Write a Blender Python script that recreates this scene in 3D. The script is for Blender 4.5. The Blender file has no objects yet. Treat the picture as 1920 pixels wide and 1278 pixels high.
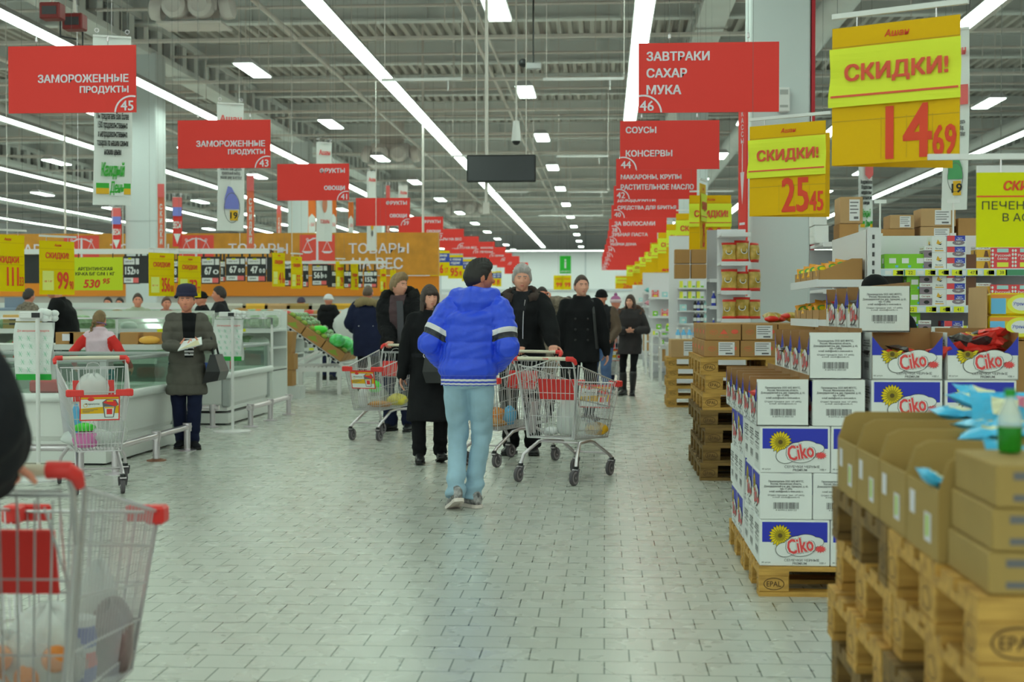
import bpy, math, random
import numpy as np
from mathutils import Vector, Matrix
random.seed(7)
rng = np.random.default_rng(11)
SC = bpy.context.scene
COL = SC.collection
R = math.radians
# ------------------------------------------------------------------ camera, world, exposure
F, CX, CY, EYE = 2650.0, 960.0, 639.0, 1.37
cd = bpy.data.cameras.new('camera'); cam = bpy.data.objects.new('camera', cd); COL.objects.link(cam)
cam.location = (0, 0, EYE)
cam.rotation_euler = (R(90 - 1.146), 0, R(3.75))
cd.sensor_width = 36; cd.lens = 36 * F / 1920; cd.clip_end = 400; cd.clip_start = .05
cd.dof.use_dof = True; cd.dof.focus_distance = 9.7; cd.dof.aperture_fstop = 3.4
SC.camera = cam
RM = cam.rotation_euler.to_matrix()
SC.view_settings.view_transform = 'Standard'; SC.view_settings.look = 'None'
SC.view_settings.exposure = 0.04; SC.view_settings.gamma = 1; SC.view_settings.use_curve_mapping = False
w = bpy.data.worlds.new('world'); SC.world = w; w.use_nodes = True
w.node_tree.nodes['Background'].inputs[0].default_value = (.80, 1, .86, 1)
w.node_tree.nodes['Background'].inputs[1].default_value = 1.0
try:
    SC.cycles.max_bounces = 6; SC.cycles.diffuse_bounces = 3; SC.cycles.glossy_bounces = 3; SC.cycles.transparent_max_bounces = 24
    SC.cycles.use_denoising = True; SC.cycles.caustics_reflective = False; SC.cycles.sample_clamp_indirect = 4
except Exception: pass
TUBE_E = 10.0      # brightness of the fluorescent tubes
TINT = (.77, 1, .84)

def ray(px, py):
    return RM @ Vector(((px - CX) / F, -(py - CY) / F, -1))
def at(px, py, Y):
    d = ray(px, py); return Vector((0, 0, EYE)) + d * (Y / d.y)
def gnd(px, py, z=0.0):
    d = ray(px, py); return Vector((0, 0, EYE)) + d * ((z - EYE) / d.z)
# ------------------------------------------------------------------ materials
def lin(c):
    c /= 255.0
    return c / 12.92 if c <= .04045 else ((c + .055) / 1.055) ** 2.4
IRR = (.62, .74, .64)
def alb(r, g, b, k=1.0):
    return tuple(min(.93, max(.004, lin(v) / i * k)) for v, i in zip((r, g, b), IRR)) + (1,)
MATS = {}
def mat(name, rgb=(200, 200, 200), rough=.5, metal=0, spec=.5, emit=0, bump=None, var=None, raw=None, coat=0, stretch=None, sheen=0):
    if name in MATS: return MATS[name]
    m = bpy.data.materials.new(name); MATS[name] = m; m.use_nodes = True
    nt = m.node_tree; p = nt.nodes['Principled BSDF']
    c = raw + (1,) if raw else alb(*rgb)
    p.inputs['Base Color'].default_value = c
    p.inputs['Roughness'].default_value = rough; p.inputs['Metallic'].default_value = metal
    p.inputs['Specular IOR Level'].default_value = spec
    if coat: p.inputs['Coat Weight'].default_value = coat; p.inputs['Coat Roughness'].default_value = .15
    if sheen: p.inputs['Sheen Weight'].default_value = sheen
    if emit:
        p.inputs['Emission Color'].default_value = c if not raw else raw + (1,); p.inputs['Emission Strength'].default_value = emit
    if var or bump:
        tc = nt.nodes.new('ShaderNodeTexCoord'); src = tc.outputs['Object']
        if stretch:
            mp = nt.nodes.new('ShaderNodeMapping'); mp.inputs['Scale'].default_value = stretch
            nt.links.new(src, mp.inputs[0]); src = mp.outputs[0]
    if var:
        n = nt.nodes.new('ShaderNodeTexNoise'); n.inputs['Scale'].default_value = var[0]; n.inputs['Detail'].default_value = 4
        nt.links.new(src, n.inputs['Vector'])
        mx = nt.nodes.new('ShaderNodeMix'); mx.data_type = 'RGBA'
        a = var[1]; rr = nt.nodes.new('ShaderNodeMapRange'); rr.inputs[1].default_value = .3; rr.inputs[2].default_value = .7
        nt.links.new(n.outputs[0], rr.inputs[0]); nt.links.new(rr.outputs[0], mx.inputs[0])
        c2 = alb(*var[2]) if len(var) > 2 else tuple(v * (1 - a) for v in c[:3]) + (1,)
        mx.inputs[6].default_value = c if len(var) > 2 else tuple(min(.95, v * (1 + a)) for v in c[:3]) + (1,)
        mx.inputs[7].default_value = c2
        nt.links.new(mx.outputs[2], p.inputs['Base Color'])
    if bump:
        n = nt.nodes.new('ShaderNodeTexNoise'); n.inputs['Scale'].default_value = bump[0]; n.inputs['Detail'].default_value = 3
        nt.links.new(src, n.inputs['Vector'])
        b = nt.nodes.new('ShaderNodeBump'); b.inputs['Strength'].default_value = bump[1]; b.inputs['Distance'].default_value = bump[2] if len(bump) > 2 else .02
        nt.links.new(n.outputs[0], b.inputs['Height']); nt.links.new(b.outputs[0], p.inputs['Normal'])
    return m
def glass(name, rgb=(225, 240, 232), fac=.16, rough=.05):
    if name in MATS: return MATS[name]
    m = bpy.data.materials.new(name); MATS[name] = m; m.use_nodes = True
    nt = m.node_tree; nt.nodes.remove(nt.nodes['Principled BSDF'])
    t = nt.nodes.new('ShaderNodeBsdfTransparent'); t.inputs[0].default_value = tuple(lin(v) for v in rgb) + (1,)
    g = nt.nodes.new('ShaderNodeBsdfGlossy'); g.inputs['Roughness'].default_value = rough
    x = nt.nodes.new('ShaderNodeMixShader'); x.inputs[0].default_value = fac
    nt.links.new(t.outputs[0], x.inputs[1]); nt.links.new(g.outputs[0], x.inputs[2])
    nt.links.new(x.outputs[0], nt.nodes['Material Output'].inputs[0])
    return m
def film(name, rgb, alpha=.55, rough=.2):
    """thin translucent plastic"""
    if name in MATS: return MATS[name]
    m = mat(name, rgb, rough); m.node_tree.nodes['Principled BSDF'].inputs['Alpha'].default_value = alpha
    return m
# ------------------------------------------------------------------ mesh builder
_txt = {}; TDZ = [.0008]
def glyphs(body, bold, shear, space):
    k = (body, bold, shear, space)
    if k not in _txt:
        c = bpy.data.curves.new('t', 'FONT'); c.body = body; c.offset = bold; c.shear = shear; c.resolution_u = 2
        c.space_character = space; c.space_line = .95; c.align_x = 'CENTER'; c.fill_mode = 'FRONT'
        o = bpy.data.objects.new('t', c); COL.objects.link(o)
        me = bpy.data.meshes.new_from_object(o.evaluated_get(bpy.context.evaluated_depsgraph_get()))
        v = np.empty(len(me.vertices) * 3); me.vertices.foreach_get('co', v); v = v.reshape(-1, 3)
        f = [tuple(q.vertices) for q in me.polygons]
        bpy.data.objects.remove(o); bpy.data.curves.remove(c); bpy.data.meshes.remove(me)
        if len(v):
            lo, hi = v.min(0), v.max(0); v = v - [(lo[0] + hi[0]) / 2, (lo[1] + hi[1]) / 2, 0]
            _txt[k] = (v, f, hi[0] - lo[0], hi[1] - lo[1])
        else: _txt[k] = (v, f, 1, 1)
    return _txt[k]
def frame(o, right, up):
    r = Vector(right).normalized(); u = Vector(up); u = (u - r * u.dot(r)).normalized(); n = r.cross(u)
    return Matrix(((r.x, u.x, n.x, o[0]), (r.y, u.y, n.y, o[1]), (r.z, u.z, n.z, o[2]), (0, 0, 0, 1)))
def front(x, y, z):          # a plane facing -Y (towards the viewer)
    return frame((x, y, z), (1, 0, 0), (0, 0, 1))
class MB:
    def __init__(s): s.v = []; s.f = []; s.m = []; s.mats = []
    def mi(s, m):
        if m not in s.mats: s.mats.append(m)
        return s.mats.index(m)
    def add(s, vs, fs, m, M=None):
        o = len(s.v); i = s.mi(m)
        if M is not None:
            if len(vs) > 40:
                a = np.array([tuple(q) for q in vs]); mm = np.array(M); vs = (a @ mm[:3, :3].T + mm[:3, 3]).tolist()
            else: vs = [tuple(M @ Vector(q)) for q in vs]
        s.v.extend(tuple(q) for q in vs)
        for f in fs: s.f.append(tuple(a + o for a in f)); s.m.append(i)
    def bx(s, x0, x1, y0, y1, z0, z1, m, M=None):
        s.add([(x0, y0, z0), (x1, y0, z0), (x1, y1, z0), (x0, y1, z0), (x0, y0, z1), (x1, y0, z1), (x1, y1, z1), (x0, y1, z1)],
              [(0, 3, 2, 1), (4, 5, 6, 7), (0, 1, 5, 4), (1, 2, 6, 5), (2, 3, 7, 6), (3, 0, 4, 7)], m, M)
    def box(s, c, d, m, M=None):
        s.bx(c[0] - d[0] / 2, c[0] + d[0] / 2, c[1] - d[1] / 2, c[1] + d[1] / 2, c[2] - d[2] / 2, c[2] + d[2] / 2, m, M)
    def rbox(s, x0, x1, y0, y1, z0, z1, m, c=.01, M=None):
        """box with all edges chamfered"""
        vs = []; X = (x0, x1); Y = (y0, y1); Z = (z0, z1); idx = {}
        for i in (0, 1):
            for j in (0, 1):
                for k in (0, 1):
                    sx, sy, sz = (1 - 2 * i) * c, (1 - 2 * j) * c, (1 - 2 * k) * c
                    for a, q in (('x', (X[i], Y[j] + sy, Z[k] + sz)), ('y', (X[i] + sx, Y[j], Z[k] + sz)), ('z', (X[i] + sx, Y[j] + sy, Z[k]))):
                        idx[(i, j, k, a)] = len(vs); vs.append(q)
        I = lambda i, j, k, a: idx[(i, j, k, a)]
        fs = [(I(0,0,0,'x'), I(0,0,1,'x'), I(0,1,1,'x'), I(0,1,0,'x')), (I(1,0,0,'x'), I(1,1,0,'x'), I(1,1,1,'x'), I(1,0,1,'x')),
              (I(0,0,0,'y'), I(1,0,0,'y'), I(1,0,1,'y'), I(0,0,1,'y')), (I(0,1,0,'y'), I(0,1,1,'y'), I(1,1,1,'y'), I(1,1,0,'y')),
              (I(0,0,0,'z'), I(0,1,0,'z'), I(1,1,0,'z'), I(1,0,0,'z')), (I(0,0,1,'z'), I(1,0,1,'z'), I(1,1,1,'z'), I(0,1,1,'z'))]
        for i in (0, 1):
            for j in (0, 1):
                fs.append((I(i,j,0,'x'), I(i,j,1,'x'), I(i,j,1,'y'), I(i,j,0,'y')))
                fs.append((I(i,0,j,'x'), I(i,1,j,'x'), I(i,1,j,'z'), I(i,0,j,'z')))
                fs.append((I(0,i,j,'y'), I(1,i,j,'y'), I(1,i,j,'z'), I(0,i,j,'z')))
                for k in (0, 1): fs.append((I(i,j,k,'x'), I(i,j,k,'y'), I(i,j,k,'z')))
        s.add(vs, fs, m, M)
    def loft(s, rings, m, caps=True, closed=True, M=None, loop=False):
        n = len(rings[0]); vs = [q for r in rings for q in r]; fs = []
        K = len(rings)
        for i in range(K if loop else K - 1):
            i2 = (i + 1) % K
            for j in range(n if closed else n - 1):
                j2 = (j + 1) % n
                fs.append((i * n + j, i * n + j2, i2 * n + j2, i2 * n + j))
        if caps and closed and not loop:
            fs.append(tuple(range(n - 1, -1, -1))); fs.append(tuple((K - 1) * n + j for j in range(n)))
        s.add(vs, fs, m, M)
    def tube(s, pts, r, m, n=6, M=None, loop=False, caps=True, flat=1.0, up=None):
        pts = [Vector(p) for p in pts]; K = len(pts); rs = r if isinstance(r, (list, tuple)) else [r] * K
        rings = []; prev = None
        for i, p in enumerate(pts):
            a = pts[i - 1] if i or loop else p; b = pts[(i + 1) % K] if i < K - 1 or loop else p
            t = (b - p).normalized() + (p - a).normalized() if (b - p).length > 1e-9 and (p - a).length > 1e-9 else (b - a)
            t = t.normalized() if t.length > 1e-9 else Vector((0, 0, 1))
            if prev is None:
                u = Vector(up) if up else (Vector((0, 0, 1)) if abs(t.z) < .9 else Vector((0, 1, 0)))
            else: u = prev
            u = (u - t * u.dot(t)); u = u.normalized() if u.length > 1e-6 else t.orthogonal().normalized()
            prev = u; w_ = t.cross(u)
            rings.append([tuple(p + (u * math.cos(2 * math.pi * (k + .5) / n) * flat + w_ * math.sin(2 * math.pi * (k + .5) / n)) * rs[i]) for k in range(n)])
        s.loft(rings, m, caps=caps, M=M, loop=loop)
    def cyl(s, p0, p1, r, m, n=12, r1=None, M=None):
        s.tube([p0, p1], [r, r if r1 is None else r1], m, n, M)
    def lathe(s, prof, m, n=20, M=None, sx=1, sy=1, caps=True):
        s.loft([[(q[0] * math.cos(2 * math.pi * k / n) * sx, q[0] * math.sin(2 * math.pi * k / n) * sy, q[1]) for k in range(n)] for q in prof], m, caps=caps, M=M)
    def ball(s, c, r, m, nu=12, nv=8, M=None):
        r = (r, r, r) if isinstance(r, (int, float)) else r
        vs = [(c[0], c[1], c[2] - r[2])]; fs = []
        for i in range(1, nv):
            a = -math.pi / 2 + math.pi * i / nv
            for k in range(nu):
                b = 2 * math.pi * k / nu; vs.append((c[0] + r[0] * math.cos(a) * math.cos(b), c[1] + r[1] * math.cos(a) * math.sin(b), c[2] + r[2] * math.sin(a)))
        vs.append((c[0], c[1], c[2] + r[2])); L = len(vs) - 1
        for k in range(nu): fs.append((0, 1 + (k + 1) % nu, 1 + k)); fs.append((L, L - nu + k, L - nu + (k + 1) % nu))
        for i in range(nv - 2):
            for k in range(nu): fs.append((1 + i * nu + k, 1 + i * nu + (k + 1) % nu, 1 + (i + 1) * nu + (k + 1) % nu, 1 + (i + 1) * nu + k))
        s.add(vs, fs, m, M)
    def poly(s, pts, m, M=None, z=0.0, h=0.0):
        """flat polygon in the frame M (x right, y up, z out); h gives it thickness backwards"""
        n = len(pts); vs = [(p[0], p[1], z) for p in pts]
        fs = [tuple(range(n))]
        if h:
            vs += [(p[0], p[1], z - h) for p in pts]; fs.append(tuple(range(2 * n - 1, n - 1, -1)))
            fs += [(i, i + n, (i + 1) % n + n, (i + 1) % n) for i in range(n)]
        s.add(vs, fs, m, M)
    def rect(s, x0, x1, y0, y1, m, M=None, z=0.0): s.poly([(x0, y0), (x1, y0), (x1, y1), (x0, y1)], m, M, z)
    def oval(s, cx, cy, rx, ry, m, M=None, z=0.0, n=28): s.poly([(cx + rx * math.cos(2 * math.pi * i / n), cy + ry * math.sin(2 * math.pi * i / n)) for i in range(n)], m, M, z)
    def ring(s, cx, cy, r, t, m, M=None, z=0.0, a0=0, a1=360, n=32, sy=1.0):
        o = []; i_ = []
        for k in range(n + 1):
            a = R(a0 + (a1 - a0) * k / n); o.append((cx + r * math.cos(a), cy + r * sy * math.sin(a), z)); i_.append((cx + (r - t) * math.cos(a), cy + (r * sy - t) * math.sin(a), z))
        s.add(o + i_, [(k, k + 1, n + 2 + k, n + 1 + k) for k in range(n)], m, M)
    def text(s, body, cx, cy, h, m, M=None, z=.002, wmax=None, bold=.02, shear=0, align='c', space=1.0, wx=None, rot=0):
        """h = height of the whole block; wx forces the width; wmax limits it"""
        big = bold > .012 and h > .03; v, f, W, H = glyphs(body, 0 if big else min(bold, .012), shear, space)
        if not len(v): return
        k = h / H; kx = k
        if wx: kx = wx / W
        elif wmax and W * k > wmax: kx = wmax / W
        dx = {'c': 0, 'l': W * kx / 2, 'r': -W * kx / 2}[align]
        a = v * [kx, k, 1]
        if rot: c_, s_ = math.cos(R(rot)), math.sin(R(rot)); a = np.stack([a[:, 0] * c_ - a[:, 1] * s_, a[:, 0] * s_ + a[:, 1] * c_, a[:, 2]], 1)
        if big:      # heavier strokes: the outline laid down four times, a hair apart
            d = bold * h / max(1, body.count('\n') + 1) * .95; dxs = min(d, (wx or W * kx) * .02 + d * .35)
            for i, (p, q) in enumerate(((-1, -.6), (1, -.6), (-1, .6), (1, .6))): s.add((a + [cx + dx + p * dxs, cy + q * d, z + i * TDZ[0]]).tolist(), f, m, M)
        else: s.add((a + [cx + dx, cy, z]).tolist(), f, m, M)
    def mesh(s, name, smooth=False, auto=None):
        me = bpy.data.meshes.new(name); me.from_pydata(s.v, [], s.f)
        for m in s.mats: me.materials.append(m)
        me.polygons.foreach_set('material_index', s.m)
        if smooth or auto: me.polygons.foreach_set('use_smooth', [True] * len(s.f))
        if auto:
            try: me.set_sharp_from_angle(angle=R(auto))
            except Exception: pass
        me.update(); return me
    def build(s, name, parent=None, smooth=False, loc=None, rz=0, auto=None):
        return link(s.mesh(name, smooth, auto), name, parent, loc, rz)
def link(me, name, parent=None, loc=None, rz=0):
    o = bpy.data.objects.new(name, me); COL.objects.link(o)
    if parent: o.parent = parent
    if loc is not None: o.location = loc
    if rz: o.rotation_euler[2] = rz
    return o
def tag(o, label=None, cat=None, group=None, kind=None):
    if label: o['label'] = label
    if cat: o['category'] = cat
    if group: o['group'] = group
    if kind: o['kind'] = kind
    return o
def thing(name, label, cat, loc=(0, 0, 0), rz=0, group=None):
    o = bpy.data.objects.new(name, None); COL.objects.link(o); o.empty_display_size = .1
    o.location = loc; o.rotation_euler = (0, 0, rz)
    return tag(o, label, cat, group)
def copy_tree(o, label=None, loc=None, rz=None, group=None, _p=None):
    c = o.copy(); COL.objects.link(c)
    if _p: c.parent = _p
    for ch in o.children: copy_tree(ch, _p=c)
    if label: c['label'] = label
    if group: c['group'] = group
    if loc is not None: c.location = loc
    if rz is not None: c.rotation_euler[2] = rz
    return c
def struct(o): o['kind'] = 'structure'; return o
ORD = 'first second third fourth fifth sixth seventh eighth ninth tenth eleventh twelfth thirteenth fourteenth fifteenth sixteenth seventeenth eighteenth nineteenth twentieth'.split()
# common materials
WHITE = mat('white_paint', (196, 208, 196), .45)
STEEL = mat('chromed_steel', (190, 196, 190), .28, .9)
ALU = mat('brushed_aluminium', (150, 160, 152), .4, .6)
BLACK = mat('black_plastic', (28, 30, 30), .45)
DARK = mat('dark_grey_plastic', (58, 60, 60), .5)
REDP = mat('red_plastic', (222, 52, 44), .4)
PAPER = mat('white_paper', (205, 214, 205), .6)
INK = mat('grey_ink', (92, 96, 94), .7)
INKB = mat('black_ink', (40, 42, 40), .7)
# ------------------------------------------------------------------ tiled floor
def floor_mat():
    m = bpy.data.materials.new('floor_tiles'); m.use_nodes = True; nt = m.node_tree; p = nt.nodes['Principled BSDF']; L = nt.links.new
    tc = nt.nodes.new('ShaderNodeTexCoord'); b = nt.nodes.new('ShaderNodeTexBrick')
    L(tc.outputs['Object'], b.inputs['Vector'])
    b.offset = .5; b.inputs['Scale'].default_value = 1; b.inputs['Brick Width'].default_value = .198; b.inputs['Row Height'].default_value = .198
    b.inputs['Mortar Size'].default_value = .0035; b.inputs['Mortar Smooth'].default_value = .3; b.inputs['Bias'].default_value = 0
    b.inputs['Color1'].default_value = alb(166, 178, 162); b.inputs['Color2'].default_value = alb(164, 176, 159); b.inputs['Mortar'].default_value = alb(70, 84, 68)
    n = nt.nodes.new('ShaderNodeTexNoise'); n.inputs['Scale'].default_value = .35; n.inputs['Detail'].default_value = 5; L(tc.outputs['Object'], n.inputs['Vector'])
    mx = nt.nodes.new('ShaderNodeMix'); mx.data_type = 'RGBA'; mx.blend_type = 'MULTIPLY'; mx.inputs[0].default_value = 1
    rr = nt.nodes.new('ShaderNodeMapRange'); rr.inputs[1].default_value = .3; rr.inputs[2].default_value = .7; rr.inputs[3].default_value = .93; rr.inputs[4].default_value = 1.04
    L(n.outputs[0], rr.inputs[0]); L(b.outputs[0], mx.inputs[6]); L(rr.outputs[0], mx.inputs[7]); L(mx.outputs[2], p.inputs['Base Color'])
    n2 = nt.nodes.new('ShaderNodeTexNoise'); n2.inputs['Scale'].default_value = 5; n2.inputs['Detail'].default_value = 2; L(tc.outputs['Object'], n2.inputs['Vector'])
    r2 = nt.nodes.new('ShaderNodeMapRange'); r2.inputs[3].default_value = .20; r2.inputs[4].default_value = .36; L(n2.outputs[0], r2.inputs[0]); L(r2.outputs[0], p.inputs['Roughness'])
    b1 = nt.nodes.new('ShaderNodeBump'); b1.inputs['Strength'].default_value = .35; b1.inputs['Distance'].default_value = .004; b1.invert = True; L(b.outputs['Fac'], b1.inputs['Height'])
    b2 = nt.nodes.new('ShaderNodeBump'); b2.inputs['Strength'].default_value = .05; b2.inputs['Distance'].default_value = .02; L(n2.outputs[0], b2.inputs['Height']); L(b1.outputs[0], b2.inputs['Normal'])
    L(b2.outputs[0], p.inputs['Normal']); p.inputs['Specular IOR Level'].default_value = .5
    return m
mb = MB(); mb.bx(-40, 26, -14, 108, -.1, 0, floor_mat()); struct(mb.build('floor'))
# ------------------------------------------------------------------ roof: corrugated deck, beams, girders
DECK = mat('roof_deck', (176, 184, 168), .6); BEAM = mat('painted_beam', (226, 232, 212), .55, var=(.6, .05)); GIRD = mat('girder_paint', (222, 228, 210), .55, var=(.8, .1))
PIPE = mat('pipe_grey', (190, 196, 180), .5)
mb = MB(); prof = []; x = -40.0
while x < 26: prof += [(x, 8.70), (x + .11, 8.70), (x + .14, 8.55), (x + .25, 8.55)]; x += .28
mb.loft([[(a, -14, z) for a, z in prof], [(a, 108, z) for a, z in prof]], DECK, caps=False, closed=False)
mb.bx(-40, 26, -14, 108, 8.75, 8.85, DECK)
struct(mb.build('ceiling'))
y = -6.0
while y < 106:
    mb = MB(); mb.bx(-40, 26, y - .012, y + .012, 7.95, 8.54, BEAM); mb.bx(-40, 26, y - .14, y + .14, 7.92, 7.97, BEAM); mb.bx(-40, 26, y - .14, y + .14, 8.50, 8.54, BEAM)
    # stiffeners
    for k in range(-9, 6): mb.bx(k * 4 - .01, k * 4 + .01, y - .13, y + .13, 7.97, 8.5, BEAM)
    struct(mb.build('ceiling_beam'))
    mb = MB(); mb.tube([(-40, y + 2.3, 7.62), (26, y + 2.3, 7.62)], .035, PIPE, 6); struct(mb.build('ceiling_pipe'))
    mb = MB(); mb.bx(-40, 26, y + 3.6, y + 3.78, 7.2, 7.26, PIPE); struct(mb.build('ceiling_cable_tray'))
    y += 5.4
for gx in (-24, -10.8, 2.2, 15.2):
    mb = MB(); mb.bx(gx - .3, gx + .3, -12, 106, 7.35, 7.5, GIRD); mb.bx(gx - .25, gx + .25, -12, 106, 8.05, 8.2, GIRD)
    yy = -12.0
    while yy < 104:
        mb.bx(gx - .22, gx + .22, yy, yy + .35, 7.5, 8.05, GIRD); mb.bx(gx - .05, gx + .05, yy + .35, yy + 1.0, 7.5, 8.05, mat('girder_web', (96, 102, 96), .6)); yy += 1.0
    struct(mb.build('ceiling_girder'))
for px_, pz, pr in ((-13.6, 7.1, .06), (-6.6, 7.25, .05), (-2.9, 7.5, .045), (-2.6, 7.5, .03), (4.3, 7.05, .28), (7.5, 7.2, .06), (-17, 7.0, .25), (-30, 7, .2), (12.2, 6.9, .22)):
    mb = MB(); mb.tube([(px_, -10, pz), (px_, 105, pz)], pr, PIPE if pr < .1 else GIRD, 10); struct(mb.build('ceiling_duct' if pr > .1 else 'ceiling_pipe', auto=50))
# drop rods from the roof, in pairs at each beam
mb = MB()
for yy in range(12, 100, 6):
    for gx in (-26, -22, -18, -14, -11.8, -7.2, -3.2, -.2, 4.6, 8.6, 12.5): mb.tube([(gx + (yy * 37 % 10) * .06, yy, 6.3), (gx + (yy * 37 % 10) * .06, yy, 8.0)], .012, PIPE, 4)
struct(mb.build('ceiling_hanger_rods'))
# columns
COLM = mat('column_paint', (178, 196, 186), .5)
for cx, cy in ((2.2, 18.35), (-10.75, 32.6), (-10.75, 49.5), (2.2, 36), (2.2, 54), (-10.75, 66), (-24, 32.6), (-24, 49.5), (15.2, 36)):
    mb = MB(); mb.rbox(cx - .37, cx + .37, cy - .37, cy + .37, 0, 7.4, COLM, .02); mb.bx(cx - .375, cx + .375, cy - .375, cy + .375, 3.49, 3.51, mat('column_seam', (150, 166, 158)))
    struct(mb.build('column'))
# walls
WALLP = mat('wall_panel', (198, 212, 206), .6)
mb = MB(); mb.bx(-40, 26, 107, 107.4, 0, 8.9, WALLP)
for i in range(12): mb.bx(-40 + i * 5.5, -39.9 + i * 5.5, 106.94, 107, 0, 8.9, mat('wall_joint', (170, 184, 178)))
mb.bx(-40, 26, 106.9, 107, 3.0, 3.15, mat('wall_joint'))
struct(mb.build('wall_back'))
mb = MB(); mb.bx(-40.3, -40, -14, 107, 0, 8.9, WALLP); struct(mb.build('wall_left'))
mb = MB(); mb.bx(26, 26.3, -14, 107, 0, 8.9, WALLP); struct(mb.build('wall_right'))
# ------------------------------------------------------------------ fluorescent lighting
TUBE = mat('fluorescent_tube', raw=TINT, emit=TUBE_E); HOUS = mat('light_housing', (150, 158, 150), .5)
def strip(x, label, y0=-12, y1=104, z=6.2, nm='strip_light'):
    t = thing(nm, label, 'ceiling light', (x, 0, z), group='continuous fluorescent strip lights')
    mb = MB(); mb.loft([[(-.165, yy, -.02), (-.10, yy, .09), (.10, yy, .09), (.165, yy, -.02)] for yy in (y0, y1)], HOUS); mb.build('housing', t)
    mb = MB(); yy = y0
    while yy < y1 - .1: mb.bx(-.145, .145, yy, min(yy + 2.985, y1), -.035, -.021, TUBE); yy += 3.0
    mb.build('tube', t)
    yy = y0 + 1
    while yy < y1:
        mb = MB(); mb.tube([(0, yy, .09), (0, yy, 8.549 - z)], .008, PIPE, 4); mb.build('suspension_wire', t); yy += 9
for x, lb in ((.62, 'long strip light running behind the red sign numbered 46'), (-4.5, 'long strip light passing behind the black hanging screen'),
              (-9.7, 'long strip light passing behind the red signs 45, 43 and 41'), (-14.9, 'strip light just beyond the left white column, below the long one behind the red signs'),
              (-20.1, 'strip light third from the red 45 sign towards the far left'), (-25.4, 'strip light fourth from the red 45 sign towards the far left'), (-30.6, 'low far strip light outermost towards the left wall'),
              (6.0, 'strip light rising behind the large yellow 14 69 sign'), (11.2, 'strip light passing behind the hanging white banner at the right')):
    strip(x, lb)
t = thing('strip_light', 'cross strip light along the back wall of the hall', 'ceiling light', (0, 104.6, 5.95))
mb = MB(); mb.bx(-34, 22, -.16, .16, 0, .1, HOUS); mb.bx(-34,22,.1,2.45,.02,.06,HOUS); mb.build('housing', t); mb = MB(); mb.bx(-34, 22, -.14, .14, -.02, 0, TUBE); mb.build('tube', t)
# short high-bay fittings in rows between the strips
def fit0():
    t = thing('pendant_light', 'x', 'ceiling light', group='short pendant light fittings between the strips')
    mb = MB(); mb.loft([[(-.19, -.78, -.01), (-.11, -.7, .1), (.11, -.7, .1), (.19, -.78, -.01)], [(-.19, .78, -.01), (-.11, .7, .1), (.11, .7, .1), (.19, .78, -.01)]], HOUS); mb.build('housing', t)
    mb = MB(); mb.loft([[(-.165, -.74, -.03), (-.165, -.74, -.011), (.165, -.74, -.011), (.165, -.74, -.03)], [(-.165, .74, -.03), (-.165, .74, -.011), (.165, .74, -.011), (.165, .74, -.03)]], TUBE); mb.build('diffuser', t)
    for e in (-.5, .5): mb = MB(); mb.tube([(0, e, .1), (0, e, 2.825)], .008, PIPE, 4); mb.build('suspension_wire', t)
    return t
f0 = fit0(); first = True
for k, nmz in ((0, 'row beside the black screen'), (-1, 'row over the central aisle left of the long strip'), (-2, 'row above the red left-hand signs'), (-3, 'row beyond the left column'), (-4, 'outer row towards the left wall'), (1, 'row behind the right-hand column'), (2, 'row above the right-hand shelves')):
    X = 4.5 * (-.357 + 1.09 * k)
    for j in range(11):
        Y = 21.3 + 7.5 * j + (0, 4.6, 2.2, 5, 1, 3, 0)[abs(k)]
        if k == 0 and j == 0: Y = 21.0
        lb = 'pendant light fitting, %s along the %s' % (ORD[j], nmz)
        if first: f0.location = (X, Y, 5.87); f0['label'] = lb; first = False
        else: copy_tree(f0, lb, (X, Y, 5.87))
# ------------------------------------------------------------------ air nozzles, extinguishing units, hanger rails, screen, dome camera
NOZ = mat('nozzle_white', (196, 202, 188), .5)
def nozzle(px, py, Y, lab, s=1.0):
    c = at(px, py, Y); t = thing('air_nozzle_unit', lab, 'ventilation unit', c, group='roof air nozzle units')
    mb = MB(); mb.rbox(-.75 * s, .75 * s, -.5 * s, .5 * s, -.12 * s, .42 * s, NOZ, .03); mb.bx(-.9 * s, .9 * s, -.6 * s, .6 * s, -.45 * s, -.40 * s, NOZ); mb.bx(-.45 * s, .45 * s, -.3, .3, .42 * s, 8.549 - c.z, PIPE); mb.build('housing', t)
    for dx, dy in ((-.36, -.55), (.36, -.55)):
        mb = MB(); mb.lathe([(.30 * s, 0), (.34 * s, -.1 * s), (.33 * s, .25 * s), (.22 * s, .32 * s), (.17 * s, .3 * s)], NOZ, 20, Matrix.Translation((dx * s, dy * s, 0)) @ Matrix.Rotation(R(90), 4, 'X')); mb.lathe([(.17 * s, .29 * s), (.02, .2 * s)], BLACK, 20, Matrix.Translation((dx * s, dy * s, 0)) @ Matrix.Rotation(R(90), 4, 'X')); mb.build('nozzle', t, auto=40)
    for sx in (-1, 1):
        mb = MB(); mb.lathe([(.30 * s, 0), (.34 * s, .1 * s), (.33 * s, .3 * s), (.2 * s, .38 * s)], NOZ, 16, Matrix.Translation((sx * .8 * s, -.2 * s, 0)) @ Matrix.Rotation(R(80 * sx), 4, 'Y')); mb.build('nozzle', t, auto=40)
nozzle(365, 20, 23.8, 'white twin-nozzle air unit above the red 43 sign', .62); nozzle(735, 291, 50.7, 'white air nozzle unit hanging behind the long strip light, left of the black screen', .9); nozzle(872, 392, 77.6, 'white air nozzle unit just below left of the black screen', .9)
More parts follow.
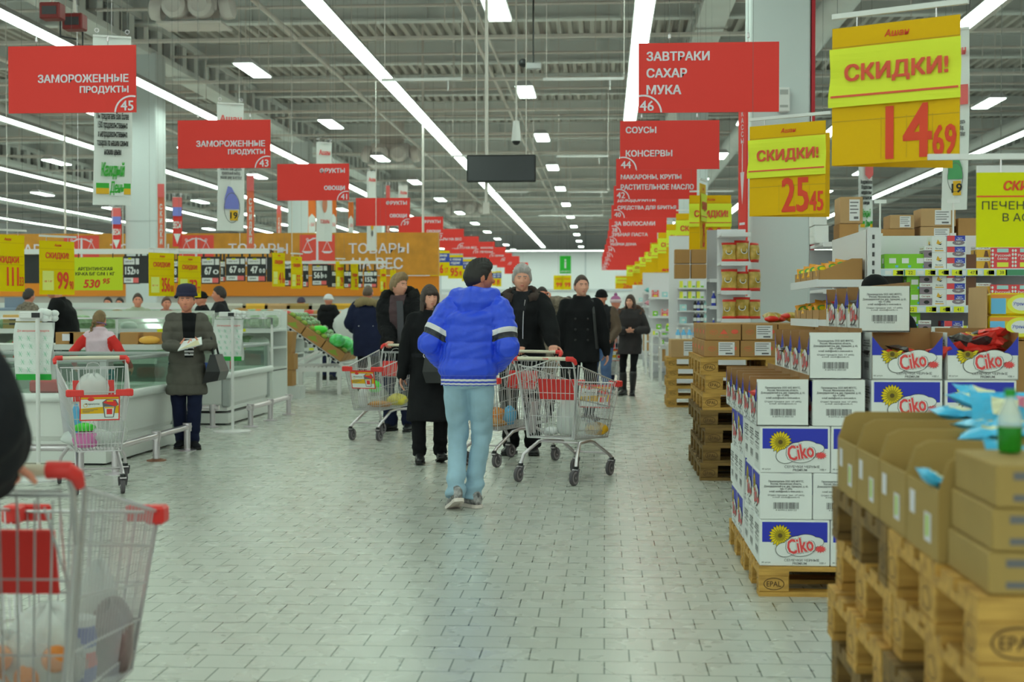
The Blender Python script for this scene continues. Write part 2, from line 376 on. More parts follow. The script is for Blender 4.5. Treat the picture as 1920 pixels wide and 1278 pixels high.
for (a, b, Y, lb) in ((98, 22, 17, 'red roof mounted unit over the large 45 sign'), (140, 42, 17.4, 'smaller red and grey roof unit beside the other red one')):
    c = at(a, b, Y); t = thing('heater_unit', lb, 'roof unit', c)
    mb = MB(); mb.rbox(-.13, .13, -.1, .1, -.1, .1, mat('dull_red', (110, 36, 34), .5), .015); mb.build('casing', t)
    mb = MB(); mb.bx(-.09, .09, -.106, -.1, -.05, .05, DARK); mb.build('grille', t)
    mb = MB(); mb.tube([(.1, 0, -.12), (.1, 0, -.3), (.3, 0, -.34)], .012, BLACK); mb.tube([(0, 0, .12), (0, 0, 8.549-c.z)], .02, PIPE); mb.build('bracket', t)
def hanger(x0, x1, py, Y, lb):
    a = at(x0, py, Y); b = at(x1, py, Y); a.z = b.z = (a.z + b.z) / 2
    t = thing('hanger_rail', lb, 'hanging rail', a, group='empty white sign hanger rails'); L = b.x - a.x
    mb = MB(); mb.bx(0, L, -.015, .015, -.02, .02, WHITE); mb.bx(L * .82, L * .82 + .02, -.01, .01, -.16, 0, WHITE); mb.build('bar', t)
    mb = MB(); mb.tube([(L, 0, 0), (L, 0, .42), (L + .02, 0, 8.549 - a.z)], .009, PIPE, 4); mb.tube([(.05, 0, 0), (.05, 0, 8.549 - a.z)], .006, PIPE, 4); mb.build('drop_rod', t)
for q in ((715, 866, 149, 20, 'thin white hanger rail crossing in front of the long strip light, above the screen'), (1018, 1170, 148, 20, 'thin white hanger rail right of the ceiling camera, beside the 46 sign'), (845, 1000, 292, 31, 'thin white hanger rail level with the top of the screen'), (1043, 1140, 293, 31, 'thin white hanger rail between the screen and the 44 sign'),
          (915, 990, 360, 41, 'thin white hanger rail just below the screen'), (1065, 1140, 360, 41, 'thin white hanger rail left of the 42 sign'), (1010, 1130, 404, 52, 'lowest thin white hanger rail left of the 38 sign')): hanger(*q)
c = at(940, 316, 18.2)
t = thing('hanging_screen', 'black flat screen hanging over the aisle from two poles', 'screen', c)
mb = MB(); mb.rbox(-.445, .445, -.04, .04, -.175, .175, BLACK, .012); mb.build('casing', t)
mb = MB(); mb.bx(-.425, .425, -.043, -.0405, -.155, .155, mat('dark_screen', (36, 40, 42), .15)); mb.build('screen_face', t)
for sx, r_ in ((-.19, .022), (-.32, .006), (.32, .006)):
    mb = MB(); mb.tube([(sx, .0, .17), (sx, .0, 8.549 - c.z)], r_, PIPE, 6); mb.build('pole', t)
mb = MB(); mb.tube([(-.2, .06, -.1), (-.2, .06, -.43)], .02, PIPE); mb.bx(-.24, -.16, .02, .1, -.58, -.43, PIPE); mb.build('sensor_box', t)
for px, py, Y, lb in ((968, 260, 24, 'white dome camera hanging above the black screen'),):
    c = at(px, py, Y); t = thing('dome_camera', lb, 'camera', c)
    mb = MB(); mb.lathe([(.05, .3), (.07, .1), (.08, 0), (.085, -.04)], WHITE, 16); mb.tube([(0, 0, .3), (0, 0, 8.549 - c.z)], .015, PIPE); mb.build('housing', t, auto=40)
    mb = MB(); mb.ball((0, 0, -.04), .07, BLACK); mb.build('dome', t, smooth=True)
for px, py, Y, lb in ((1000, 124, 22, 'small ceiling camera on a rod above the pendant lights'),):
    c = at(px, py, Y); t = thing('ceiling_camera', lb, 'camera', c)
    mb = MB(); mb.rbox(-.12, .12, -.05, .05, -.05, .05, ALU, .01); mb.ball((-.16, 0, .05), .07, BLACK); mb.build('body', t)
    mb = MB(); mb.tube([(0, 0, .05), (0, 0, 8.549-c.z)], .012, BLACK); mb.build('drop_rod', t)
WIREG = mat('thin_wire', (96, 102, 96), .5)
# ------------------------------------------------------------------ red aisle signs
RED = mat('sign_red', (224, 62, 54), .45, spec=.15); LET = mat('sign_letter_grey', (208, 204, 204), .5); LSH = mat('letter_shadow', (150, 40, 36), .5)
def depth_scale(Y, px=960): return Y / ray(px, 586).y / F     # metres per pixel at world depth Y
def red_sign(x0, x1, y0, y1, Y, num, rows, side, lab):
    c = at((x0 + x1) / 2, (y0 + y1) / 2, Y); k = depth_scale(Y, (x0 + x1) / 2); W = (x1 - x0) * k; H = (y1 - y0) * k
    t = thing('aisle_sign', lab, 'aisle sign', c, group='red numbered aisle signs')
    mb = MB(); mb.bx(-W / 2, W / 2, 0, .012, -H / 2, H / 2, RED)
    M = front(0, 0, 0)
    for body, fy, fh in rows:
        y = H / 2 - fy * H; h = fh * H
        if side == 'l': mb.text(body, -W / 2 + .06 * W, y, h * 1.12, LET, M, .002, wmax=W * .9, bold=.045, align='l')
        else: mb.text(body, W / 2 - .06 * W, y, h * 1.12, LET, M, .002, wmax=W * .9, bold=.045, align='r')
    ax = -W / 2 + .085 * W if side == 'l' else W / 2 - .085 * W
    if num:
        q = (28, 135) if side == 'l' else (60, 180)
        rad = .135 * W; cx = (-W / 2 + .035 * W) if side == 'l' else (W / 2 - .035 * W); cy = -H / 2 - .01 * H
        if side == 'l': mb.ring(cx, cy, rad, .013 * W, LET, M, .002, 3, 104)
        else: mb.ring(cx, cy, rad, .013 * W, LET, M, .002, 76, 177)
        mb.text(num, cx + (.025 if side == 'l' else -.035) * W, -H / 2 + .10 * H, .145 * H, LET, M, .002, bold=.025)
    mb.build('board', t)
    for sx in (-.28, .28):
        mb = MB(); mb.tube([(sx * W, .006, H / 2 - .004), (sx * W, .006, 8.549 - c.z)], .0022, WIREG, 4); mb.lathe([(.002, 0), (.012, .01), (.012, .04), (.002, .06)], STEEL, 8, Matrix.Translation((sx * W, .006, H / 2 + .03))); mb.build('hanging_wire', t)
RS = [(1198, 1459, 80, 210, 12.2, '46', [('ЗАВТРАКИ', .19, .115), ('САХАР', .43, .115), ('МУКА', .67, .115)]),
      (1163, 1348, 226, 317, 17.2, '44', [('СОУСЫ', .19, .115), ('КОНСЕРВЫ', .67, .115)]),
      (1155.5, 1306, 297, 373, 21.1, '42', [('СПЕЦИИ', .22, .115), ('МАКАРОНЫ, КРУПЫ', .46, .115), ('РАСТИТЕЛЬНОЕ МАСЛО', .70, .115)]),
      (1151, 1272, 348, 408, 26.3, '40', [('ДЕЗОДОРАНТЫ', .45, .12), ('СРЕДСТВА ДЛЯ БРИТЬЯ', .69, .12)]),
      (1146.5, 1250, 384, 436, 31, '38', [('УХОД', .40, .12), ('ЗА ВОЛОСАМИ', .67, .13)]),
      (1142, 1232, 410, 455, 35.7, '36', [('ЗУБНАЯ ПАСТА', .65, .13)]), (1139.5, 1219, 432, 472, 40.4, '34', [('УБОРКИ ДОМА', .65, .13)]),
      (1137, 1208, 447, 482, 45.1, '32', [('УХОД ЗА БЕЛЬЕМ', .65, .12)]), (1134, 1198, 458, 490, 50, '30', []), (1132, 1190, 467, 497, 55, '28', []), (1130, 1183, 474, 502, 60, '26', []), (1128.5, 1177, 480, 506, 66, '24', [])]
for i, (x0, x1, y0, y1, Y, n, rows) in enumerate(RS):
    red_sign(x0, x1, y0, y1, Y, n, rows, 'l', 'red hanging sign numbered %s on the right of the aisle' % n)
LS = [(13, 257, 86, 211, 13, '45', [('ЗАМОРОЖЕННЫЕ', .49, .105), ('ПРОДУКТЫ', .665, .105)]), (332, 508, 225, 315, 18.1, '43', [('ЗАМОРОЖЕННЫЕ', .49, .11), ('ПРОДУКТЫ', .67, .11)]),
      (519, 655, 307, 375.5, 23.4, '41', [('ФРУКТЫ', .19, .12), ('ОВОЩИ', .67, .12)]), (667, 769, 371, 423, 30.9, '39', [('ФРУКТЫ', .18, .13), ('ОВОЩИ', .65, .13)]),
      (747, 831, 406, 448, 38.5, '37', [('ФРУКТЫ', .22, .13), ('ОВОЩИ', .66, .13)]), (797, 870, 429, 465, 44, '35', [('ТОВАРЫ НА ВЕС', .53, .12)]), (833, 898, 443, 475, 50, '33', [('ТОВАРЫ НА ВЕС', .66, .12)]),
      (868, 928, 453, 482, 55, '31', [('ШОКОЛАД', .4, .12), ('И ПЕЧЕНЬЕ', .66, .12)]), (893, 948, 463, 490, 60, '29', [('ДЕТСКАЯ ОДЕЖДА', .6, .12)]), (914, 960, 474, 497, 66, '27', []), (932, 974, 480, 501, 72, '25', []), (946, 990, 492, 513, 74, '23', [])]
for i, (x0, x1, y0, y1, Y, n, rows) in enumerate(LS):
    red_sign(x0, x1, y0, y1, Y, n, rows, 'r', 'red hanging sign numbered %s on the left of the aisle' % n)
# ------------------------------------------------------------------ yellow price signs
YEL = mat('sign_yellow', (208, 166, 0), .4, spec=.15); YEL2 = mat('sign_yellow_light', (240, 188, 0), .4, spec=.15); LIME = mat('sign_lime', (196, 230, 56), .4, spec=.15); ORR = mat('price_red', (244, 74, 50), .5, spec=.15); BRN = mat('sale_word_red', (196, 78, 50), .5); LIMEB = mat('lime_card', (188, 200, 0), .5, spec=.15)
PALE = mat('pale_price_card', (214, 216, 110), .4)
def price_sign(x0, x1, y0, y1, Y, yaw, big, small, lab, style='lime', back=True, word='СКИДКИ!', rod=True, grp='yellow hanging price signs'):
    c = at((x0 + x1) / 2, (y0 + y1) / 2, Y); k = depth_scale(Y, (x0 + x1) / 2); W = (x1 - x0) * k / max(.25, math.cos(R(yaw) + math.atan2(c.x, c.y))); H = (y1 - y0) * k
    t = thing('price_sign', lab, 'price sign', c, R(yaw), group=grp)
    M = front(0, -.004, 0); base = YEL if style == 'lime' else YEL2
    mb = MB(); mb.bx(-W / 2, W / 2, -.003, .006, -H / 2, H / 2, base)
    mb.rect(-W / 2, W / 2, .355 * H, .36 * H, mat('sign_fold', (170, 140, 0), .5), M, .001)
    mb.text('Ашан', .02 * W, .425 * H, .05 * H, ORR, M, .002, wmax=.2 * W, bold=.02, shear=.2)
    fold = MATS['sign_fold']
    if style == 'lime':
        for q in (-.1, .1, .3): mb.rect(q * W - .002, q * W, -.47 * H, -.17 * H, fold, M, .0008)
        mb.rect(-W / 2, W / 2, -.185 * H, -.18 * H, fold, M, .001)
        mb.text(big, .115 * W, -.285 * H, .37 * H, ORR, M, .002, wx=.34 * W if len(big) > 1 else .15 * W, bold=.03)
        if small: mb.text(small, .39 * W, -.365 * H, .21 * H, ORR, M, .002, wx=.17 * W, bold=.03)
    else:
        mb.rect(-W / 2, W / 2, .12 * H, .125 * H, fold, M, .001); mb.rect(-W / 2, W / 2, -.03 * H, -.025 * H, fold, M, .001)
        if style == 'pale':
            mb.rect(-.42 * W, -.1 * W, -.42 * H, -.06 * H, PALE, M, .001); mb.text('за 1 кг', -.26 * W, -.25 * H, .04 * H, BRN, M, .002, wmax=.24 * W)
        mb.text(word, 0, .22 * H if style == 'pale' and word else .05 * H, .13 * H, ORR, M, .002, wx=.66 * W, bold=.03)
        mb.text(big, .16 * W, -.235 * H, .32 * H, ORR, M, .002, wx=.32 * W, bold=.025)
        if small: mb.text(small, .41 * W, -.32 * H, .16 * H, ORR, M, .002, wx=.11 * W, bold=.015)
    mb.build('board', t)
    if style == 'lime':
        mb = MB(); P = []; n = 10
        for i in range(n + 1):
            v = i / n; z = .345 * H - v * .425 * H
            P.append([(-.515 * W + .008 * W * math.sin(v * 5), -.016 - .005 * math.sin(v * 9), z), (-.2 * W, -.018 - .004 * math.sin(v * 7 + 1), z), (.2 * W, -.018 - .004 * math.sin(v * 6 + 2), z), (.515 * W, -.016 - .005 * math.sin(v * 8 + 1), z)])
        mb.loft(P, LIME, caps=False, closed=False)
        M2 = front(0, -.0245, 0)
        mb.text(word, .02 * W, .15 * H, .14 * H, BRN, M2, 0, wx=.8 * W, bold=.045); mb.rect(-.5 * W, .5 * W, -.012 * H, .003 * H, BRN, M2, 0)
        mb.build('sale_sleeve', t)
    if back:
        mb = MB(); mb.bx(0, W, 0, .005, -H * .5, H * .45, base, Matrix.Translation((-W / 2, .02, 0)) @ Matrix.Rotation(R(42), 4, 'Z')); mb.build('rear_board', t)
    if rod:
        mb = MB(); mb.bx(-W * .5, W * .56, -.012, .012, H / 2 + .045, H / 2 + .07, WHITE); mb.build('rail', t)
        for e in (-.3, .32):
            mb = MB(); mb.tube([(e * W, 0, H / 2 - .01), (e * W, 0, H / 2 + .055)], .004, STEEL, 4); mb.build('hook', t)
        for e in (-.46, .46):
            mb = MB(); mb.tube([(e * W, 0, H / 2 + .06), (e * W, 0, 8.549 - c.z)], .0014, WIREG, 4); mb.build('hanging_wire', t)
    return t
price_sign(1562, 1792, 42, 303, 6.9, -30, '14', '69', 'large yellow price sign reading 14 69 at the upper right')
price_sign(1406, 1545, 232, 402, 11.6, -33, '25', '45', 'yellow price sign reading 25 45 below the big 14 69 sign')
price_sign(1293, 1370, 366, 468, 21, 0, '28', '90', 'yellow price sign reading 28 90 left of the column')
price_sign(1312, 1323, 345, 466, 20, 72, '25', '', 'narrow yellow sign seen edge-on in front of the 28 90 sign', word='СКИДКИ', back=False)
YS = [(1268, 1336, 400, 483, 26, '42', '40'), (1250, 1304, 420, 494, 30.5, '78', '10'), (1234, 1284, 436, 503, 35, '68', '20'), (1222, 1266, 448, 510, 40, '26', '50'), (1211, 1250, 456, 516, 45, '31', '70'), (1200, 1236, 470, 521, 50, '59', '90'),
      (1187, 1222, 488, 528, 56, '37', '50'), (1175, 1206, 494, 534, 60, '24', '80'), (1154, 1186, 517, 541, 68, '28', '00')]
for i, (x0, x1, y0, y1, Y, b, s_) in enumerate(YS):
    price_sign(x0, x1, y0, y1, Y, 0, b, s_, 'yellow price sign, %s behind the 28 90 sign in the receding row' % ORD[i], style='lime', grp='receding yellow price signs on the right')
# left-hand yellow signs, turned towards the aisle
LY = [(-18, 44, 440, 546, 16.6, '111', '33', 'yellow price sign reading 111 33 at the left edge', 'plain'), (76, 138, 452, 552, 16.8, '99', '90', 'yellow price sign reading 99 90 beside the lime sign', 'pale'),
      (280, 326, 474, 555, 20.5, '356', '00', 'yellow price sign reading 356 above the woman in the grey coat', 'pale'), (335, 376, 480, 557, 20.8, '73', '77', 'yellow price sign reading 73 right behind the blue felt hat', 'pale'),
      (511, 534, 474, 537, 26, '41', '90', 'narrow yellow sign between the black 47 00 board and the 561 90 board', 'pale'), (546, 566, 481, 541, 26.3, '55', '', 'narrow yellow sign just left of the black 561 90 board', 'pale'),
      (630, 646, 490, 541, 29, '29', '', 'narrow yellow sign just right of the black 561 90 board', 'pale'), (658, 672, 494, 543, 29.3, '35', '', 'narrow yellow sign left of the black 153 90 board', 'plain'),
      (713, 724, 504, 546, 30.6, '48', '', 'narrow yellow sign right of the black 153 90 board', 'pale'), (732, 742, 506, 544, 31, '52', '', 'narrow yellow sign behind the young man with the trolley', 'plain')]
for q in LY:
    price_sign(q[0], q[1], q[2], q[3], q[4], 54, q[5], q[6], q[7], style=q[8], back=False, word='СКИДКИ' if q[8] == 'plain' else 'СКИДКИ!', grp='yellow price signs over the chilled counters', rod=True)
# lime counter sign
c = at(184, 513, 18); k = depth_scale(18, 184); W = 94 * k; H = 62 * k
t = thing('price_sign', 'wide lime sign reading 530 95 over the counters', 'price sign', c)
mb = MB(); mb.bx(-W / 2, W / 2, 0, .006, -H / 2, H / 2, mat('lime_board', (180, 206, 10), .45)); M = front(0, 0, 0)
mb.text('АРГЕНТИНСКАЯ', -.06 * W, .15 * H, .1 * H, INKB, M, .002, wx=.7 * W); mb.text('КР-КА Б/Г С/М 1 КГ', -.06 * W, 0, .1 * H, INKB, M, .002, wx=.8 * W); mb.text('530', -.13 * W, -.3 * H, .24 * H, ORR, M, .002, wx=.33 * W, bold=.05, shear=.2); mb.text('95', .17 * W, -.22 * H, .15 * H, ORR, M, .002, wx=.14 * W, bold=.04, shear=.2)
mb.build('board', t)
for e in (-.4, .3):
    mb = MB(); mb.tube([(e * W, .003, H / 2 - .01), (e * W, .003, H / 2 + .05)], .006, BLACK, 4); mb.build('hook', t); mb = MB(); mb.tube([(e * W, .003, H / 2 + .04), (e * W, .003, 8.549 - c.z)], .003, STEEL, 4); mb.build('hanging_wire', t)
# lime sign cut by the right edge
c = at(1895, 393, 6.2); k = depth_scale(6.2, 1895); W = 200 * k; H = 140 * k; c = at(1933, 393, 6.2)
t = thing('price_sign', 'wide lime biscuit sign cut off by the right edge of the photo', 'price sign', c)
mb = MB(); mb.bx(-W / 2, W / 2, 0, .006, -H / 2, H / 2, LIMEB); M = front(0, 0, 0)
mb.rect(-W / 2, W / 2, .17 * H, .19 * H, ORR, M, .001); mb.text('СКИДКИ!', .0 * W, .31 * H, .15 * H, ORR, M, .002, wx=.5 * W, bold=.04, shear=.2)
mb.text('ПЕЧЕНЬЕ', -.18 * W, .06 * H, .11 * H, INKB, M, .002, wx=.54 * W, bold=.0); mb.text('В АССОРТ.', .03 * W, -.1 * H, .11 * H, INKB, M, .002, wx=.58 * W, bold=.0); mb.text('6', .16 * W, -.38 * H, .28 * H, ORR, M, .002, bold=.06, shear=.15)
mb.build('board', t)
mb = MB(); mb.bx(-W / 2, W / 2, 0, .01, H / 2, H / 2 + .03, mat('clear_strip', (190, 200, 190), .3)); mb.bx(-.95 * W, .6 * W, -.012, .012, H / 2 + .055, H / 2 + .08, WHITE); mb.build('rail', t)
for e in (-.28, .3):
    mb = MB(); mb.tube([(e * W, 0, H / 2), (e * W, 0, H / 2 + .07)], .004, STEEL, 4); mb.build('hook', t); mb = MB(); mb.tube([(e * W, 0, H / 2 + .075), (e * W, 0, 8.549 - c.z)], .0014, WIREG, 4); mb.build('hanging_wire', t)
# blue and yellow new-year price signs in the centre
NAVY = mat('sign_navy', (38, 66, 150), .5)
for i, (x0, x1, y0, y1, Y, b, s_) in enumerate([(806, 843, 470, 517, 44, '316', '17'), (840, 868, 478, 522, 48, '95', '90'), (866, 890, 486, 527, 52, '64', '50'), (922, 932, 509, 536, 72, '20', ''), (930, 940, 508, 537, 70, '89', '')]):
    c = at((x0 + x1) / 2, (y0 + y1) / 2, Y); k = depth_scale(Y, x0); W = (x1 - x0) * k; H = (y1 - y0) * k; M = front(0, 0, 0)
    t = thing('price_sign', 'blue and yellow price sign ' + ('reading 316 17', 'reading 95 90', 'partly behind the dark-haired man in blue', 'left of two behind the head in blue', 'right of two behind the head in blue')[i], 'price sign', c, group='blue and yellow new year price signs')
    mb = MB(); mb.bx(-W / 2, W / 2, 0, .01, -H / 2, H / 2, YEL2); mb.rect(-W / 2, W / 2, .05 * H, .4 * H, NAVY, M, .003); mb.text('с новым\nгодом!', 0, .225 * H, .26 * H, PAPER, M, .006, wx=.72 * W, bold=.04)
    mb.text(b, -.08 * W, -.22 * H, .34 * H, ORR, M, .006, wx=.5 * W, bold=.05)
    if s_: mb.text(s_, .34 * W, -.28 * H, .2 * H, ORR, M, .006, wx=.15 * W, bold=.05)
    mb.build('board', t)
    mb = MB(); mb.tube([(-.3 * W, .005, H / 2 - .01), (-.3 * W, .005, 8.549 - c.z)], .004, WIREG, 4); mb.build('hanging_wire', t); mb = MB(); mb.tube([(.3 * W, .005, H / 2 - .01), (.3 * W, .005, 8.549 - c.z)], .004, WIREG, 4); mb.build('hanging_wire', t)
for i, (x0, x1, y0, y1, Y, lb) in enumerate([(1038, 1055, 516, 543, 60, 'left one of two yellow price signs under the green information sign'), (1054, 1071, 516, 543, 60, 'yellow price sign under the green information sign, nearer the man in the pea coat'), (884, 908, 517, 532, 62, 'small lime price card behind the head of the man in blue')]):
    c = at((x0 + x1) / 2, (y0 + y1) / 2, Y); k = depth_scale(Y, x0); W = (x1 - x0) * k; H = (y1 - y0) * k; t = thing('price_sign', lb, 'price sign', c); M = front(0, 0, 0)
    mb = MB(); mb.bx(-W / 2, W / 2, 0, .01, -H / 2, H / 2, YEL2 if i < 2 else LIMEB); mb.text('СКИДКИ', 0, .25 * H, .12 * H, ORR, M, .006, wx=.7 * W); mb.text('99', .1 * W, -.15 * H, .3 * H, ORR, M, .006, bold=.05); mb.build('board', t)
    mb = MB(); mb.tube([(0, .005, H / 2 - .01), (0, .005, 8.549 - c.z)], .004, WIREG, 4); mb.build('hanging_wire', t)
# green information sign
c = at(1060, 496, 70); k = depth_scale(70, 1060); W = 21 * k; H = 33 * k; t = thing('information_sign', 'green hanging information sign with a white i', 'sign', c); M = front(0, 0, 0)
mb = MB(); mb.bx(-W / 2, W / 2, 0, .02, -H / 2, H / 2, mat('info_green', (26, 168, 36), .5)); mb.text('i', 0, .06 * H, .48 * H, PAPER, M, .006, bold=.06); mb.text('ИНФО', 0, -.38 * H, .1 * H, PAPER, M, .006, wx=.8 * W, bold=.03); mb.build('board', t)
for e in (-.4, .4): mb = MB(); mb.tube([(e * W, .01, H / 2 - .01), (e * W, .01, 8.549 - c.z)], .004, WIREG, 4); mb.build('hanging_wire', t)
# ------------------------------------------------------------------ hanging banners
CLOTH = mat('banner_white', (206, 216, 214), .6); GRN = mat('banner_green', (46, 160, 44), .5); OCH = mat('banner_ochre', (206, 166, 20), .5); PINKL = mat('banner_red', (214, 96, 90), .5); BLU = mat('banner_blue', (110, 124, 190), .5); ORF = mat('flag_orange', (216, 106, 30), .5)
def banner(x0, x1, y0, y1, Y, yaw, lab, art, nm='hanging_banner', base=None):
    c = at((x0 + x1) / 2, (y0 + y1) / 2, Y); k = depth_scale(Y, (x0 + x1) / 2); W = (x1 - x0) * k / math.cos(R(yaw)); H = (y1 - y0) * k
    t = thing(nm, lab, 'banner', c, R(yaw), group='hanging cloth banners')
    mb = MB(); P = []; n = 12
    for i in range(n + 1):
        v = i / n; z = H / 2 - H * v; o = .04 * W * math.sin(v * 4) * v
        P.append([(-W / 2 + o, .02 * math.sin(v * 3), z), (0 + o, .02 * math.sin(v * 4 + 1), z), (W / 2 + o, .02 * math.sin(v * 5), z)])
    b = base or CLOTH
    mb.loft(P, b, caps=False, closed=False); mb.loft([[(a, y + .004, z) for a, y, z in q] for q in P], b, caps=False, closed=False)
    M = front(0, -.03, 0); art(mb, W, H, M); mb.build('cloth', t)
    mb = MB(); mb.bx(-W / 2, W / 2, -.01, .012, H / 2 - .01, H / 2 + .012, WHITE); mb.build('top_bar', t)
    for e in (-.4, .4):
        mb = MB(); mb.tube([(e * W, 0, H / 2), (e * W, 0, 8.549 - c.z)], .002, WIREG, 4); mb.ring(e * W, H / 2 + .06, .025, .007, STEEL, front(0, -.006, 0), 0, 0, 360, 12); mb.build('hanging_wire', t)
def art_day(mb, W, H, M):
    mb.poly([(-.1 * W, .10 * H), (.2 * W, .055 * H), (.5 * W, .10 * H), (.5 * W, .2 * H), (-.1 * W, .2 * H)], PINKL, M)
    mb.text('Мы предлагаем Вам более\n1500 продовольственных\nи непродовольственных\nтоваров по нашим самым\nнизким ценам', 0, -.08 * H, .26 * H, INKB, M, .001, wx=.84 * W)
    mb.text('Каждый', .0, -.295 * H, .1 * H, GRN, M, .001, wx=.6 * W, bold=.03, shear=.2); mb.rect(-.44 * W, .46 * W, -.40 * H, -.37 * H, GRN, M); mb.rect(-.44 * W, .46 * W, -.435 * H, -.40 * H, OCH, M)
    mb.rect(-.10 * W, .28 * W, -.445 * H, -.36 * H, CLOTH, M, .001); mb.text('День', .1 * W, -.40 * H, .08 * H, GRN, M, .002, wx=.36 * W, bold=.03, shear=.2)
def art_choice(mb, W, H, M):
    mb.text('Ашан', 0, .38 * H, .05 * H, PINKL, M, .001, wx=.8 * W, bold=.05); mb.rect(-.4 * W, .5 * W, .08 * H, .19 * H, PINKL, M); mb.text('поможет Вам сделать\nправильный выбор,\nуказав цену за кг/л/шт', 0, -.05 * H, .1 * H, INK, M, .001, wx=.8 * W)
    mb.poly([(-.25 * W, -.25 * H), (-.12 * W, -.15 * H), (.02 * W, -.16 * H), (.3 * W, -.27 * H), (.3 * W, -.33 * H), (-.25 * W, -.33 * H)], BLU if mb.__dict__.get('blue') else mat('banner_leaf', (70, 150, 90), .5), M)
    mb.rect(-.05 * W, .25 * W, -.42 * H, -.34 * H, OCH, M, .001); mb.text('19', .1 * W, -.38 * H, .05 * H, INKB, M, .002, bold=.03); mb.ring(0.03 * W, -.32 * H, .30 * W, .02 * W, INK, M, .001, sy=1.9)
def art_blue(mb, W, H, M): mb.blue = True; art_choice(mb, W, H, M)
def art_face(mb, W, H, M):
    mb.text('Ашан', 0, .4 * H, .05 * H, PINKL, M, .001, wx=.7 * W, bold=.05); mb.text('самое нужное\nкаждый день', 0, .12 * H, .08 * H, PINKL, M, .001, wx=.7 * W); mb.oval(0, -.12 * H, .16 * W, .09 * H, mat('banner_skin', (190, 130, 96)), M); mb.text('ТОВАРЫ', 0, -.3 * H, .04 * H, PINKL, M, .001, wx=.6 * W)
def art_fruit(mb, W, H, M):
    mb.text('Ашан', 0, .4 * H, .05 * H, PINKL, M, .001, wx=.7 * W, bold=.05); mb.rect(-.15 * W, .15 * W, -.1 * H, .0, PINKL, M); mb.oval(0, -.17 * H, .15 * W, .07 * H, OCH, M); mb.oval(0, -.28 * H, .1 * W, .04 * H, INK, M)
banner(179, 243, 70, 384, 15.2, 22, 'white banner behind the red 45 sign with a green and ochre stripe', art_day)
banner(410, 455, 195, 432, 20.2, 25, 'white banner with a blue picture behind the red 43 sign', art_blue)
banner(595, 621, 268, 452, 26, 30, 'white banner with a face picture behind the red 41 sign', art_face)
banner(689, 705, 322, 470, 33, 32, 'slim white banner with a yellow picture left of the red 39 sign', art_fruit)
banner(748, 764, 348, 477, 40, 30, 'slim white banner behind the red 39 and 37 signs', art_fruit)
banner(1770, 1813, 56, 393, 13.4, -26, 'white banner behind the large yellow 14 69 sign', art_choice)
banner(1610, 1636, 255, 438, 19, 12, 'white banner with green and ochre stripe hanging under the 14 69 sign', art_day)
def art_flag(mb, W, H, M): mb.poly([(-.45 * W, -.05 * H), (0, .06 * H), (.45 * W, -.05 * H), (.45 * W, -.49 * H), (-.45 * W, -.49 * H)], CLOTH, M); mb.text('-50', 0, -.25 * H, .1 * H, PINKL, M, .001, wx=.6 * W)
for i, (x0, x1, y0, y1, lb) in enumerate([(578, 592, 372, 437, 'orange flag left of the white face banner'), (619, 631, 372, 437, 'orange flag right of the white face banner'), (653, 663, 378, 437, 'narrow orange flag below the red 41 sign'), (1, 2, 3, 4, '')][:3]):
    banner(x0, x1, y0, y1, 46, 10, lb, art_flag, 'hanging_flag', ORF)
def art_vert(mb, W, H, M): mb.text('С\nК\nИ\nД\nК\nИ', 0, -.1 * H, .6 * H, CLOTH, M, .001, wx=.4 * W, bold=.05); mb.rect(-.5 * W, .5 * W, .3 * H, .5 * H, PINKL, M)
for x0, x1, y0, y1, Y, lb in [(296, 308, 345, 470, 30, 'faded red vertical flag just right of the left column'), (463, 476, 330, 470, 30, 'red and orange vertical flag right of the blue-picture banner'), (724, 731, 348, 470, 40, 'thin orange vertical flag under the red 39 sign'), (519, 527, 386, 460, 46, 'thin dull red flag left of the red 41 sign')]:
    banner(x0, x1, y0, y1, Y, 15, lb, art_vert, 'hanging_flag', mat('flag_rust', (196, 104, 70), .6))
def art_scale(mb, W, H, M):
    mb.rect(-.5 * W, .5 * W, .12 * H, .3 * H, BLU, M); mb.rect(-.5 * W, .5 * W, .3 * H, .5 * H, PINKL, M); mb.text('ВЕСЫ', 0, -.06 * H, .14 * H, CLOTH, M, .001, wx=.84 * W, bold=.03); mb.poly([(-.38 * W, -.24 * H), (.38 * W, -.24 * H), (0, -.45 * H)], CLOTH, M, .001)
for x0, x1, y0, y1, Y, lb in [(324, 341, 370, 462, 29, 'red scales pointer flag with a white arrow right of the left column'), (210, 227, 390, 470, 32, 'red scales pointer flag with a white arrow left of the left column')]:
    banner(x0, x1, y0, y1, Y, 8, lb, art_scale, 'hanging_flag', RED)
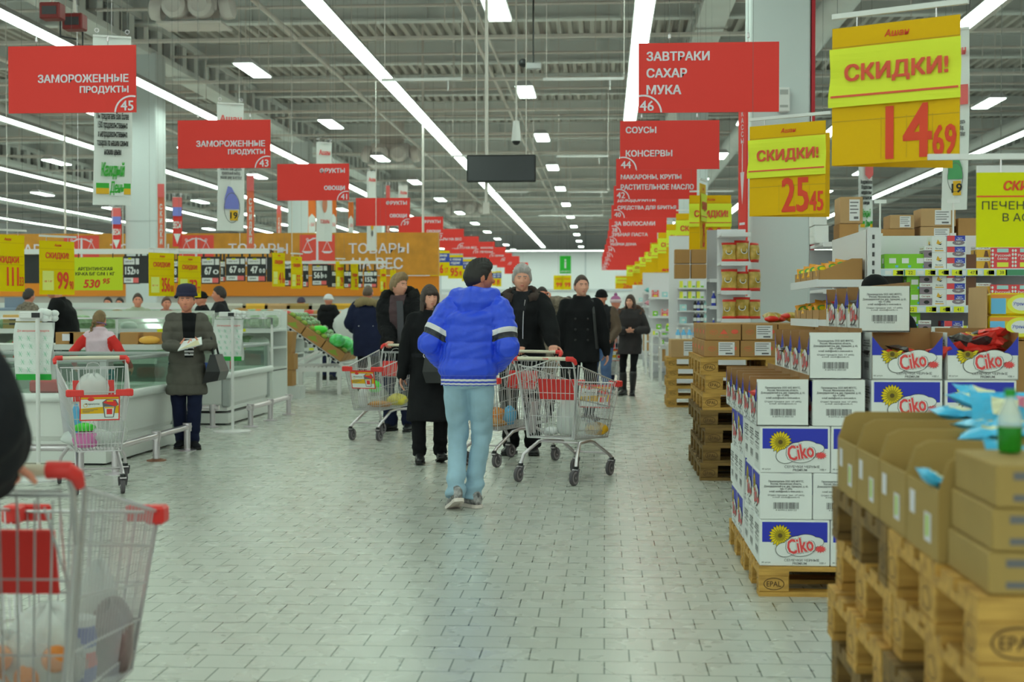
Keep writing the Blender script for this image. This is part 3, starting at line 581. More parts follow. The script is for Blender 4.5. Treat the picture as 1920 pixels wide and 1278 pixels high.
# vertical red panels on the near right column
mb = MB(); M = frame((1.70, 17.6, 2.75), (.42, -1, 0), (0, 0, 1)); mb.bx(-.105, .105, -1.17, 1.17, -.01, .01, RED, M)
mb.poly([(-.05, .35), (.05, .35), (.0, -.05)], LET, M, .012); mb.rect(-.01, .01, .3, .7, LET, M, .012); mb.text('К\nА\nС\nС\nЫ', 0, .9, .4, LET, M, .012)
for q in range(6): mb.rect(-.07, .07, -.3 - q * .13, -.27 - q * .13, LET, M, .012)
tag(mb.build('column_sign'), 'tall red vertical pointer sign on the left side of the near right column', 'sign')
mb = MB(); mb.bx(2.585, 2.63, 17.99, 18.2, 1.8, 5.4, mat('edge_red', (160, 30, 40), .5)); tag(mb.build('column_sign'), 'thin dark red panel on the right edge of the near right column', 'sign')
t = thing('wall_speaker', 'small white speaker box high on the right column', 'speaker', at(1470, 186, 17.86)); mb = MB(); mb.rbox(-.075, .075, 0, .12, -.15, .15, WHITE, .01); mb.build('casing', t); mb = MB(); mb.bx(-.05, .05, -.004, 0, .06, .12, mat('speaker_mesh', (150, 160, 150))); mb.bx(-.05, .05, -.004, 0, -.1, -.07, MATS['speaker_mesh']); mb.build('grille', t)
# ------------------------------------------------------------------ ochre fascia over the weighing counters
FAS = mat('fascia_ochre', (178, 128, 34), .5, var=(3, .14)); FRED = mat('fascia_red', (208, 72, 56), .5); FORG = mat('fascia_orange', (206, 126, 20), .5)
Yf = 35.0; k = depth_scale(Yf, 400); L0 = at(-560, 437, Yf).x; L1 = at(822, 437, Yf).x; zt = at(400, 437, Yf).z; zb = at(400, 516, Yf).z
mb = MB(); mb.bx(L0, L1, Yf, Yf + .25, zb, zt, FAS); M = front(0, Yf - .005, 0); X = lambda px: at(px, 480, Yf - .005).x; Z = lambda py: at(480, py, Yf - .005).z
def scales(cx):
    mb.rect(X(cx - 33), X(cx + 33), Z(497), Z(440), FRED, M, .002); g = lambda dx, dy: (X(cx + dx), Z(dy))
    q = [g(-2.2, 489), g(2.2, 489), g(1.8, 446), g(0, 444), g(-1.8, 446)]; mb.poly(q, LET, M, .006)
    mb.poly([g(-19, 491), g(-8, 488), g(8, 488), g(19, 491)], LET, M, .007)
    for s_ in (-1, 1):
        mb.poly([g(0, 447), g(s_ * 8, 449), g(s_ * 16, 453), g(s_ * 19, 453), g(s_ * 19, 450), g(s_ * 15, 450), g(s_ * 8, 446), g(0, 446)][::s_ if s_ < 0 else 1], LET, M, .006)
        mb.ring(*g(s_ * 18.5, 449), 2.4 * k, 1.0 * k, LET, M, .006)
        for e in (-9, 9):
            a, b = g(s_ * 18.5, 452), g(s_ * 18.5 + e, 472); mb.poly([(a[0] - .5 * k, a[1]), (a[0] + .5 * k, a[1]), (b[0] + .5 * k, b[1]), (b[0] - .5 * k, b[1])][::-1], LET, M, .006)
        mb.poly([g(s_ * 18.5 - 11, 471), g(s_ * 18.5 + 11, 471), g(s_ * 18.5 + 5, 475), g(s_ * 18.5 - 5, 475)][::-1], LET, M, .007)
for cx in (595, 368, 153, -60): scales(cx)
for cx in (710, 484, 262, 45): mb.text('ТОВАРЫ', X(cx), Z(466), 19 * k, LET, M, .006, wx=112 * k, bold=.02); mb.text('НА ВЕС', X(cx - 2), Z(494), 21 * k, LET, M, .006, wx=94 * k, bold=.02)
tag(mb.build('fascia_board'), 'long ochre fascia board with white lettering and red scales pictures', 'fascia sign')
mb = MB(); zb2 = at(400, 555, Yf).z; mb.bx(L0, L1, Yf + .05, Yf + .2, zb2, zb - .02, FORG); struct(mb.build('wall_orange'))
mb = MB(); mb.bx(L0, L1, Yf + .1, Yf + .3, 0, zb2 - .001, mat('fascia_lower', (160, 164, 150), .6)); struct(mb.build('wall_counter'))
mb = MB()
for q in (L0 + 1, (L0 + L1) / 2, L1 - .4): mb.tube([(q, Yf + .12, zt + .001), (q, Yf + .12, 8.549)], .03, PIPE, 6)
struct(mb.build('ceiling_fascia_rods'))
# black price boards hanging in front of the fascia, from a white rail
BB = mat('board_black', (34, 36, 36), .5); Yb = 27.0
r0 = at(-40, 472, Yb); r1 = at(505, 472, Yb); t = thing('hanging_rail', 'long white rail carrying the black price boards over the counters', 'rail', r0)
mb = MB(); mb.bx(0, r1.x - r0.x, -.03, .03, -.05, .05, WHITE); mb.build('bar', t)
for e in (.1, .5, .9): mb = MB(); mb.tube([((r1.x - r0.x) * e, 0, .05), ((r1.x - r0.x) * e, 0, 8.549 - r0.z)], .008, PIPE, 4); mb.build('hanging_wire', t)
r2 = at(528, 492, Yb + 2); r3 = at(725, 508, Yb + 2); t = thing('hanging_rail', 'shorter white rail carrying the black 561 90 and 153 90 boards', 'rail', r2); mb = MB(); mb.bx(0, r3.x - r2.x, -.02, .02, -.03, .03, WHITE); mb.build('bar', t)
for e in (.1, .9): mb = MB(); mb.tube([((r3.x - r2.x) * e, 0, .03), ((r3.x - r2.x) * e, 0, 8.549 - r2.z)], .008, PIPE, 4); mb.build('hanging_wire', t)
def black_board(x0, x1, y0, y1, big, small, lab, Y=Yb, red=True, rail=472):
    c = at((x0 + x1) / 2, (y0 + y1) / 2, Y + .06); k = depth_scale(Y, x0); W = (x1 - x0) * k; H = (y1 - y0) * k; M = front(0, 0, 0)
    t = thing('price_board', lab, 'price board', c, group='black price boards over the counters'); mb = MB(); mb.bx(-W / 2, W / 2, 0, .02, -H / 2, H / 2, BB)
    if big or small:
        mb.rect(-.46 * W, .2 * W, .2 * H, .42 * H, PAPER, M, .004); mb.rect(.26 * W, .48 * W, .2 * H, .42 * H, PAPER, M, .004); mb.rect(-.2 * W, .0, .38 * H, .44 * H, LIMEB, M, .006); mb.text('цена за кг', -.13 * W, .3 * H, .06 * H, INK, M, .006, wx=.5 * W)
        mb.rect(-.46 * W, .1 * W, -.46 * H, -.28 * H, PAPER, M, .004); mb.rect(.1 * W, .44 * W, -.46 * H, -.28 * H, PINKL if red else PAPER, M, .004); mb.text('цена', -.2 * W, -.37 * H, .08 * H, INK, M, .006, wx=.34 * W)
        if big: mb.text(big, -.12 * W, -.02 * H, .27 * H, PAPER, M, .006, wx=.5 * W if len(big) > 2 else .36 * W, bold=.06)
        if small: mb.text(small, .3 * W, -.06 * H, .17 * H, PAPER, M, .006, wx=.3 * W, bold=.05, space=1.4)
    mb.build('board', t)
    top = at(x0, rail, Y).z - c.z
    for e in (-.35, .35): mb = MB(); mb.bx(e * W - .012, e * W + .012, -.04, .012, H / 2 - .005, top + .05, BLACK); mb.build('hook', t)
for q in [(231, 262, 480, 532, '152', '90', 'black price board reading 152 90 right of the lime sign'), (377, 412, 481, 532, '67', '0', 'black price board reading 67 0 right of the yellow 73 sign'), (423, 460, 481, 527, '67', '00', 'black price board reading 67 00'), (463, 499, 481, 528, '47', '00', 'black price board reading 47 00'),
          (44, 75, 477, 531, '', '', 'blank black board between the yellow 111 33 and 99 90 signs'), (262, 281, 479, 531, '', '', 'blank black board edge left of the yellow 356 sign'), (500, 514, 482, 528, '', '', 'blank black board right of the 47 00 board'), (325, 336, 486, 530, '8', '', 'black board showing only an 8 between two yellow signs'), (413, 422, 487, 528, '71', '', 'narrow black board reading 71')]:
    black_board(*q[:7])
for q in [(534, 546, 489, 536, '', '90', 'black board strip reading 90 left of the yellow sign pair'), (568, 578, 494, 538, '', '90', 'black board strip reading 90 left of the 561 90 board'), (585, 614, 495, 535, '561', '90', 'black price board reading 561 90'), (614, 622, 496, 538, '', '', 'blank black board strip right of the 561 90 board'), (622, 640, 507, 538, '', '90', 'black board strip reading 90 right of the 561 90 board'), (645, 658, 507, 539, '', '90', 'black board reading 90 between two narrow yellow signs'),
          (672, 680, 507, 539, '', '90', 'black board strip reading 90 beside the 153 90 board'), (682, 707, 507, 539, '153', '90', 'black price board reading 153 90')]:
    black_board(*q[:7], Y=Yb + 2, rail=500)
TDZ[0] = .00012
# ------------------------------------------------------------------ pallets
WOODN = mat('pallet_wood', (186, 154, 72), .7, var=(5, .3, (138, 108, 44)), stretch=(1, 6, 6)); WOODO = mat('pallet_wood_old', (122, 100, 48), .75, var=(4, .3, (80, 64, 30)), stretch=(1, 6, 6)); STAMP = mat('burnt_stamp', (70, 52, 28), .8)
def pallet0(wood):
    t = thing('pallet', 'x', 'pallet'); mb = MB()
    for i in range(5):
        y0 = -.4 + i * (.8 - .13) / 4; w_ = .145 if i in (0, 2, 4) else .10; y0 = (-.4, -.225, -.0725, .125, .255)[i]
        mb.bx(-.6, .6, y0, y0 + w_, .122, .144, wood)
    mb.build('deck', t)
    for x in (-.5275, 0, .5275): mb = MB(); mb.bx(x - .0725, x + .0725, -.4, .4, .1005, .1215, wood); mb.build('stringer', t)
    for x in (-.5275, 0, .5275):
        for y, w_ in ((-.35, .1), (0, .145), (.35, .1)):
            mb = MB(); mb.rbox(x - .0725, x + .0725, y - w_ / 2, y + w_ / 2, .022, .10, wood, .004)
            if y < 0 and x:
                M = front(x, y - w_ / 2, .061); mb.ring(0, 0, .05, .004, STAMP, M, .001, sy=.6); mb.text('EPAL', 0, 0, .026, STAMP, M, .001, wx=.07)
            if x < 0:
                M = frame((x - .0725, y, .061), (0, -1, 0), (0, 0, 1)); mb.ring(0, 0, .04, .003, STAMP, M, .001, sy=.6)
            mb.build('block', t)
    for y, w_ in ((-.35, .1), (0, .145), (.35, .1)): mb = MB(); mb.bx(-.6, .6, y - w_ / 2, y + w_ / 2, 0, .0215, wood); mb.build('runner', t)
    return t
PAL = {}
def pallet(x, y, z, lab, wood='n', rz=0, group=None):
    """x, y = front left corner"""
    loc = (x + .6, y + .4, z)
    if wood not in PAL:
        PAL[wood] = pallet0(WOODN if wood == 'n' else WOODO); o = PAL[wood]; o.location = loc; o['label'] = lab; o.rotation_euler[2] = rz
        if group: o['group'] = group
        return o
    return copy_tree(PAL[wood], lab, loc, rz, group)
# ------------------------------------------------------------------ white and blue seed cartons
CW = mat('carton_white', (204, 214, 212), .5, var=(3, .03)); CB = mat('carton_blue', (36, 48, 160), .5); KRAFT = mat('kraft_inside', (134, 106, 62), .7, var=(6, .06)); PET = mat('petal_yellow', (196, 184, 10), .5); SEEDD = mat('seed_dark', (80, 70, 14), .6); CRED = mat('brand_red', (228, 70, 68), .5); TAPE = mat('clear_tape', (176, 190, 188), .3)
def ciko_face(mb, M, w, h, cut=False):
    X = lambda a: (a - .5) * w; Y = lambda a: (a - .5) * h
    if not cut: mb.rect(X(.035), X(.965), Y(.52), Y(.95), CB, M, .0008)
    else:
        mb.poly([(X(.005), Y(.52)), (X(.25), Y(.52)), (X(.12), Y(.70)), (X(.005), Y(.92))], CB, M, .0008); mb.poly([(X(.75), Y(.52)), (X(.995), Y(.52)), (X(.995), Y(.92)), (X(.88), Y(.70))], CB, M, .0008)
    cx, cy = X(.29), Y(.66 if not cut else .54); r = .165 * w
    if True:
        for k in range(20):
            a = 2 * math.pi * k / 20
            if cut and math.sin(a) > .35: continue
            ca, sa = math.cos(a), math.sin(a); P = lambda l, q: (cx + ca * l - sa * q, cy + (sa * l + ca * q))
            mb.poly([P(.35 * r, -.05 * r), P(.75 * r, -.16 * r), P(1.04 * r, 0), P(.75 * r, .16 * r), P(.35 * r, .05 * r)], INKB, M, .0012); mb.poly([P(.38 * r, -.03 * r), P(.75 * r, -.11 * r), P(.98 * r, 0), P(.75 * r, .11 * r), P(.38 * r, .03 * r)], PET, M, .0016)
        mb.oval(cx, cy, .46 * r, .46 * r if not cut else .3 * r, mat('flower_heart', (140, 130, 10), .6), M, .002); mb.oval(cx, cy, .2 * r, .2 * r, SEEDD, M, .0023)
    d = 0 if not cut else -.06
    for m, g, z in ((INKB, .012, .0026), (CW, 0, .0042)):
        for q, (a, b, ra, rb) in enumerate(((.57, .44, .23, .215), (.80, .53, .11, .10), (.36, .36, .13, .15), (.66, .53, .18, .16))):
            yy = b + d; mb.oval(X(a), Y(yy), ra * w + g * w * .6, rb * h + g * h * .9, m, M, z + q * .0003)
    mb.text('Ciko', X(.575), Y(.46 + d), .335 * h, INK, M, .0056, wx=.40 * w, bold=.075, rot=10); mb.text('Ciko', X(.575), Y(.46 + d), .325 * h, CW, M, .0061, wx=.385 * w, bold=.06, rot=10); mb.text('Ciko', X(.575), Y(.46 + d), .315 * h, CRED, M, .0066, wx=.365 * w, bold=.03, rot=10)
    P = []
    for k in range(24):
        a = 2 * math.pi * k / 24; q = (1.0 if k % 2 else .62); P.append((X(.865) + .09 * w * q * math.cos(a + .3), Y(.38 + d) + .085 * h * q * math.sin(a + .3)))
    mb.poly(P, CRED, M, .0056)
    mb.text('СЕМЕЧКИ ЧЕРНЫЕ', X(.6), Y(.135), .055 * h, INK, M, .001, wx=.5 * w, bold=.02); mb.text('PREMIUM', X(.57), Y(.065), .05 * h, INK, M, .001, wx=.2 * w, bold=.02); mb.text('40 штук', X(.09), Y(.08), .04 * h, INK, M, .001, wx=.13 * w); mb.text('100 г', X(.9), Y(.075), .04 * h, INK, M, .001, wx=.09 * w)
def end_face(mb, M, w, h, side=False):
    mb.text('Производитель ООО АИЗ ФРУТС,\nРоссия, Московская область,\nДомодедовский р-н, дер. Одинцово, д. 63,\nтел. +7 (495)\ne-mail: seeds@seeds.ru www.seeds.ru', 0, .21 * h, .27 * h, INK, M, .001, wx=.84 * w)
    mb.text('Отдел продаж тел. +7 (495)\ne-mail: seeds@seeds.ru', 0, .0, .085 * h, INK, M, .001, wx=.7 * w)
    x = -.24 * w; r_ = random.Random(3)
    while x < .24 * w:
        q = r_.choice((.008, .012, .018)) * w; mb.rect(x, x + q, -.27 * h, -.13 * h, INK, M, .001); x += q + r_.choice((.007, .01, .013)) * w
    mb.text('4 607012 350123', 0, -.295 * h, .03 * h, INK, M, .001, wx=.4 * w)
BWd, BD, BH = .335, .25, .226
def carton_closed():
    mb = MB(); mb.rbox(-BWd / 2, BWd / 2, -BD / 2, BD / 2, .001, BH - .001, CW, .004)
    ciko_face(mb, frame((0, -BD / 2 - .0003, BH / 2), (1, 0, 0), (0, 0, 1)), BWd, BH); ciko_face(mb, frame((0, BD / 2 + .0003, BH / 2), (-1, 0, 0), (0, 0, 1)), BWd, BH)
    end_face(mb, frame((BWd / 2 + .0003, 0, BH / 2), (0, 1, 0), (0, 0, 1)), BD, BH); end_face(mb, frame((-BWd / 2 - .0003, 0, BH / 2), (0, -1, 0), (0, 0, 1)), BD, BH)
    mb.rect(-BWd / 2, BWd / 2, -.025, .025, TAPE, Matrix.Translation((0, 0, BH - .0005)), 0)
    return mb.mesh('seed_carton', auto=30)
def carton_open():
    """display carton: scooped front (-Y), kraft inside"""
    t = thing('display_carton', 'x', 'carton'); w, d, h, e = BWd / 2, BD / 2, BH, .004
    def wall(mb, pts, M, th=e):
        mb.poly(pts, CW, M, 0); mb.poly(pts[::-1], KRAFT, M, -th); n = len(pts)
        mb.add([(p[0], p[1], 0) for p in pts] + [(p[0], p[1], -th) for p in pts], [(i, i + n, (i + 1) % n + n, (i + 1) % n) for i in range(n)], KRAFT, M)
    mb = MB(); mb.bx(-w, w, -d, d, .001, .006, CW)
    wall(mb, [(-w, 0), (w, 0), (w, h + .02), (-w, h + .02)], frame((0, d, 0), (-1, 0, 0), (0, 0, 1)))
    for sx in (-1, 1):
        q = [(-d, 0), (d, 0), (d, h), (-d, h)] ; M = frame((sx * w, 0, 0), (0, sx, 0), (0, 0, 1)); wall(mb, q, M)
        end_face(mb, frame((sx * (w + .0003), 0, h / 2), (0, sx, 0), (0, 0, 1)), 2 * d, h)
    mb.build('body', t)
    mb = MB(); P = [(-w, 0), (w, 0), (w, h * .94)] + [(w * .98 * math.cos(math.pi * k / 14), h * .94 - h * .43 * math.sin(math.pi * k / 14) ** .8) for k in range(1, 14)] + [(-w, h * .94)]
    wall(mb, P, frame((0, -d, 0), (1, 0, 0), (0, 0, 1))); ciko_face(mb, frame((0, -d - .0005, h / 2), (1, 0, 0), (0, 0, 1)), 2 * w, h, True); mb.build('scooped_front', t)
    return t
cm = carton_closed(); op0 = carton_open(); op_used = False
def ccl(x, y, z, rot, lab):
    o = link(cm, 'seed_carton', None, (x, y, z), R(-90) if rot else 0); tag(o, lab, 'carton', 'white and blue sunflower seed cartons'); return o
PKR = mat('packet_red', (226, 60, 50), .35); PKB = mat('packet_black', (50, 46, 44), .35); PKY = mat('packet_yellow', (222, 190, 20), .35)
def pillow(mb, L, W, T, cols, M=None, n=6):
    """sealed pillow packet lying in XY"""
    for s_ in (1, -1):
        for i in range(n):
            for j in range(n):
                q = []
                for a, b in ((i, j), (i + 1, j), (i + 1, j + 1), (i, j + 1)):
                    u, v = a / n * 2 - 1, b / n * 2 - 1; zz = T / 2 * max(0, (1 - u ** 4) * (1 - v ** 4)) ** .6 + .004 * math.sin(7 * u + 5 * v) * (1 - u * u)
                    q.append((u * L / 2 * (1 - .06 * (1 - abs(v)) ), v * W / 2, s_ * zz))
                mb.add(q if s_ > 0 else q[::-1], [(0, 1, 2, 3)], cols(i / n, j / n), M)
def seed_packet():
    mb = MB(); pillow(mb, .2, .11, .04, lambda u, v: PKB if u < .3 else (PKY if .5 <= u < .65 and .3 < v < .7 else PKR)); mb.ring(.01, 0, .03, .01, PKY, None, .023); mb.text('ciko', .03, 0, .02, PAPER, None, .0235, bold=.03)
    return mb.mesh('seed_packet', smooth=False)
pk = seed_packet(); npk = [0]
def packet(x, y, z, rx, ry, rz, lab='red and black seed packet lying in an open white carton'):
    o = link(pk, 'seed_packet', None, (x, y, z)); o.rotation_euler = (rx, ry, rz); npk[0] += 1
    return tag(o, lab, 'packet', 'red and black seed packets in the open cartons')
def copn(x, y, z, rot, lab, fill=4, high=False):
    global op_used
    rz = R(-90) if rot else 0
    if not op_used: op0.location = (x, y, z); op0.rotation_euler[2] = rz; op0['label'] = lab; op0['group'] = 'open white display cartons'; op_used = True
    else: copy_tree(op0, lab, (x, y, z), rz, 'open white display cartons')
    for k in range(fill):
        u, v = (-.09 + .06 * k if not high else random.uniform(-.065, .065)), random.uniform(-.06, .03); a = math.cos(rz); b = math.sin(rz); zz = z + .105 + .012 * (k % 3) + (.008 * k if high else 0)
        packet(x + u * a - v * b, y + u * b + v * a, zz, random.uniform(-.5, .3), random.uniform(-.35, .35), rz + random.uniform(-.9, .9))
PX, PY = .745, 6.87
for pi, py0 in enumerate((PY, PY + .83)):
    pallet(PX, py0, 0, 'wooden pallet under the %s stack of white seed cartons' % ('front', 'rear')[pi])
    for L in range(3):
        z = .145 + L * BH
        if (L + pi) % 2 == 0:
            for i in range(3):
                for j in range(3): ccl(PX + .005 + BWd * (i + .5) + i * .004, py0 + .01 + BD * (j + .5) + j * .004, z, False, 'closed white seed carton, %s pallet, %s layer up, %s from aisle, %s row' % (('front', 'rear')[pi], ORD[L], ORD[i], ORD[j]))
        else:
            for i in range(4):
                for j in range(2): ccl(PX + .005 + BD * (i + .5) + i * .004, py0 + .01 + BWd * (j + .5) + j * .004, z, True, 'closed end-on seed carton, %s pallet, %s layer up, %s from aisle, %s row' % (('front', 'rear')[pi], ORD[L], ORD[i], ORD[j]))
z4 = .145 + 3 * BH; z5 = z4 + BH; z6 = z5 + BH; B2 = BWd + .006
for j in range(5): copn(PX - .012 + BD / 2, PY + .01 + BWd / 2 + j * B2, z4, True, 'open white carton facing the aisle, lower open row, %s from the front' % ORD[j], 3)
for j in range(4):
    ccl(PX + .255 + BD / 2, PY + .012 + BWd / 2 + j * B2, z4, True, 'closed end-on seed carton beside the lower open row, %s from the front' % ORD[j])
    copn(PX + .238 + BD / 2, PY + .012 + BWd / 2 + j * B2, z5, True, 'open white carton facing the aisle, middle open row, %s from the front' % ORD[j], 3)
for i in range(2):
    for j in range(4):
        ccl(PX + .535 + BWd / 2 + i * (BWd + .012), PY + .012 + BD / 2 + j * (BD + .008), z4, False, 'closed blue sunflower carton under the open ones, %s from left, %s row' % (ORD[i], ORD[j]))
        if j == 0: copn(PX + .535 + BWd / 2 + i * (BWd + .02), PY + .012 + BD / 2, z5, False, ('left-hand open carton showing its scooped blue front, half empty', 'right-hand open carton heaped with seed packets')[i], 6 if i == 0 else 12, i == 1)
        elif j < 3: ccl(PX + .535 + BWd / 2 + i * (BWd + .02), PY + .02 + BD / 2 + j * (BD + .008), z5, False, 'closed seed carton behind the open scooped ones, %s from left, %s row' % (ORD[i], ORD[j]))
for j in range(3): copn(1.375, 7.40 + BWd / 2 + j * B2 - .33, z6, True, 'open white carton on the topmost layer facing the aisle, %s from the front' % ORD[j], 3)
# ------------------------------------------------------------------ brown carton stacks farther along the aisle
CARD = mat('cardboard', (152, 120, 66), .7, var=(4, .06)); CARD2 = mat('cardboard_pale', (164, 140, 92), .7, var=(4, .06)); CARDD = mat('cardboard_dark', (112, 86, 46), .7); MRK = mat('carton_print_red', (206, 88, 62), .6); LABW = mat('carton_label', (206, 212, 208), .6)
def brown_box(w, d, h, marks=True, label=True, m=CARD):
    mb = MB(); mb.rbox(-w / 2, w / 2, -d / 2, d / 2, .001, h - .001, m, .004)
    M = front(0, -d / 2 - .0005, h / 2)
    if marks:
        mb.ring(-.28 * w, 0, .11 * w, .008 * w, MRK, M, .001, sy=.6); mb.text('вкус', -.28 * w, 0, .1 * h, MRK, M, .001, wx=.12 * w)
        mb.add([(-.1 * w, -.12 * h, .001), (.12 * w, -.12 * h, .001), (.01 * w, .18 * h, .001)], [(0, 1, 2)], MRK, M); mb.oval(.32 * w, .02 * h, .1 * w, .14 * h, MRK, M, .001); mb.text('хрустящие', 0, -.3 * h, .06 * h, MRK, M, .001, wx=.3 * w)
        M2 = frame((-w / 2 - .0005, 0, h / 2), (0, -1, 0), (0, 0, 1)); mb.oval(-.2 * d, 0, .12 * d, .14 * h, MRK, M2, .001); mb.rect(.1 * d, .16 * d, -.2 * h, .2 * h, MRK, M2, .001)
    if label:
        mb.rect(-.1 * w, .36 * w, -.4 * h, .4 * h, LABW, M, .0016)
        for q in range(4): mb.rect(-.07 * w, (.3 - .06 * (q % 2)) * w, .27 * h - q * .13 * h, .31 * h - q * .13 * h, INK, M, .002)
        mb.rect(.1 * w, .3 * w, -.33 * h, -.24 * h, INK, M, .002)
    mb.rect(-w / 2, w / 2, -.02, .02, CARDD, Matrix.Translation((0, 0, h - .0005)), 0)
    return mb.mesh('cardboard_box', auto=30)
bm1 = brown_box(.285, .38, .135, True, False); bm2 = brown_box(.285, .38, .135, True, True)
SX, SY = .80, 11.6
for pi, yy in enumerate((SY, SY + .82)):
    for k in range(7): pallet(SX + .02 * ((k * 7) % 3 - 1), yy, .144 * k, 'pallet in the tall stack beside the aisle, %s up, %s stack' % (ORD[k], ('front', 'rear')[pi]), 'o' if k < 4 else 'n')
    for L in range(2):
        for i in range(4):
            for j in range(2):
                o = link(bm2 if (L == 0 or i % 2) else bm1, 'cardboard_box', None, (SX + .155 + i * .293 + L * .012, yy + .2 + j * .395, 1.009 + L * .136)); tag(o, 'brown carton with red prints, %s tall pallets, %s layer, %s from aisle, %s row' % (('front', 'rear')[pi], ORD[L], ORD[i], ORD[j]), 'carton', 'brown cartons on the tall pallet stacks')
FX, FY = .90, 20.6
for k in range(5): pallet(FX + .02 * (k % 2), FY, .144 * k, 'pallet in the short far stack of five, %s from the floor' % ORD[k], 'n')
bm3 = brown_box(.46, .38, .26, False, True, CARD2)
for i in range(2):
    for j in range(2): tag(link(bm3, 'cardboard_box', None, (FX + .29 + i * .5, FY + .2 + j * .4, .721)), 'plain pale carton on the short far pallet stack, %s from aisle, %s row' % (ORD[i], ORD[j]), 'carton', 'pale cartons on the far pallet stack')
# crisp bags
BAGG = mat('bag_gold', (150, 128, 34), .3, var=(14, .25, (196, 176, 90))); BAGR = mat('bag_red', (196, 46, 34), .3)
def bag_mesh(w=.17, h=.22):
    mb = MB(); n = 8; m_ = 10; rings = []
    for i in range(n + 1):
        v = i / n; t_ = .055 * math.sin(math.pi * min(max(v, .02), .98)) ** .6 + .003; ww = w / 2 * (1 - .12 * math.sin(math.pi * v) + .03 * math.sin(9 * v))
        rings.append([(ww * math.cos(2 * math.pi * k / m_), t_ * math.sin(2 * math.pi * k / m_) - .02 * v, h * v) for k in range(m_)])
    for i in range(n): mb.loft(rings[i:i + 2], BAGR if i == 0 or i >= n - 1 else BAGG, caps=i in (0, n - 1))
    mb.oval(0, h * .5, w * .22, w * .2, PAPER, front(0, -.062, 0), 0); mb.oval(0, h * .5, w * .17, w * .15, SEEDD, front(0, -.063, 0), 0)
    return mb.mesh('crisp_bag', smooth=True)
bg = bag_mesh()
def bag(x, y, z, lab, s=1.0, rz=0, rx=0):
    o = link(bg, 'crisp_bag', None, (x, y, z), rz); o.scale = (s, s, s); o.rotation_euler[0] = rx; return tag(o, lab, 'crisp bag', 'golden crisp bags')
for i, (x, y) in enumerate(((1.38, 11.8), (1.5, 11.95), (1.62, 11.8), (1.75, 11.98))): bag(x, y, 1.30 + .015, 'golden crisp bag lying flat on the brown cartons, %s from the left' % ORD[i], .75, i, R(-84))
# end shelf unit with crisp bags
SHW = mat('shelf_white', (194, 206, 198), .5); SHG = mat('shelf_grey', (150, 160, 154), .5)
def shelf_unit(x0, x1, y0, y1, zs, ztop, lab, back='y', lip=.035, thing_name='shelf_unit', panel=SHW):
    """shelves between the given limits; back panel at y1 ('y'), at x1 ('x')"""
    t = thing(thing_name, lab, 'shelving'); mb = MB()
    if back == 'y': mb.bx(x0, x1, y1 - .02, y1, 0, ztop, panel)
    else: mb.bx(x1 - .02, x1, y0, y1, 0, ztop, panel)
    mb.build('back_panel', t)
    mb = MB(); mb.bx(x0, x1, y0, y1, 0, .1, SHG); mb.build('plinth', t)
    for z in zs:
        mb = MB(); mb.bx(x0, x1 - (.02 if back == 'x' else 0), y0, y1 - (.02 if back == 'y' else 0), z - .03, z, SHW)
        if back == 'y': mb.bx(x0, x1, y0 - .012, y0, z - .045, z + .002, SHW)
        else: mb.bx(x0 - .012, x0, y0, y1, z - .045, z + .002, SHW)
        mb.build('shelf', t)
    return t
# crisp end shelf: x 1352..1400 px at about 16.4 m
u0 = at(1352, 500, 16.2).x; u1 = at(1404, 500, 16.2).x
shelf_unit(u0, u1 + .02, 16.2, 16.8, [.5, 1.30, 1.62, 1.95, 2.28], 2.35, 'white end shelf stacked with golden crisp bags left of the column')
for L, z in enumerate((1.30, 1.62, 1.95)):
    for i in range(3): bag(u0 + .1 + i * .15, 16.32 + .05 * i, z, 'golden crisp bag standing on the end shelf, %s shelf up, %s from the left' % (ORD[L], ORD[i]), 1.0 + .12 * ((i + L) % 2), (i - 1) * .5 + .2 * L, -.12)
bmS = brown_box(.2, .25, .19, False, False)
for i in range(2):
    for j in range(2): tag(link(bmS, 'cardboard_box', None, (u0 - .28 + i * .22, 19.2, 1.83 + j * .2)), 'small brown carton high on the shelf behind the crisp bags, %s up, %s across' % (ORD[j], ORD[i]), 'carton', 'small cartons behind the crisp bags')
s0 = at(1330, 500, 19.0).x; shelf_unit(s0, s0 + .9, 18.95, 19.5, [.6, 1.1, 1.46, 1.82], 2.5, 'white shelving behind the crisp bags with bottles and cartons', panel=SHG)
# ------------------------------------------------------------------ products in boxes and bottles
def prod(name, w, d, h, base, art=None, n=0):
    mb = MB(); mb.bx(-w / 2, w / 2, -d / 2, d / 2, .0005, h, base)
    if art: art(mb, w, h, front(0, -d / 2 - .0008, h / 2)); art(mb, d, h, frame((-w / 2 - .0008, 0, h / 2), (0, -1, 0), (0, 0, 1)))
    return mb.mesh(name)
C_ = lambda n, *c: mat(n, c, .45)
GRB = C_('pack_green', 112, 182, 34); GRB2 = C_('pack_leaf', 74, 150, 60); PWH = C_('pack_white', 210, 214, 206); PBL = C_('pack_blue', 50, 66, 160); PRD = C_('pack_red', 226, 66, 70); PBR = C_('pack_brown', 96, 62, 36); POC = C_('pack_ochre', 196, 160, 40); PGR = C_('pack_grey', 120, 112, 116); PLB = C_('pack_skyblue', 90, 170, 214); PMN = C_('pack_mint', 150, 200, 190); PLM = C_('pack_lemon', 220, 214, 60)
def a_green(mb, w, h, M): mb.rect(-.2 * w, .25 * w, -.12 * h, .22 * h, PWH, M); mb.rect(.2 * w, .4 * w, -.4 * h, -.25 * h, PLB, M)
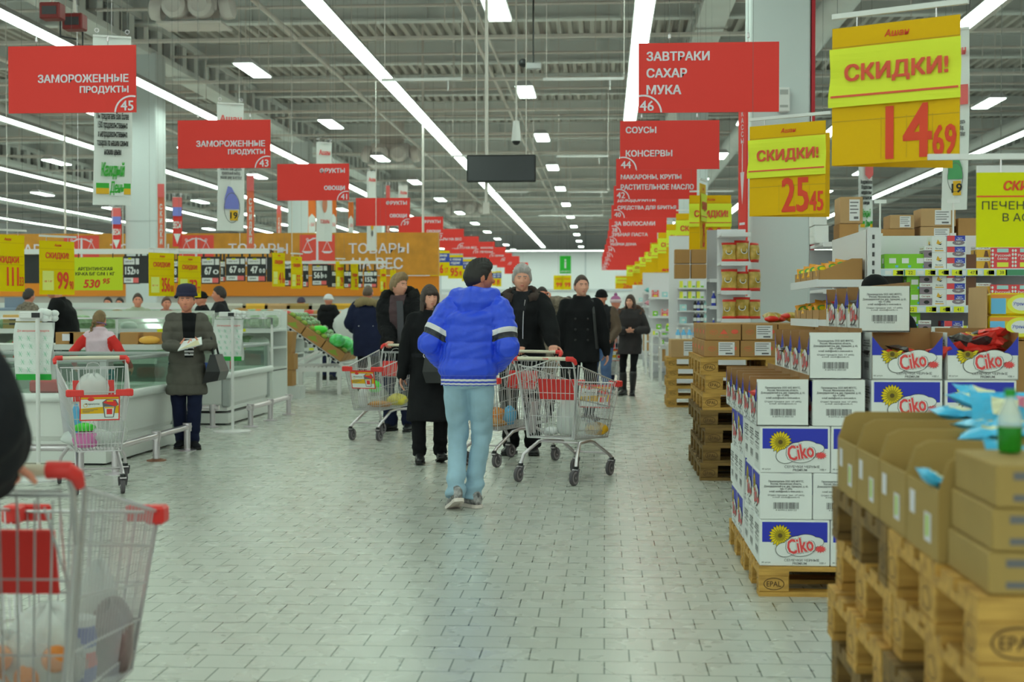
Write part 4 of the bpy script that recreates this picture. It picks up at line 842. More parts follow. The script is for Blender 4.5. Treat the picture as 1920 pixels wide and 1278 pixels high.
def a_bird(mb, w, h, M): mb.poly([(-.2 * w, .05 * h), (.0, -.02 * h), (.22 * w, .2 * h), (.05 * w, .12 * h), (-.1 * w, .3 * h)], POC, M); mb.poly([(-.1 * w, .0), (.1 * w, -.05 * h), (.2 * w, .05 * h)], INKB, M, .0004); mb.text('Bon sucre', 0, -.25 * h, .1 * h, INK, M, .0005, wx=.5 * w); mb.rect(-.3 * w, .3 * w, -.42 * h, -.36 * h, POC, M)
def a_blue(mb, w, h, M): mb.rect(-.5 * w, -.1 * w, -.0 * h, .5 * h, PRD, M); mb.rect(-.1 * w, .45 * w, 0, .5 * h, PBL, M); mb.text('Super\nRaffinade', .18 * w, .22 * h, .28 * h, PWH, M, .0005, wx=.4 * w); mb.oval(.1 * w, -.15 * h, .32 * w, .22 * h, PGR, M, .0003); mb.text('sugar', .1 * w, -.15 * h, .14 * h, PWH, M, .0005)
def a_sah(mb, w, h, M): mb.rect(-.5 * w, .5 * w, .15 * h, .5 * h, PWH, M); mb.text('Сахаръ', 0, .31 * h, .18 * h, C_('word_brown', 130, 40, 40), M, .0005, wx=.7 * w); mb.oval(.05 * w, -.2 * h, .22 * w, .16 * h, INKB, M, .0004)
def a_sah2(mb, w, h, M): mb.rect(-.5 * w, .5 * w, .2 * h, .5 * h, PWH, M); mb.text('Сахаръ', 0, .34 * h, .16 * h, C_('word_brown', 130, 40, 40), M, .0005, wx=.7 * w); mb.poly([(0, -.45 * h), (.35 * w, -.45 * h), (.25 * w, .1 * h), (.1 * w, .12 * h)], PBR, M, .0004)
def a_rus(mb, w, h, M):
    for sx in (-.44, .44):
        for k in range(5): mb.oval(sx * w, (k - 2) * .18 * h, .05 * w, .07 * h, PWH, M, .0004, 8)
    mb.text('Русский\nсахар', 0, .05 * h, .3 * h, PWH, M, .0006, wx=.66 * w, bold=.02); mb.rect(-.25 * w, .25 * w, .28 * h, .46 * h, PMN, M, .0004); mb.rect(-.25 * w, .25 * w, -.42 * h, -.2 * h, PLM, M, .0004)
def a_half(mb, w, h, M): mb.rect(-.5 * w, -.05 * w, -.5 * h, .5 * h, PLM, M); mb.rect(.05 * w, .45 * w, -.45 * h, -.2 * h, GRB, M)
PM = {'green': (prod('green_carton', .105, .12, .105, GRB, a_green), .105, .105, 'bright green sugar packet'), 'bird': (prod('sugar_box', .098, .16, .113, PWH, a_bird), .098, .113, 'white bird sugar box'), 'blue': (prod('sugar_box', .13, .18, .076, PWH, a_blue), .13, .076, 'red and blue sugar box'),
      'grey': (prod('sugar_box', .086, .15, .078, PGR, a_sah), .086, .078, 'grey sugar box'), 'ochre': (prod('sugar_box', .10, .15, .078, POC, a_sah2), .10, .078, 'ochre sugar box'), 'rus': (prod('sugar_box', .155, .2, .145, PRD, a_rus), .155, .145, 'red sugar box'), 'brown': (prod('sugar_box', .075, .15, .1, PBR), .075, .1, 'dark brown sugar box'),
      'tea': (prod('tea_box', .13, .12, .12, PWH, a_half), .13, .12, 'white and yellow box'), 'mint': (prod('tea_box', .12, .12, .11, PMN, a_green), .12, .11, 'pale mint box')}
def put(kind, x, y, z, lab, grp=None, rz=0):
    m, w_, h_, nm = PM[kind]; o = link(m, m.name.split('.')[0], None, (x, y, z), rz); return tag(o, nm + ' ' + lab, 'packet', grp or (nm + ' on the shelves'))
# ------------------------------------------------------------------ sugar gondola on the right
GY = 10.0; gx0 = at(1642, 500, GY).x; gx1 = 3.6; ZS = [.15, .62, .90, 1.16, 1.42, 1.675]
shelf_unit(gx0, gx1, GY, GY + .5, ZS, 1.93, 'white sugar shelving running off to the right behind the seed cartons')
PRAIL = mat('price_rail', (176, 204, 206), .4); PTAG = mat('price_tag', (214, 216, 30), .5); PTG = mat('price_rail_green', (66, 136, 96), .5)
for L, (zz, tags) in enumerate(((1.675, ((1683, '20'), (1706, '22'), (1743, '23'), (1768, '40'), (1793, '41'), (1822, '47'), (1853, '67'), (1877, '38'))), (1.42, ((1709, '22'), (1745, '23'), (1771, '40'), (1797, '41'))), (1.16, ((1709, '22'), (1745, '23'))))):
    mb = MB(); mb.bx(gx0, gx1, GY - .02, GY - .0125, zz - .05, zz - .004, PRAIL); M = front(0, GY - .021, zz - .027)
    for px, tx in tags:
        x = at(px, 500, GY).x; mb.rect(x - .035, x + .035, -.02, .02, PTAG, M, .001); mb.text(tx, x, 0, .022, INKB, M, .0018, bold=0); mb.rect(x - .09, x - .045, -.014, .014, PAPER, M, .001)
    mb.rect(at(1700, 500, GY).x - .045, at(1700, 500, GY).x - .015, -.02, .02, PTG, M, .0004)
    mb.rect(at(1884, 500, GY).x, gx1, -.02, .02, PTG, M, .001)
    tag(mb.build('price_rail'), 'pale blue price strip with yellow tags on the %s sugar shelf' % ('top', 'middle', 'lower')[L], 'price strip')
ROWS = [(1.675, [('green', 1675, 1, 2), ('green', 1699, 1, 2), ('green', 1727, 1, 2), ('grey', 1746, 2, 1), ('bird', 1762, 2, 1), ('blue', 1794, 3, 1), ('brown', 1822, 1, 2), ('ochre', 1846, 2, 1), ('rus', 1880, 1, 1), ('rus', 1923, 1, 1)]),
        (1.42, [('green', 1693, 1, 2), ('green', 1717, 2, 1), ('grey', 1738, 3, 1), ('bird', 1763, 2, 1), ('blue', 1794, 3, 1), ('brown', 1822, 2, 1), ('ochre', 1846, 2, 1), ('rus', 1880, 1, 1), ('rus', 1923, 1, 1)]),
        (1.16, [('green', 1714, 2, 1), ('grey', 1736, 2, 1), ('bird', 1762, 1, 2), ('blue', 1790, 2, 1), ('tea', 1818, 1, 1), ('ochre', 1846, 2, 1), ('rus', 1880, 1, 1)])]
for L, (zz, row) in enumerate(ROWS):
    for kind, px, up, deep in row:
        for k in range(up):
            for dd in range(deep):
                put(kind, at(px, 500, GY).x, GY + .1 + dd * .17, zz + k * (PM[kind][2] + .001), '%s sugar shelf, %s pile, %s up%s' % (('top', 'middle', 'lower')[L], ORD[[q[1] for q in row].index(px)], ORD[k], ', %s deep' % ORD[dd] if deep > 1 else ''))
put('mint', at(1786, 500, GY - .0).x, GY + .22, .90, 'on the lowest visible shelf'); 
# side end-cap facing the aisle, with noodle cartons
EX = at(1625, 500, 10.0).x; t = thing('shelf_unit', 'white end shelving with noodle cartons beside the sugar shelves', 'shelving')
mb = MB(); mb.bx(EX, EX + .05, 10.0, 11.5, 0, 1.95, SHW); mb.bx(EX, EX + .09, 9.96, 10.02, 0, 1.96, SHW)
for z in np.arange(.2, 1.9, .06): mb.bx(EX + .03, EX + .045, 9.955, 9.961, z, z + .03, DARK)
mb.build('back_panel', t)
for z in (.5, 1.32, 1.60):
    mb = MB(); mb.bx(EX - .33, EX, 10.02, 11.4, z - .03, z, SHW); mb.bx(EX - .342, EX - .33, 10.02, 11.4, z - .05, z + .005, SHW); mb.bx(EX - .33, EX, 10.008, 10.02, z - .05, z + .002, SHW); mb.build('shelf', t)
NOOD = mat('noodle_yellow', (214, 166, 30), .35, var=(20, .2, (200, 120, 40)))
def noodle():
    mb = MB(); pillow(mb, .16, .11, .035, lambda u, v: PKR if u > .7 else NOOD); mb.oval(-.02, 0, .045, .03, GRB2, None, .019); mb.oval(-.02, 0, .03, .02, PKY, None, .0195); return mb.mesh('noodle_packet')
nm_ = noodle(); tray = MB()
def tray_mesh(w, d, h, lowh, m=CARD):
    """open tray, low towards -X"""
    mb = MB(); mb.bx(-w / 2, w / 2, -d / 2, d / 2, 0, .004, m); mb.bx(w / 2 - .004, w / 2, -d / 2, d / 2, 0, h, m); mb.bx(-w / 2, -w / 2 + .004, -d / 2, d / 2, 0, lowh, m)
    for s_ in (-1, 1):
        y = s_ * (d / 2 - .002); P = [(-w / 2, 0), (w / 2, 0), (w / 2, h), (w / 2 - .25 * w, h), (-w / 2 + .1 * w, lowh), (-w / 2, lowh)]
        mb.poly(P, m, frame((0, y - .002, 0), (1, 0, 0), (0, 0, 1)), 0, .004)
    return mb.mesh('display_tray')
trm = tray_mesh(.30, .30, .15, .07)
for L, z in enumerate((1.32, 1.60)):
    for j in range(4):
        tag(link(trm, 'display_tray', None, (EX - .17, 10.2 + j * .32, z)), 'brown display tray of noodles on the end shelving, %s shelf, %s from the near end' % (('lower', 'upper')[L], ORD[j]), 'tray', 'brown noodle trays')
        for q in range(3):
            o = link(nm_, 'noodle_packet', None, (EX - .25 + q * .07, 10.2 + j * .32 + random.uniform(-.05, .05), z + .07 + .012 * q)); o.rotation_euler = (R(random.uniform(25, 70)), random.uniform(-.2, .2), random.uniform(-.4, .4)); tag(o, 'yellow noodle packet in a brown tray on the end shelving', 'packet', 'yellow noodle packets on the end shelving')
# boxes stored on top of the racks behind
t = shelf_unit(2.13, 5.0, 14.0, 14.9, [.3, 1.0, 1.6, 2.06], 2.02, 'tall storage racking with cartons on top behind the sugar shelves', panel=SHG)
tb = [(1539, 404, 24, 30, 'c', 'white carton'), (1541, 442, 26, 33, 'c', 'white carton'), (1597, 402, 42, 50, 'b', 'brown carton with open flaps'), (1592, 448, 36, 36, 'd', 'dark carton'), (1692, 417, 44, 26, 'b', 'brown carton'), (1684, 446, 62, 26, 'd', 'brown carton'), (1760, 401, 64, 34, 'b', 'brown carton with a white label'), (1758, 434, 62, 30, 'b', 'brown carton with an oval print'), (1826, 428, 56, 46, 'd', 'brown carton')]
zt = 2.061
for i, (px, py, pw, ph, mm, lb) in enumerate(tb):
    k = depth_scale(14.2, px); c = at(px, py + ph / 2, 14.2); m = {'c': CW, 'b': CARD2, 'd': CARD}[mm]; w_, h_ = pw * k, ph * k
    z0 = zt if i in (1, 3, 5, 7, 8) else None
    if z0 is None: z0 = zt + tb[i + 1][3] * k + .002
    mesh = brown_box(w_, .35, h_, False, mm == 'b', m); o = link(mesh, 'cardboard_box', None, (c.x, 14.2 + .19, z0)); tag(o, lb + ' high on the racking, ' + ('left of the white banner, upper', 'left of the white banner, lower', 'under the 25 45 sign, upper', 'under the 25 45 sign, lower', 'right of the white banner, upper', 'right of the white banner, lower', 'behind the lime sign, upper', 'behind the lime sign, lower', 'cut by the lime sign')[i], 'carton', 'cartons stored on the racking')
for px in (1660, 1800):
    c = at(px, 410, 10.3); mb = MB(); mb.bx(-.045, .045, 0, .004, -.012, .014, PAPER); mb.bx(-.006, .006, .004, .012, -.2 - .03, -.012, WHITE); mb.bx(-.02, .02, .0, .02, -.26, -.23, WHITE); c = Vector((c.x, GY + .49, 2.18)); tag(mb.build('sign_holder', None, loc=c), 'empty white card holder on the sugar shelf top, %s' % ('left of two' if px == 1660 else 'right of two'), 'sign holder')
# biscuits in a torn brown carton at the right edge
BY = 7.35; bx0 = at(1849, 560, BY).x; t = thing('display_carton', 'torn brown carton holding yellow biscuit packs at the right edge', 'carton', (bx0, BY, 0)); zc = at(1850, 615, BY).z
pallet(bx0 - .02, BY - .05, 0, 'pallet under the brown cartons and biscuits at the right edge', 'n')
for k in range(3):
    mm = brown_box(.9, .5, .36, False, False, CARD); tag(link(mm, 'cardboard_box', None, (bx0 + .47, BY + .27, .145 + k * .362)), 'large brown carton under the biscuit packs, %s from the pallet' % ORD[k], 'carton')
zc = .145 + 3 * .362 + .002; t.location.z = zc
mb = MB(); mb.bx(0, .006, 0, .35, 0, .27, CARD2); mb.bx(0, .9, .35, .356, 0, .24, CARD); mb.bx(.894, .9, 0, .35, 0, .24, CARD); mb.bx(0, .9, 0, .35, 0, .004, CARD); mb.build('body', t)
BISY = mat('biscuit_yellow', (236, 190, 20), .35); BISO = mat('biscuit_orange', (240, 130, 40), .35)
def biscuit():
    mb = MB(); mb.rbox(-.13, .13, -.04, .04, 0, .115, BISY, .012); M = front(0, -.041, .058); mb.rect(-.125, .125, .03, .05, BISO, M); mb.rect(-.125, -.05, -.05, .03, PLB, M, .0003); mb.oval(.03, 0, .075, .05, PLM, M, .0004); mb.oval(.03, 0, .05, .033, PAPER, M, .0007); mb.text('Утреннее', .03, 0, .022, PBL, M, .0012, shear=.2, wx=.085); return mb.mesh('biscuit_pack', auto=30)
bsm = biscuit()
for k in range(2):
    for i in range(2): tag(link(bsm, 'biscuit_pack', None, (bx0 + .15 + i * .27 + .01 * k, BY + .06 + .02 * k, zc + .006 + k * .117)), 'yellow biscuit pack in the torn carton, %s layer, %s from the left' % (('lower', 'upper')[k], ORD[i]), 'biscuit pack', 'yellow biscuit packs')
# shelf product clutter left of the column (toiletries, tea) at 19 m and 25 m
BTL = {}
def bottle(x, y, z, col, lab, h=.2, r=.03):
    if (col, h) not in BTL:
        mb = MB(); mb.lathe([(r * .9, 0), (r, .01), (r, h * .62), (r * .45, h * .74), (r * .4, h * .86)], col, 10); mb.lathe([(r * .45, h * .86), (r * .45, h)], PAPER if col not in (PWH,) else PBL, 10); mb.lathe([(r * 1.01, h * .2), (r * 1.01, h * .5)], PAPER, 10, caps=False); BTL[(col, h)] = mb.mesh('bottle', auto=40)
    return tag(link(BTL[(col, h)], 'bottle', None, (x, y, z)), lab, 'bottle', 'bottles on the shelves')
for L, z in enumerate((1.10, 1.46)):
    for i in range(6): bottle(s0 + .06 + i * .075, 19.03, z, (PBL, PKB, PKB, PBR, PMN, PMN)[i], 'small bottle on the shelving behind the crisp bags, %s shelf, %s along' % (('lower', 'upper')[L], ORD[i]))
for i in range(4): put('mint', s0 + .5 + .125 * i, 19.05, 1.46 + .0, 'on the shelving behind the crisp bags', 'pale mint boxes behind the crisp bags')
e0 = at(1256, 520, 25).x; e1 = at(1336, 520, 25).x
t = thing('shelf_unit', 'white end panel with small shelves of yellow and white boxes', 'shelving'); mb = MB(); mb.bx(e0, e1, 25.35, 25.4, 0, at(1300, 440, 25).z, SHW); mb.build('back_panel', t); mb = MB(); mb.bx(e0, e1, 25, 25.4, 0, .1, SHG); mb.build('plinth', t)
zz_ = [at(1300, q, 25).z for q in (606, 582, 559, 539)]
for z in zz_: mb = MB(); mb.bx(e0 + .15, e1, 25.05, 25.35, z - .025, z, SHW); mb.build('shelf', t)
for L, z in enumerate(zz_):
    for i in range(3 if L > 1 else 1): put('tea' if L > 1 else 'mint', e0 + .24 + i * .15, 25.15, z, 'on the white end panel, %s shelf up, %s across' % (ORD[L], ORD[i]), 'boxes on the white end panel')
for L in (0, 1):
    for i in range(4): bottle(e0 + .45 + .06 * i, 25.15, zz_[L], (PKB, PBL, PKB, PMN)[i], 'dark bottle on the white end panel')
# stack of drinks behind the far pallets
for i in range(6):
    for j in range(2): bottle(1.15 + i * .09, 22.3 + .1 * j, .9 + .0, PLB, 'pale blue bottle in the pack on the drinks table', .24, .035)
t = thing('display_table', 'white table with bottled drinks behind the far pallet stack', 'display table'); mb = MB(); mb.bx(.95, 1.8, 22.1, 22.7, .86, .9, WHITE); mb.build('top', t)
for x in (.97, 1.76):
    for y in (22.12, 22.66): mb = MB(); mb.bx(x, x + .03, y, y + .03, 0, .86, WHITE); mb.build('leg', t)
# white wire tables beside the aisle
def wire_table(px, py, Y, w, lab):
    c = gnd(px, py); t = thing('wire_display_table', lab, 'display table', c, group='white display frames along the aisle'); h = 1.03
    for x in (0, w):
        for y in (0, .6): mb = MB(); mb.bx(x - .02, x + .02, y - .02, y + .02, 0, h, WHITE); mb.build('leg', t)
    for z in (.35, .7, 1.0):
        mb = MB(); mb.bx(0, w, 0, .02, z, z + .03, WHITE); mb.bx(0, w, .58, .6, z, z + .03, WHITE); mb.bx(-.015, .015, 0, .6, z, z + .03, WHITE); mb.bx(w - .015, w + .015, 0, .6, z, z + .03, WHITE); mb.bx(0, w, 0, .6, z, z + .006, SHG); mb.build('shelf', t)
    for k in range(8): pass
    return t, c
for i, (px, py, lb) in enumerate(((1239, 726, 'white display frame nearest the far pallet stack'), (1222, 712, 'second white display frame along the aisle edge'), (1211, 700, 'third white display frame along the aisle edge'))):
    t, c = wire_table(px, py, 0, .8, lb)
    for k in range(3): put(('green', 'tea', 'mint')[k], c.x + .15 + k * .22, c.y + .2, 1.03, 'on the %s white display frame' % ORD[i], 'boxes on the white display frames')
    mm = brown_box(.4, .4, .3, False, True); tag(link(mm, 'cardboard_box', None, (c.x + .35, c.y + .3, .357)), 'brown carton on the lower shelf of the %s white display frame' % ORD[i], 'carton')
    o = put('green', c.x + .2, c.y + .2, .706, 'on the middle shelf of the %s white display frame' % ORD[i])
# pillows and big cartons further on
f0_ = at(1206, 560, 36).x
shelf_unit(f0_, f0_ + .75, 36, 36.6, [.4, 1.02, 1.22, 1.55, 1.88], 2.4, 'white end shelf with folded pillows and towels')
def pill(col):
    mb = MB(); pillow(mb, .5, .35, .13, lambda u, v: col, n=8); return mb.mesh('pillow', smooth=True)
pcs = [(pill(mat('pillow_teal', (96, 176, 168), .8)), 1.95, 'teal pillow on the top of the end shelf'), (pill(mat('pillow_white', (206, 206, 200), .8)), 2.02, 'white pillow leaning on the teal one'), (pill(mat('pillow_pink', (206, 150, 156), .8)), 1.62, 'pink pillow on the end shelf'), (pill(mat('pillow_white')), 1.30, 'white pillow below the pink one')]
for i, (m, z, lb) in enumerate(pcs): o = link(m, 'pillow', None, (f0_ + .28 + .12 * (i % 2), 36.2, z)); o.rotation_euler[1] = (0, -.4, 0, 0)[i]; tag(o, lb, 'pillow')
for i in range(2): mm = brown_box(.36, .4, .42, False, i == 1); tag(link(mm, 'cardboard_box', None, (f0_ + .2 + .38 * i, 36.22, .601 - .2)), 'large brown carton under the pillows, ' + ('left one', 'right one with a label'), 'carton') if False else tag(link(mm, 'cardboard_box', None, (f0_ + .19 + .38 * i, 36.22, .4)), 'large brown carton under the pillows, ' + ('left one', 'right one with a label')[i], 'carton')
# plain gondola ends receding along the right
for i, Y in enumerate((30, 42, 48, 55, 62, 70, 78, 88)):
    x = .95 + .0 * i; shelf_unit(x, x + 2.5, Y, Y + .6, [.5, .9, 1.3, 1.7], 2.2, 'white gondola end %s along the right of the aisle beyond the pallets' % ORD[i])
    for L, z in enumerate((.9, 1.3, 1.7)):
        for j in range(5): put(('tea', 'green', 'rus', 'mint', 'bird')[(i + j + L) % 5], x + .12 + j * .2, Y + .12, z, 'on the %s gondola end' % ORD[i], 'packets on the %s gondola end' % ORD[i])
# ------------------------------------------------------------------ near pallets with brown display cartons (out of focus)
NX, NY = .665, 2.56
for pi, yy in enumerate((NY, NY + .82)):
    for k in range(6): pallet(NX + .012 * ((k * 5) % 3 - 1), yy, .144 * k, 'pallet in the %s stack at the bottom right corner, %s from the floor' % (('nearest', 'second nearest')[pi], ORD[k]), 'n' if (k + pi) % 3 else 'o')
OLV = mat('cardboard_olive', (142, 124, 64), .7, var=(5, .07)); STK = mat('sticker_white', (196, 206, 204), .5); STG = mat('sticker_green', (150, 190, 20), .5)
def tray2(w=.56, d=.30, h=.22, low=.145):
    t = thing('display_carton', 'x', 'carton'); mb = MB(); e = .006
    mb.bx(-w / 2, w / 2, -d / 2, d / 2, 0, e, OLV); mb.bx(w / 2 - e, w / 2, -d / 2, d / 2, 0, h, OLV)
    for s_ in (-1, 1):
        P = [(-w / 2, 0), (w / 2, 0), (w / 2, h), (-w / 2 + .05, h), (-w / 2 + .02, h - .015), (-w / 2 + .008, low + .02), (-w / 2, low)]; mb.poly(P, OLV, frame((0, s_ * d / 2 - (0 if s_ < 0 else e), 0), (1, 0, 0), (0, 0, 1)), 0, -e if False else e)
    mb.build('body', t)
    mb = MB(); mb.bx(-w / 2, -w / 2 + e, -d / 2, d / 2, 0, low, OLV); M = frame((-w / 2 - .0005, 0, 0), (0, -1, 0), (0, 0, 1))
    mb.rect(-.11, -.06, .07, .12, STK, M, .0005); mb.rect(.03, .09, .03, .09, STK, M, .0005); mb.rect(.045, .07, .04, .085, STG, M, .001); mb.build('low_front', t); return t
tr0 = tray2(); n_ = 0; ZN = .866
def mk(x, y, z, lab):
    global n_
    if n_ == 0: tr0.location = (x, y, z); tr0['label'] = lab; tr0['group'] = 'brown display cartons on the near pallets'
    else: copy_tree(tr0, lab, (x, y, z), None, 'brown display cartons on the near pallets')
    n_ += 1
for j in range(4): mk(NX + .285, NY + .165 + (j + 1) * .31, ZN, 'open brown display carton on the near pallets, %s behind the low carton stack' % ORD[j])
ob = brown_box(.56, .28, .078, False, False, OLV)
def near_box():
    mb = MB(); mb.rbox(0, .5, 0, .3, 0, .076, OLV, .003); M = front(.25, -.0005, .038)
    mb.rect(-.22, .0, .012, .026, INK, M, .0004); mb.rect(-.22, -.06, -.026, -.014, INK, M, .0004); mb.rect(.12, .22, -.005, .01, INK, M, .0004); return mb.mesh('cardboard_box', auto=30)
nb = near_box()
for k in range(3): tag(link(nb, 'cardboard_box', None, (NX + .02 + .006 * k, NY + .005, ZN + .078 * k)), 'low brown carton nearest the camera at the bottom right, %s in its stack' % ('lowest', 'middle', 'top')[k], 'carton')
# packets lying in the display cartons
SKY = mat('wafer_blue', (60, 170, 214), .3); CRM = mat('wafer_cream', (214, 214, 170), .4); PNK = mat('wafer_pink', (224, 120, 140), .4)
def wafer():
    mb = MB(); pillow(mb, .2, .12, .035, lambda u, v: CRM if .3 < u < .7 and .3 < v < .7 else (PNK if u > .8 and v > .5 else SKY)); return mb.mesh('wafer_packet')
wf = wafer(); wspots = [(1800, 776, 3.95, .1, .1, .1), (1850, 800, 3.6, 0, .1, .5), (1862, 812, 3.45, .1, -.1, -.3), (1825, 752, 4.05, .3, .1, .8), (1842, 744, 4.1, .5, .2, .4), (1752, 898, 2.98, .2, .5, .2), (1900, 800, 3.5, .2, 0, .9), (1872, 770, 3.85, 1.2, .1, .2), (1900, 768, 3.9, 1.3, 0, -.2), (1905, 872, 2.95, 1.1, .2, .5)]
for i, (px, py, yy, a, b, c_) in enumerate(wspots):
    o = link(wf, 'wafer_packet', None, at(px, py, yy)); o.rotation_euler = (a, b, c_); o.scale = (.8, .8, .9) if i != 5 else (.38, .5, .7); tag(o, 'pale blue wafer packet lying loose on the near brown cartons', 'packet', 'pale blue wafer packets')
for j in range(3): mk(NX + .87, NY + .8 + j * .31, ZN, 'open brown display carton in the second row at the right edge, %s from the front' % ORD[j])
mb = MB(); mb.lathe([(.02, 0), (.023, .008), (.023, .05)], mat('green_drink', (20, 120, 24), .2), 16); mb.lathe([(.023, .05), (.023, .07), (.01, .1), (.01, .11)], film('clear_plastic', (190, 214, 204), .5), 16); mb.lathe([(.011, .108), (.011, .122)], C_('cap_green', 30, 140, 40), 12); c = at(1893, 880, 2.78); tag(mb.build('drink_bottle', None, auto=40, loc=(c.x, c.y, ZN + .235)), 'small green drink bottle standing on the nearest brown carton', 'bottle')
# ------------------------------------------------------------------ shopping trolleys
WIRE = mat('trolley_wire', (178, 188, 180), .35, .7); RUB = mat('wheel_rubber', (74, 74, 74), .6); HND = mat('handle_cream', (196, 200, 170), .45); ADW = mat('advert_white', (214, 216, 206), .4); ADY = mat('advert_yellow', (206, 166, 16), .4); TR_RED = mat('trolley_red', (226, 52, 46), .4)
ZR, ZF, BZR, BZF = .95, .775, .36, .325            # rim and floor heights, rear and front
def sidept(s, u, v):
    """u 0 rear .. 1 front, v 0 bottom .. 1 top; s = -1 / 1"""
    yb = -.36 + .70 * u; yt = -.40 + .84 * u; y = yb + (yt - yb) * v
    xb = .215 - .055 * u; xt = .275 - .06 * u; z0 = BZR + (BZF - BZR) * u; z1 = ZR + (ZF - ZR) * u
    return (s * (xb + (xt - xb) * v), y, z0 + (z1 - z0) * v)
def advert(mb, M, w, h):
    mb.rect(-w / 2, w / 2, -h / 2, h / 2, TR_RED, M, .001); mb.rect(-w * .47, w * .47, -h * .45, h * .33, ADW, M, .002); mb.rect(-w * .47, w * .47, .35 * h, .41 * h, ADY, M, .002)
    mb.poly([(-w * .47, -h * .22), (-w * .47, -h * .02), (w * .47, h * .08), (w * .47, -h * .22)], ADY, M, .003)
    mb.oval(-.22 * w, .34 * h, .085 * w, .07 * h, TR_RED, M, .004); mb.text('Формула', -.19 * w, .15 * h, .075 * h, INKB, M, .004, wx=.36 * w, bold=.03); mb.ring(-.36 * w, .1 * h, .05 * w, .012 * w, ADY, M, .0035)
    for q in range(3): mb.rect(-.43 * w, (-.05 - .1 * q) * w, -.07 * h - q * .05 * h, -.05 * h - q * .05 * h, INK, M, .004)
    B = [(.06 * w, .22 * h), (.16 * w, .33 * h), (.4 * w, .31 * h), (.47 * w, .12 * h), (.40 * w, .05 * h), (.35 * w, -.38 * h), (.12 * w, -.38 * h)]
    mb.poly([(x * 1.0 + .0, y) for x, y in B][::-1], INK, M, .0045); mb.poly([(.08 * w, .20 * h), (.17 * w, .30 * h), (.38 * w, .28 * h), (.44 * w, .12 * h), (.38 * w, .05 * h)][::-1], TR_RED, M, .0055); mb.poly([(.17 * w, .24 * h), (.33 * w, .24 * h), (.33 * w, .30 * h), (.17 * w, .30 * h)], ADY, M, .006)
    mb.poly([(.11 * w, .04 * h), (.36 * w, .04 * h), (.33 * w, -.35 * h), (.14 * w, -.35 * h)][::-1], ADW, M, .006); mb.rect(.17 * w, .31 * w, -.25 * h, -.04 * h, TR_RED, M, .007); mb.rect(.12 * w, .35 * w, -.02 * h, .03 * h, ADY, M, .0066)
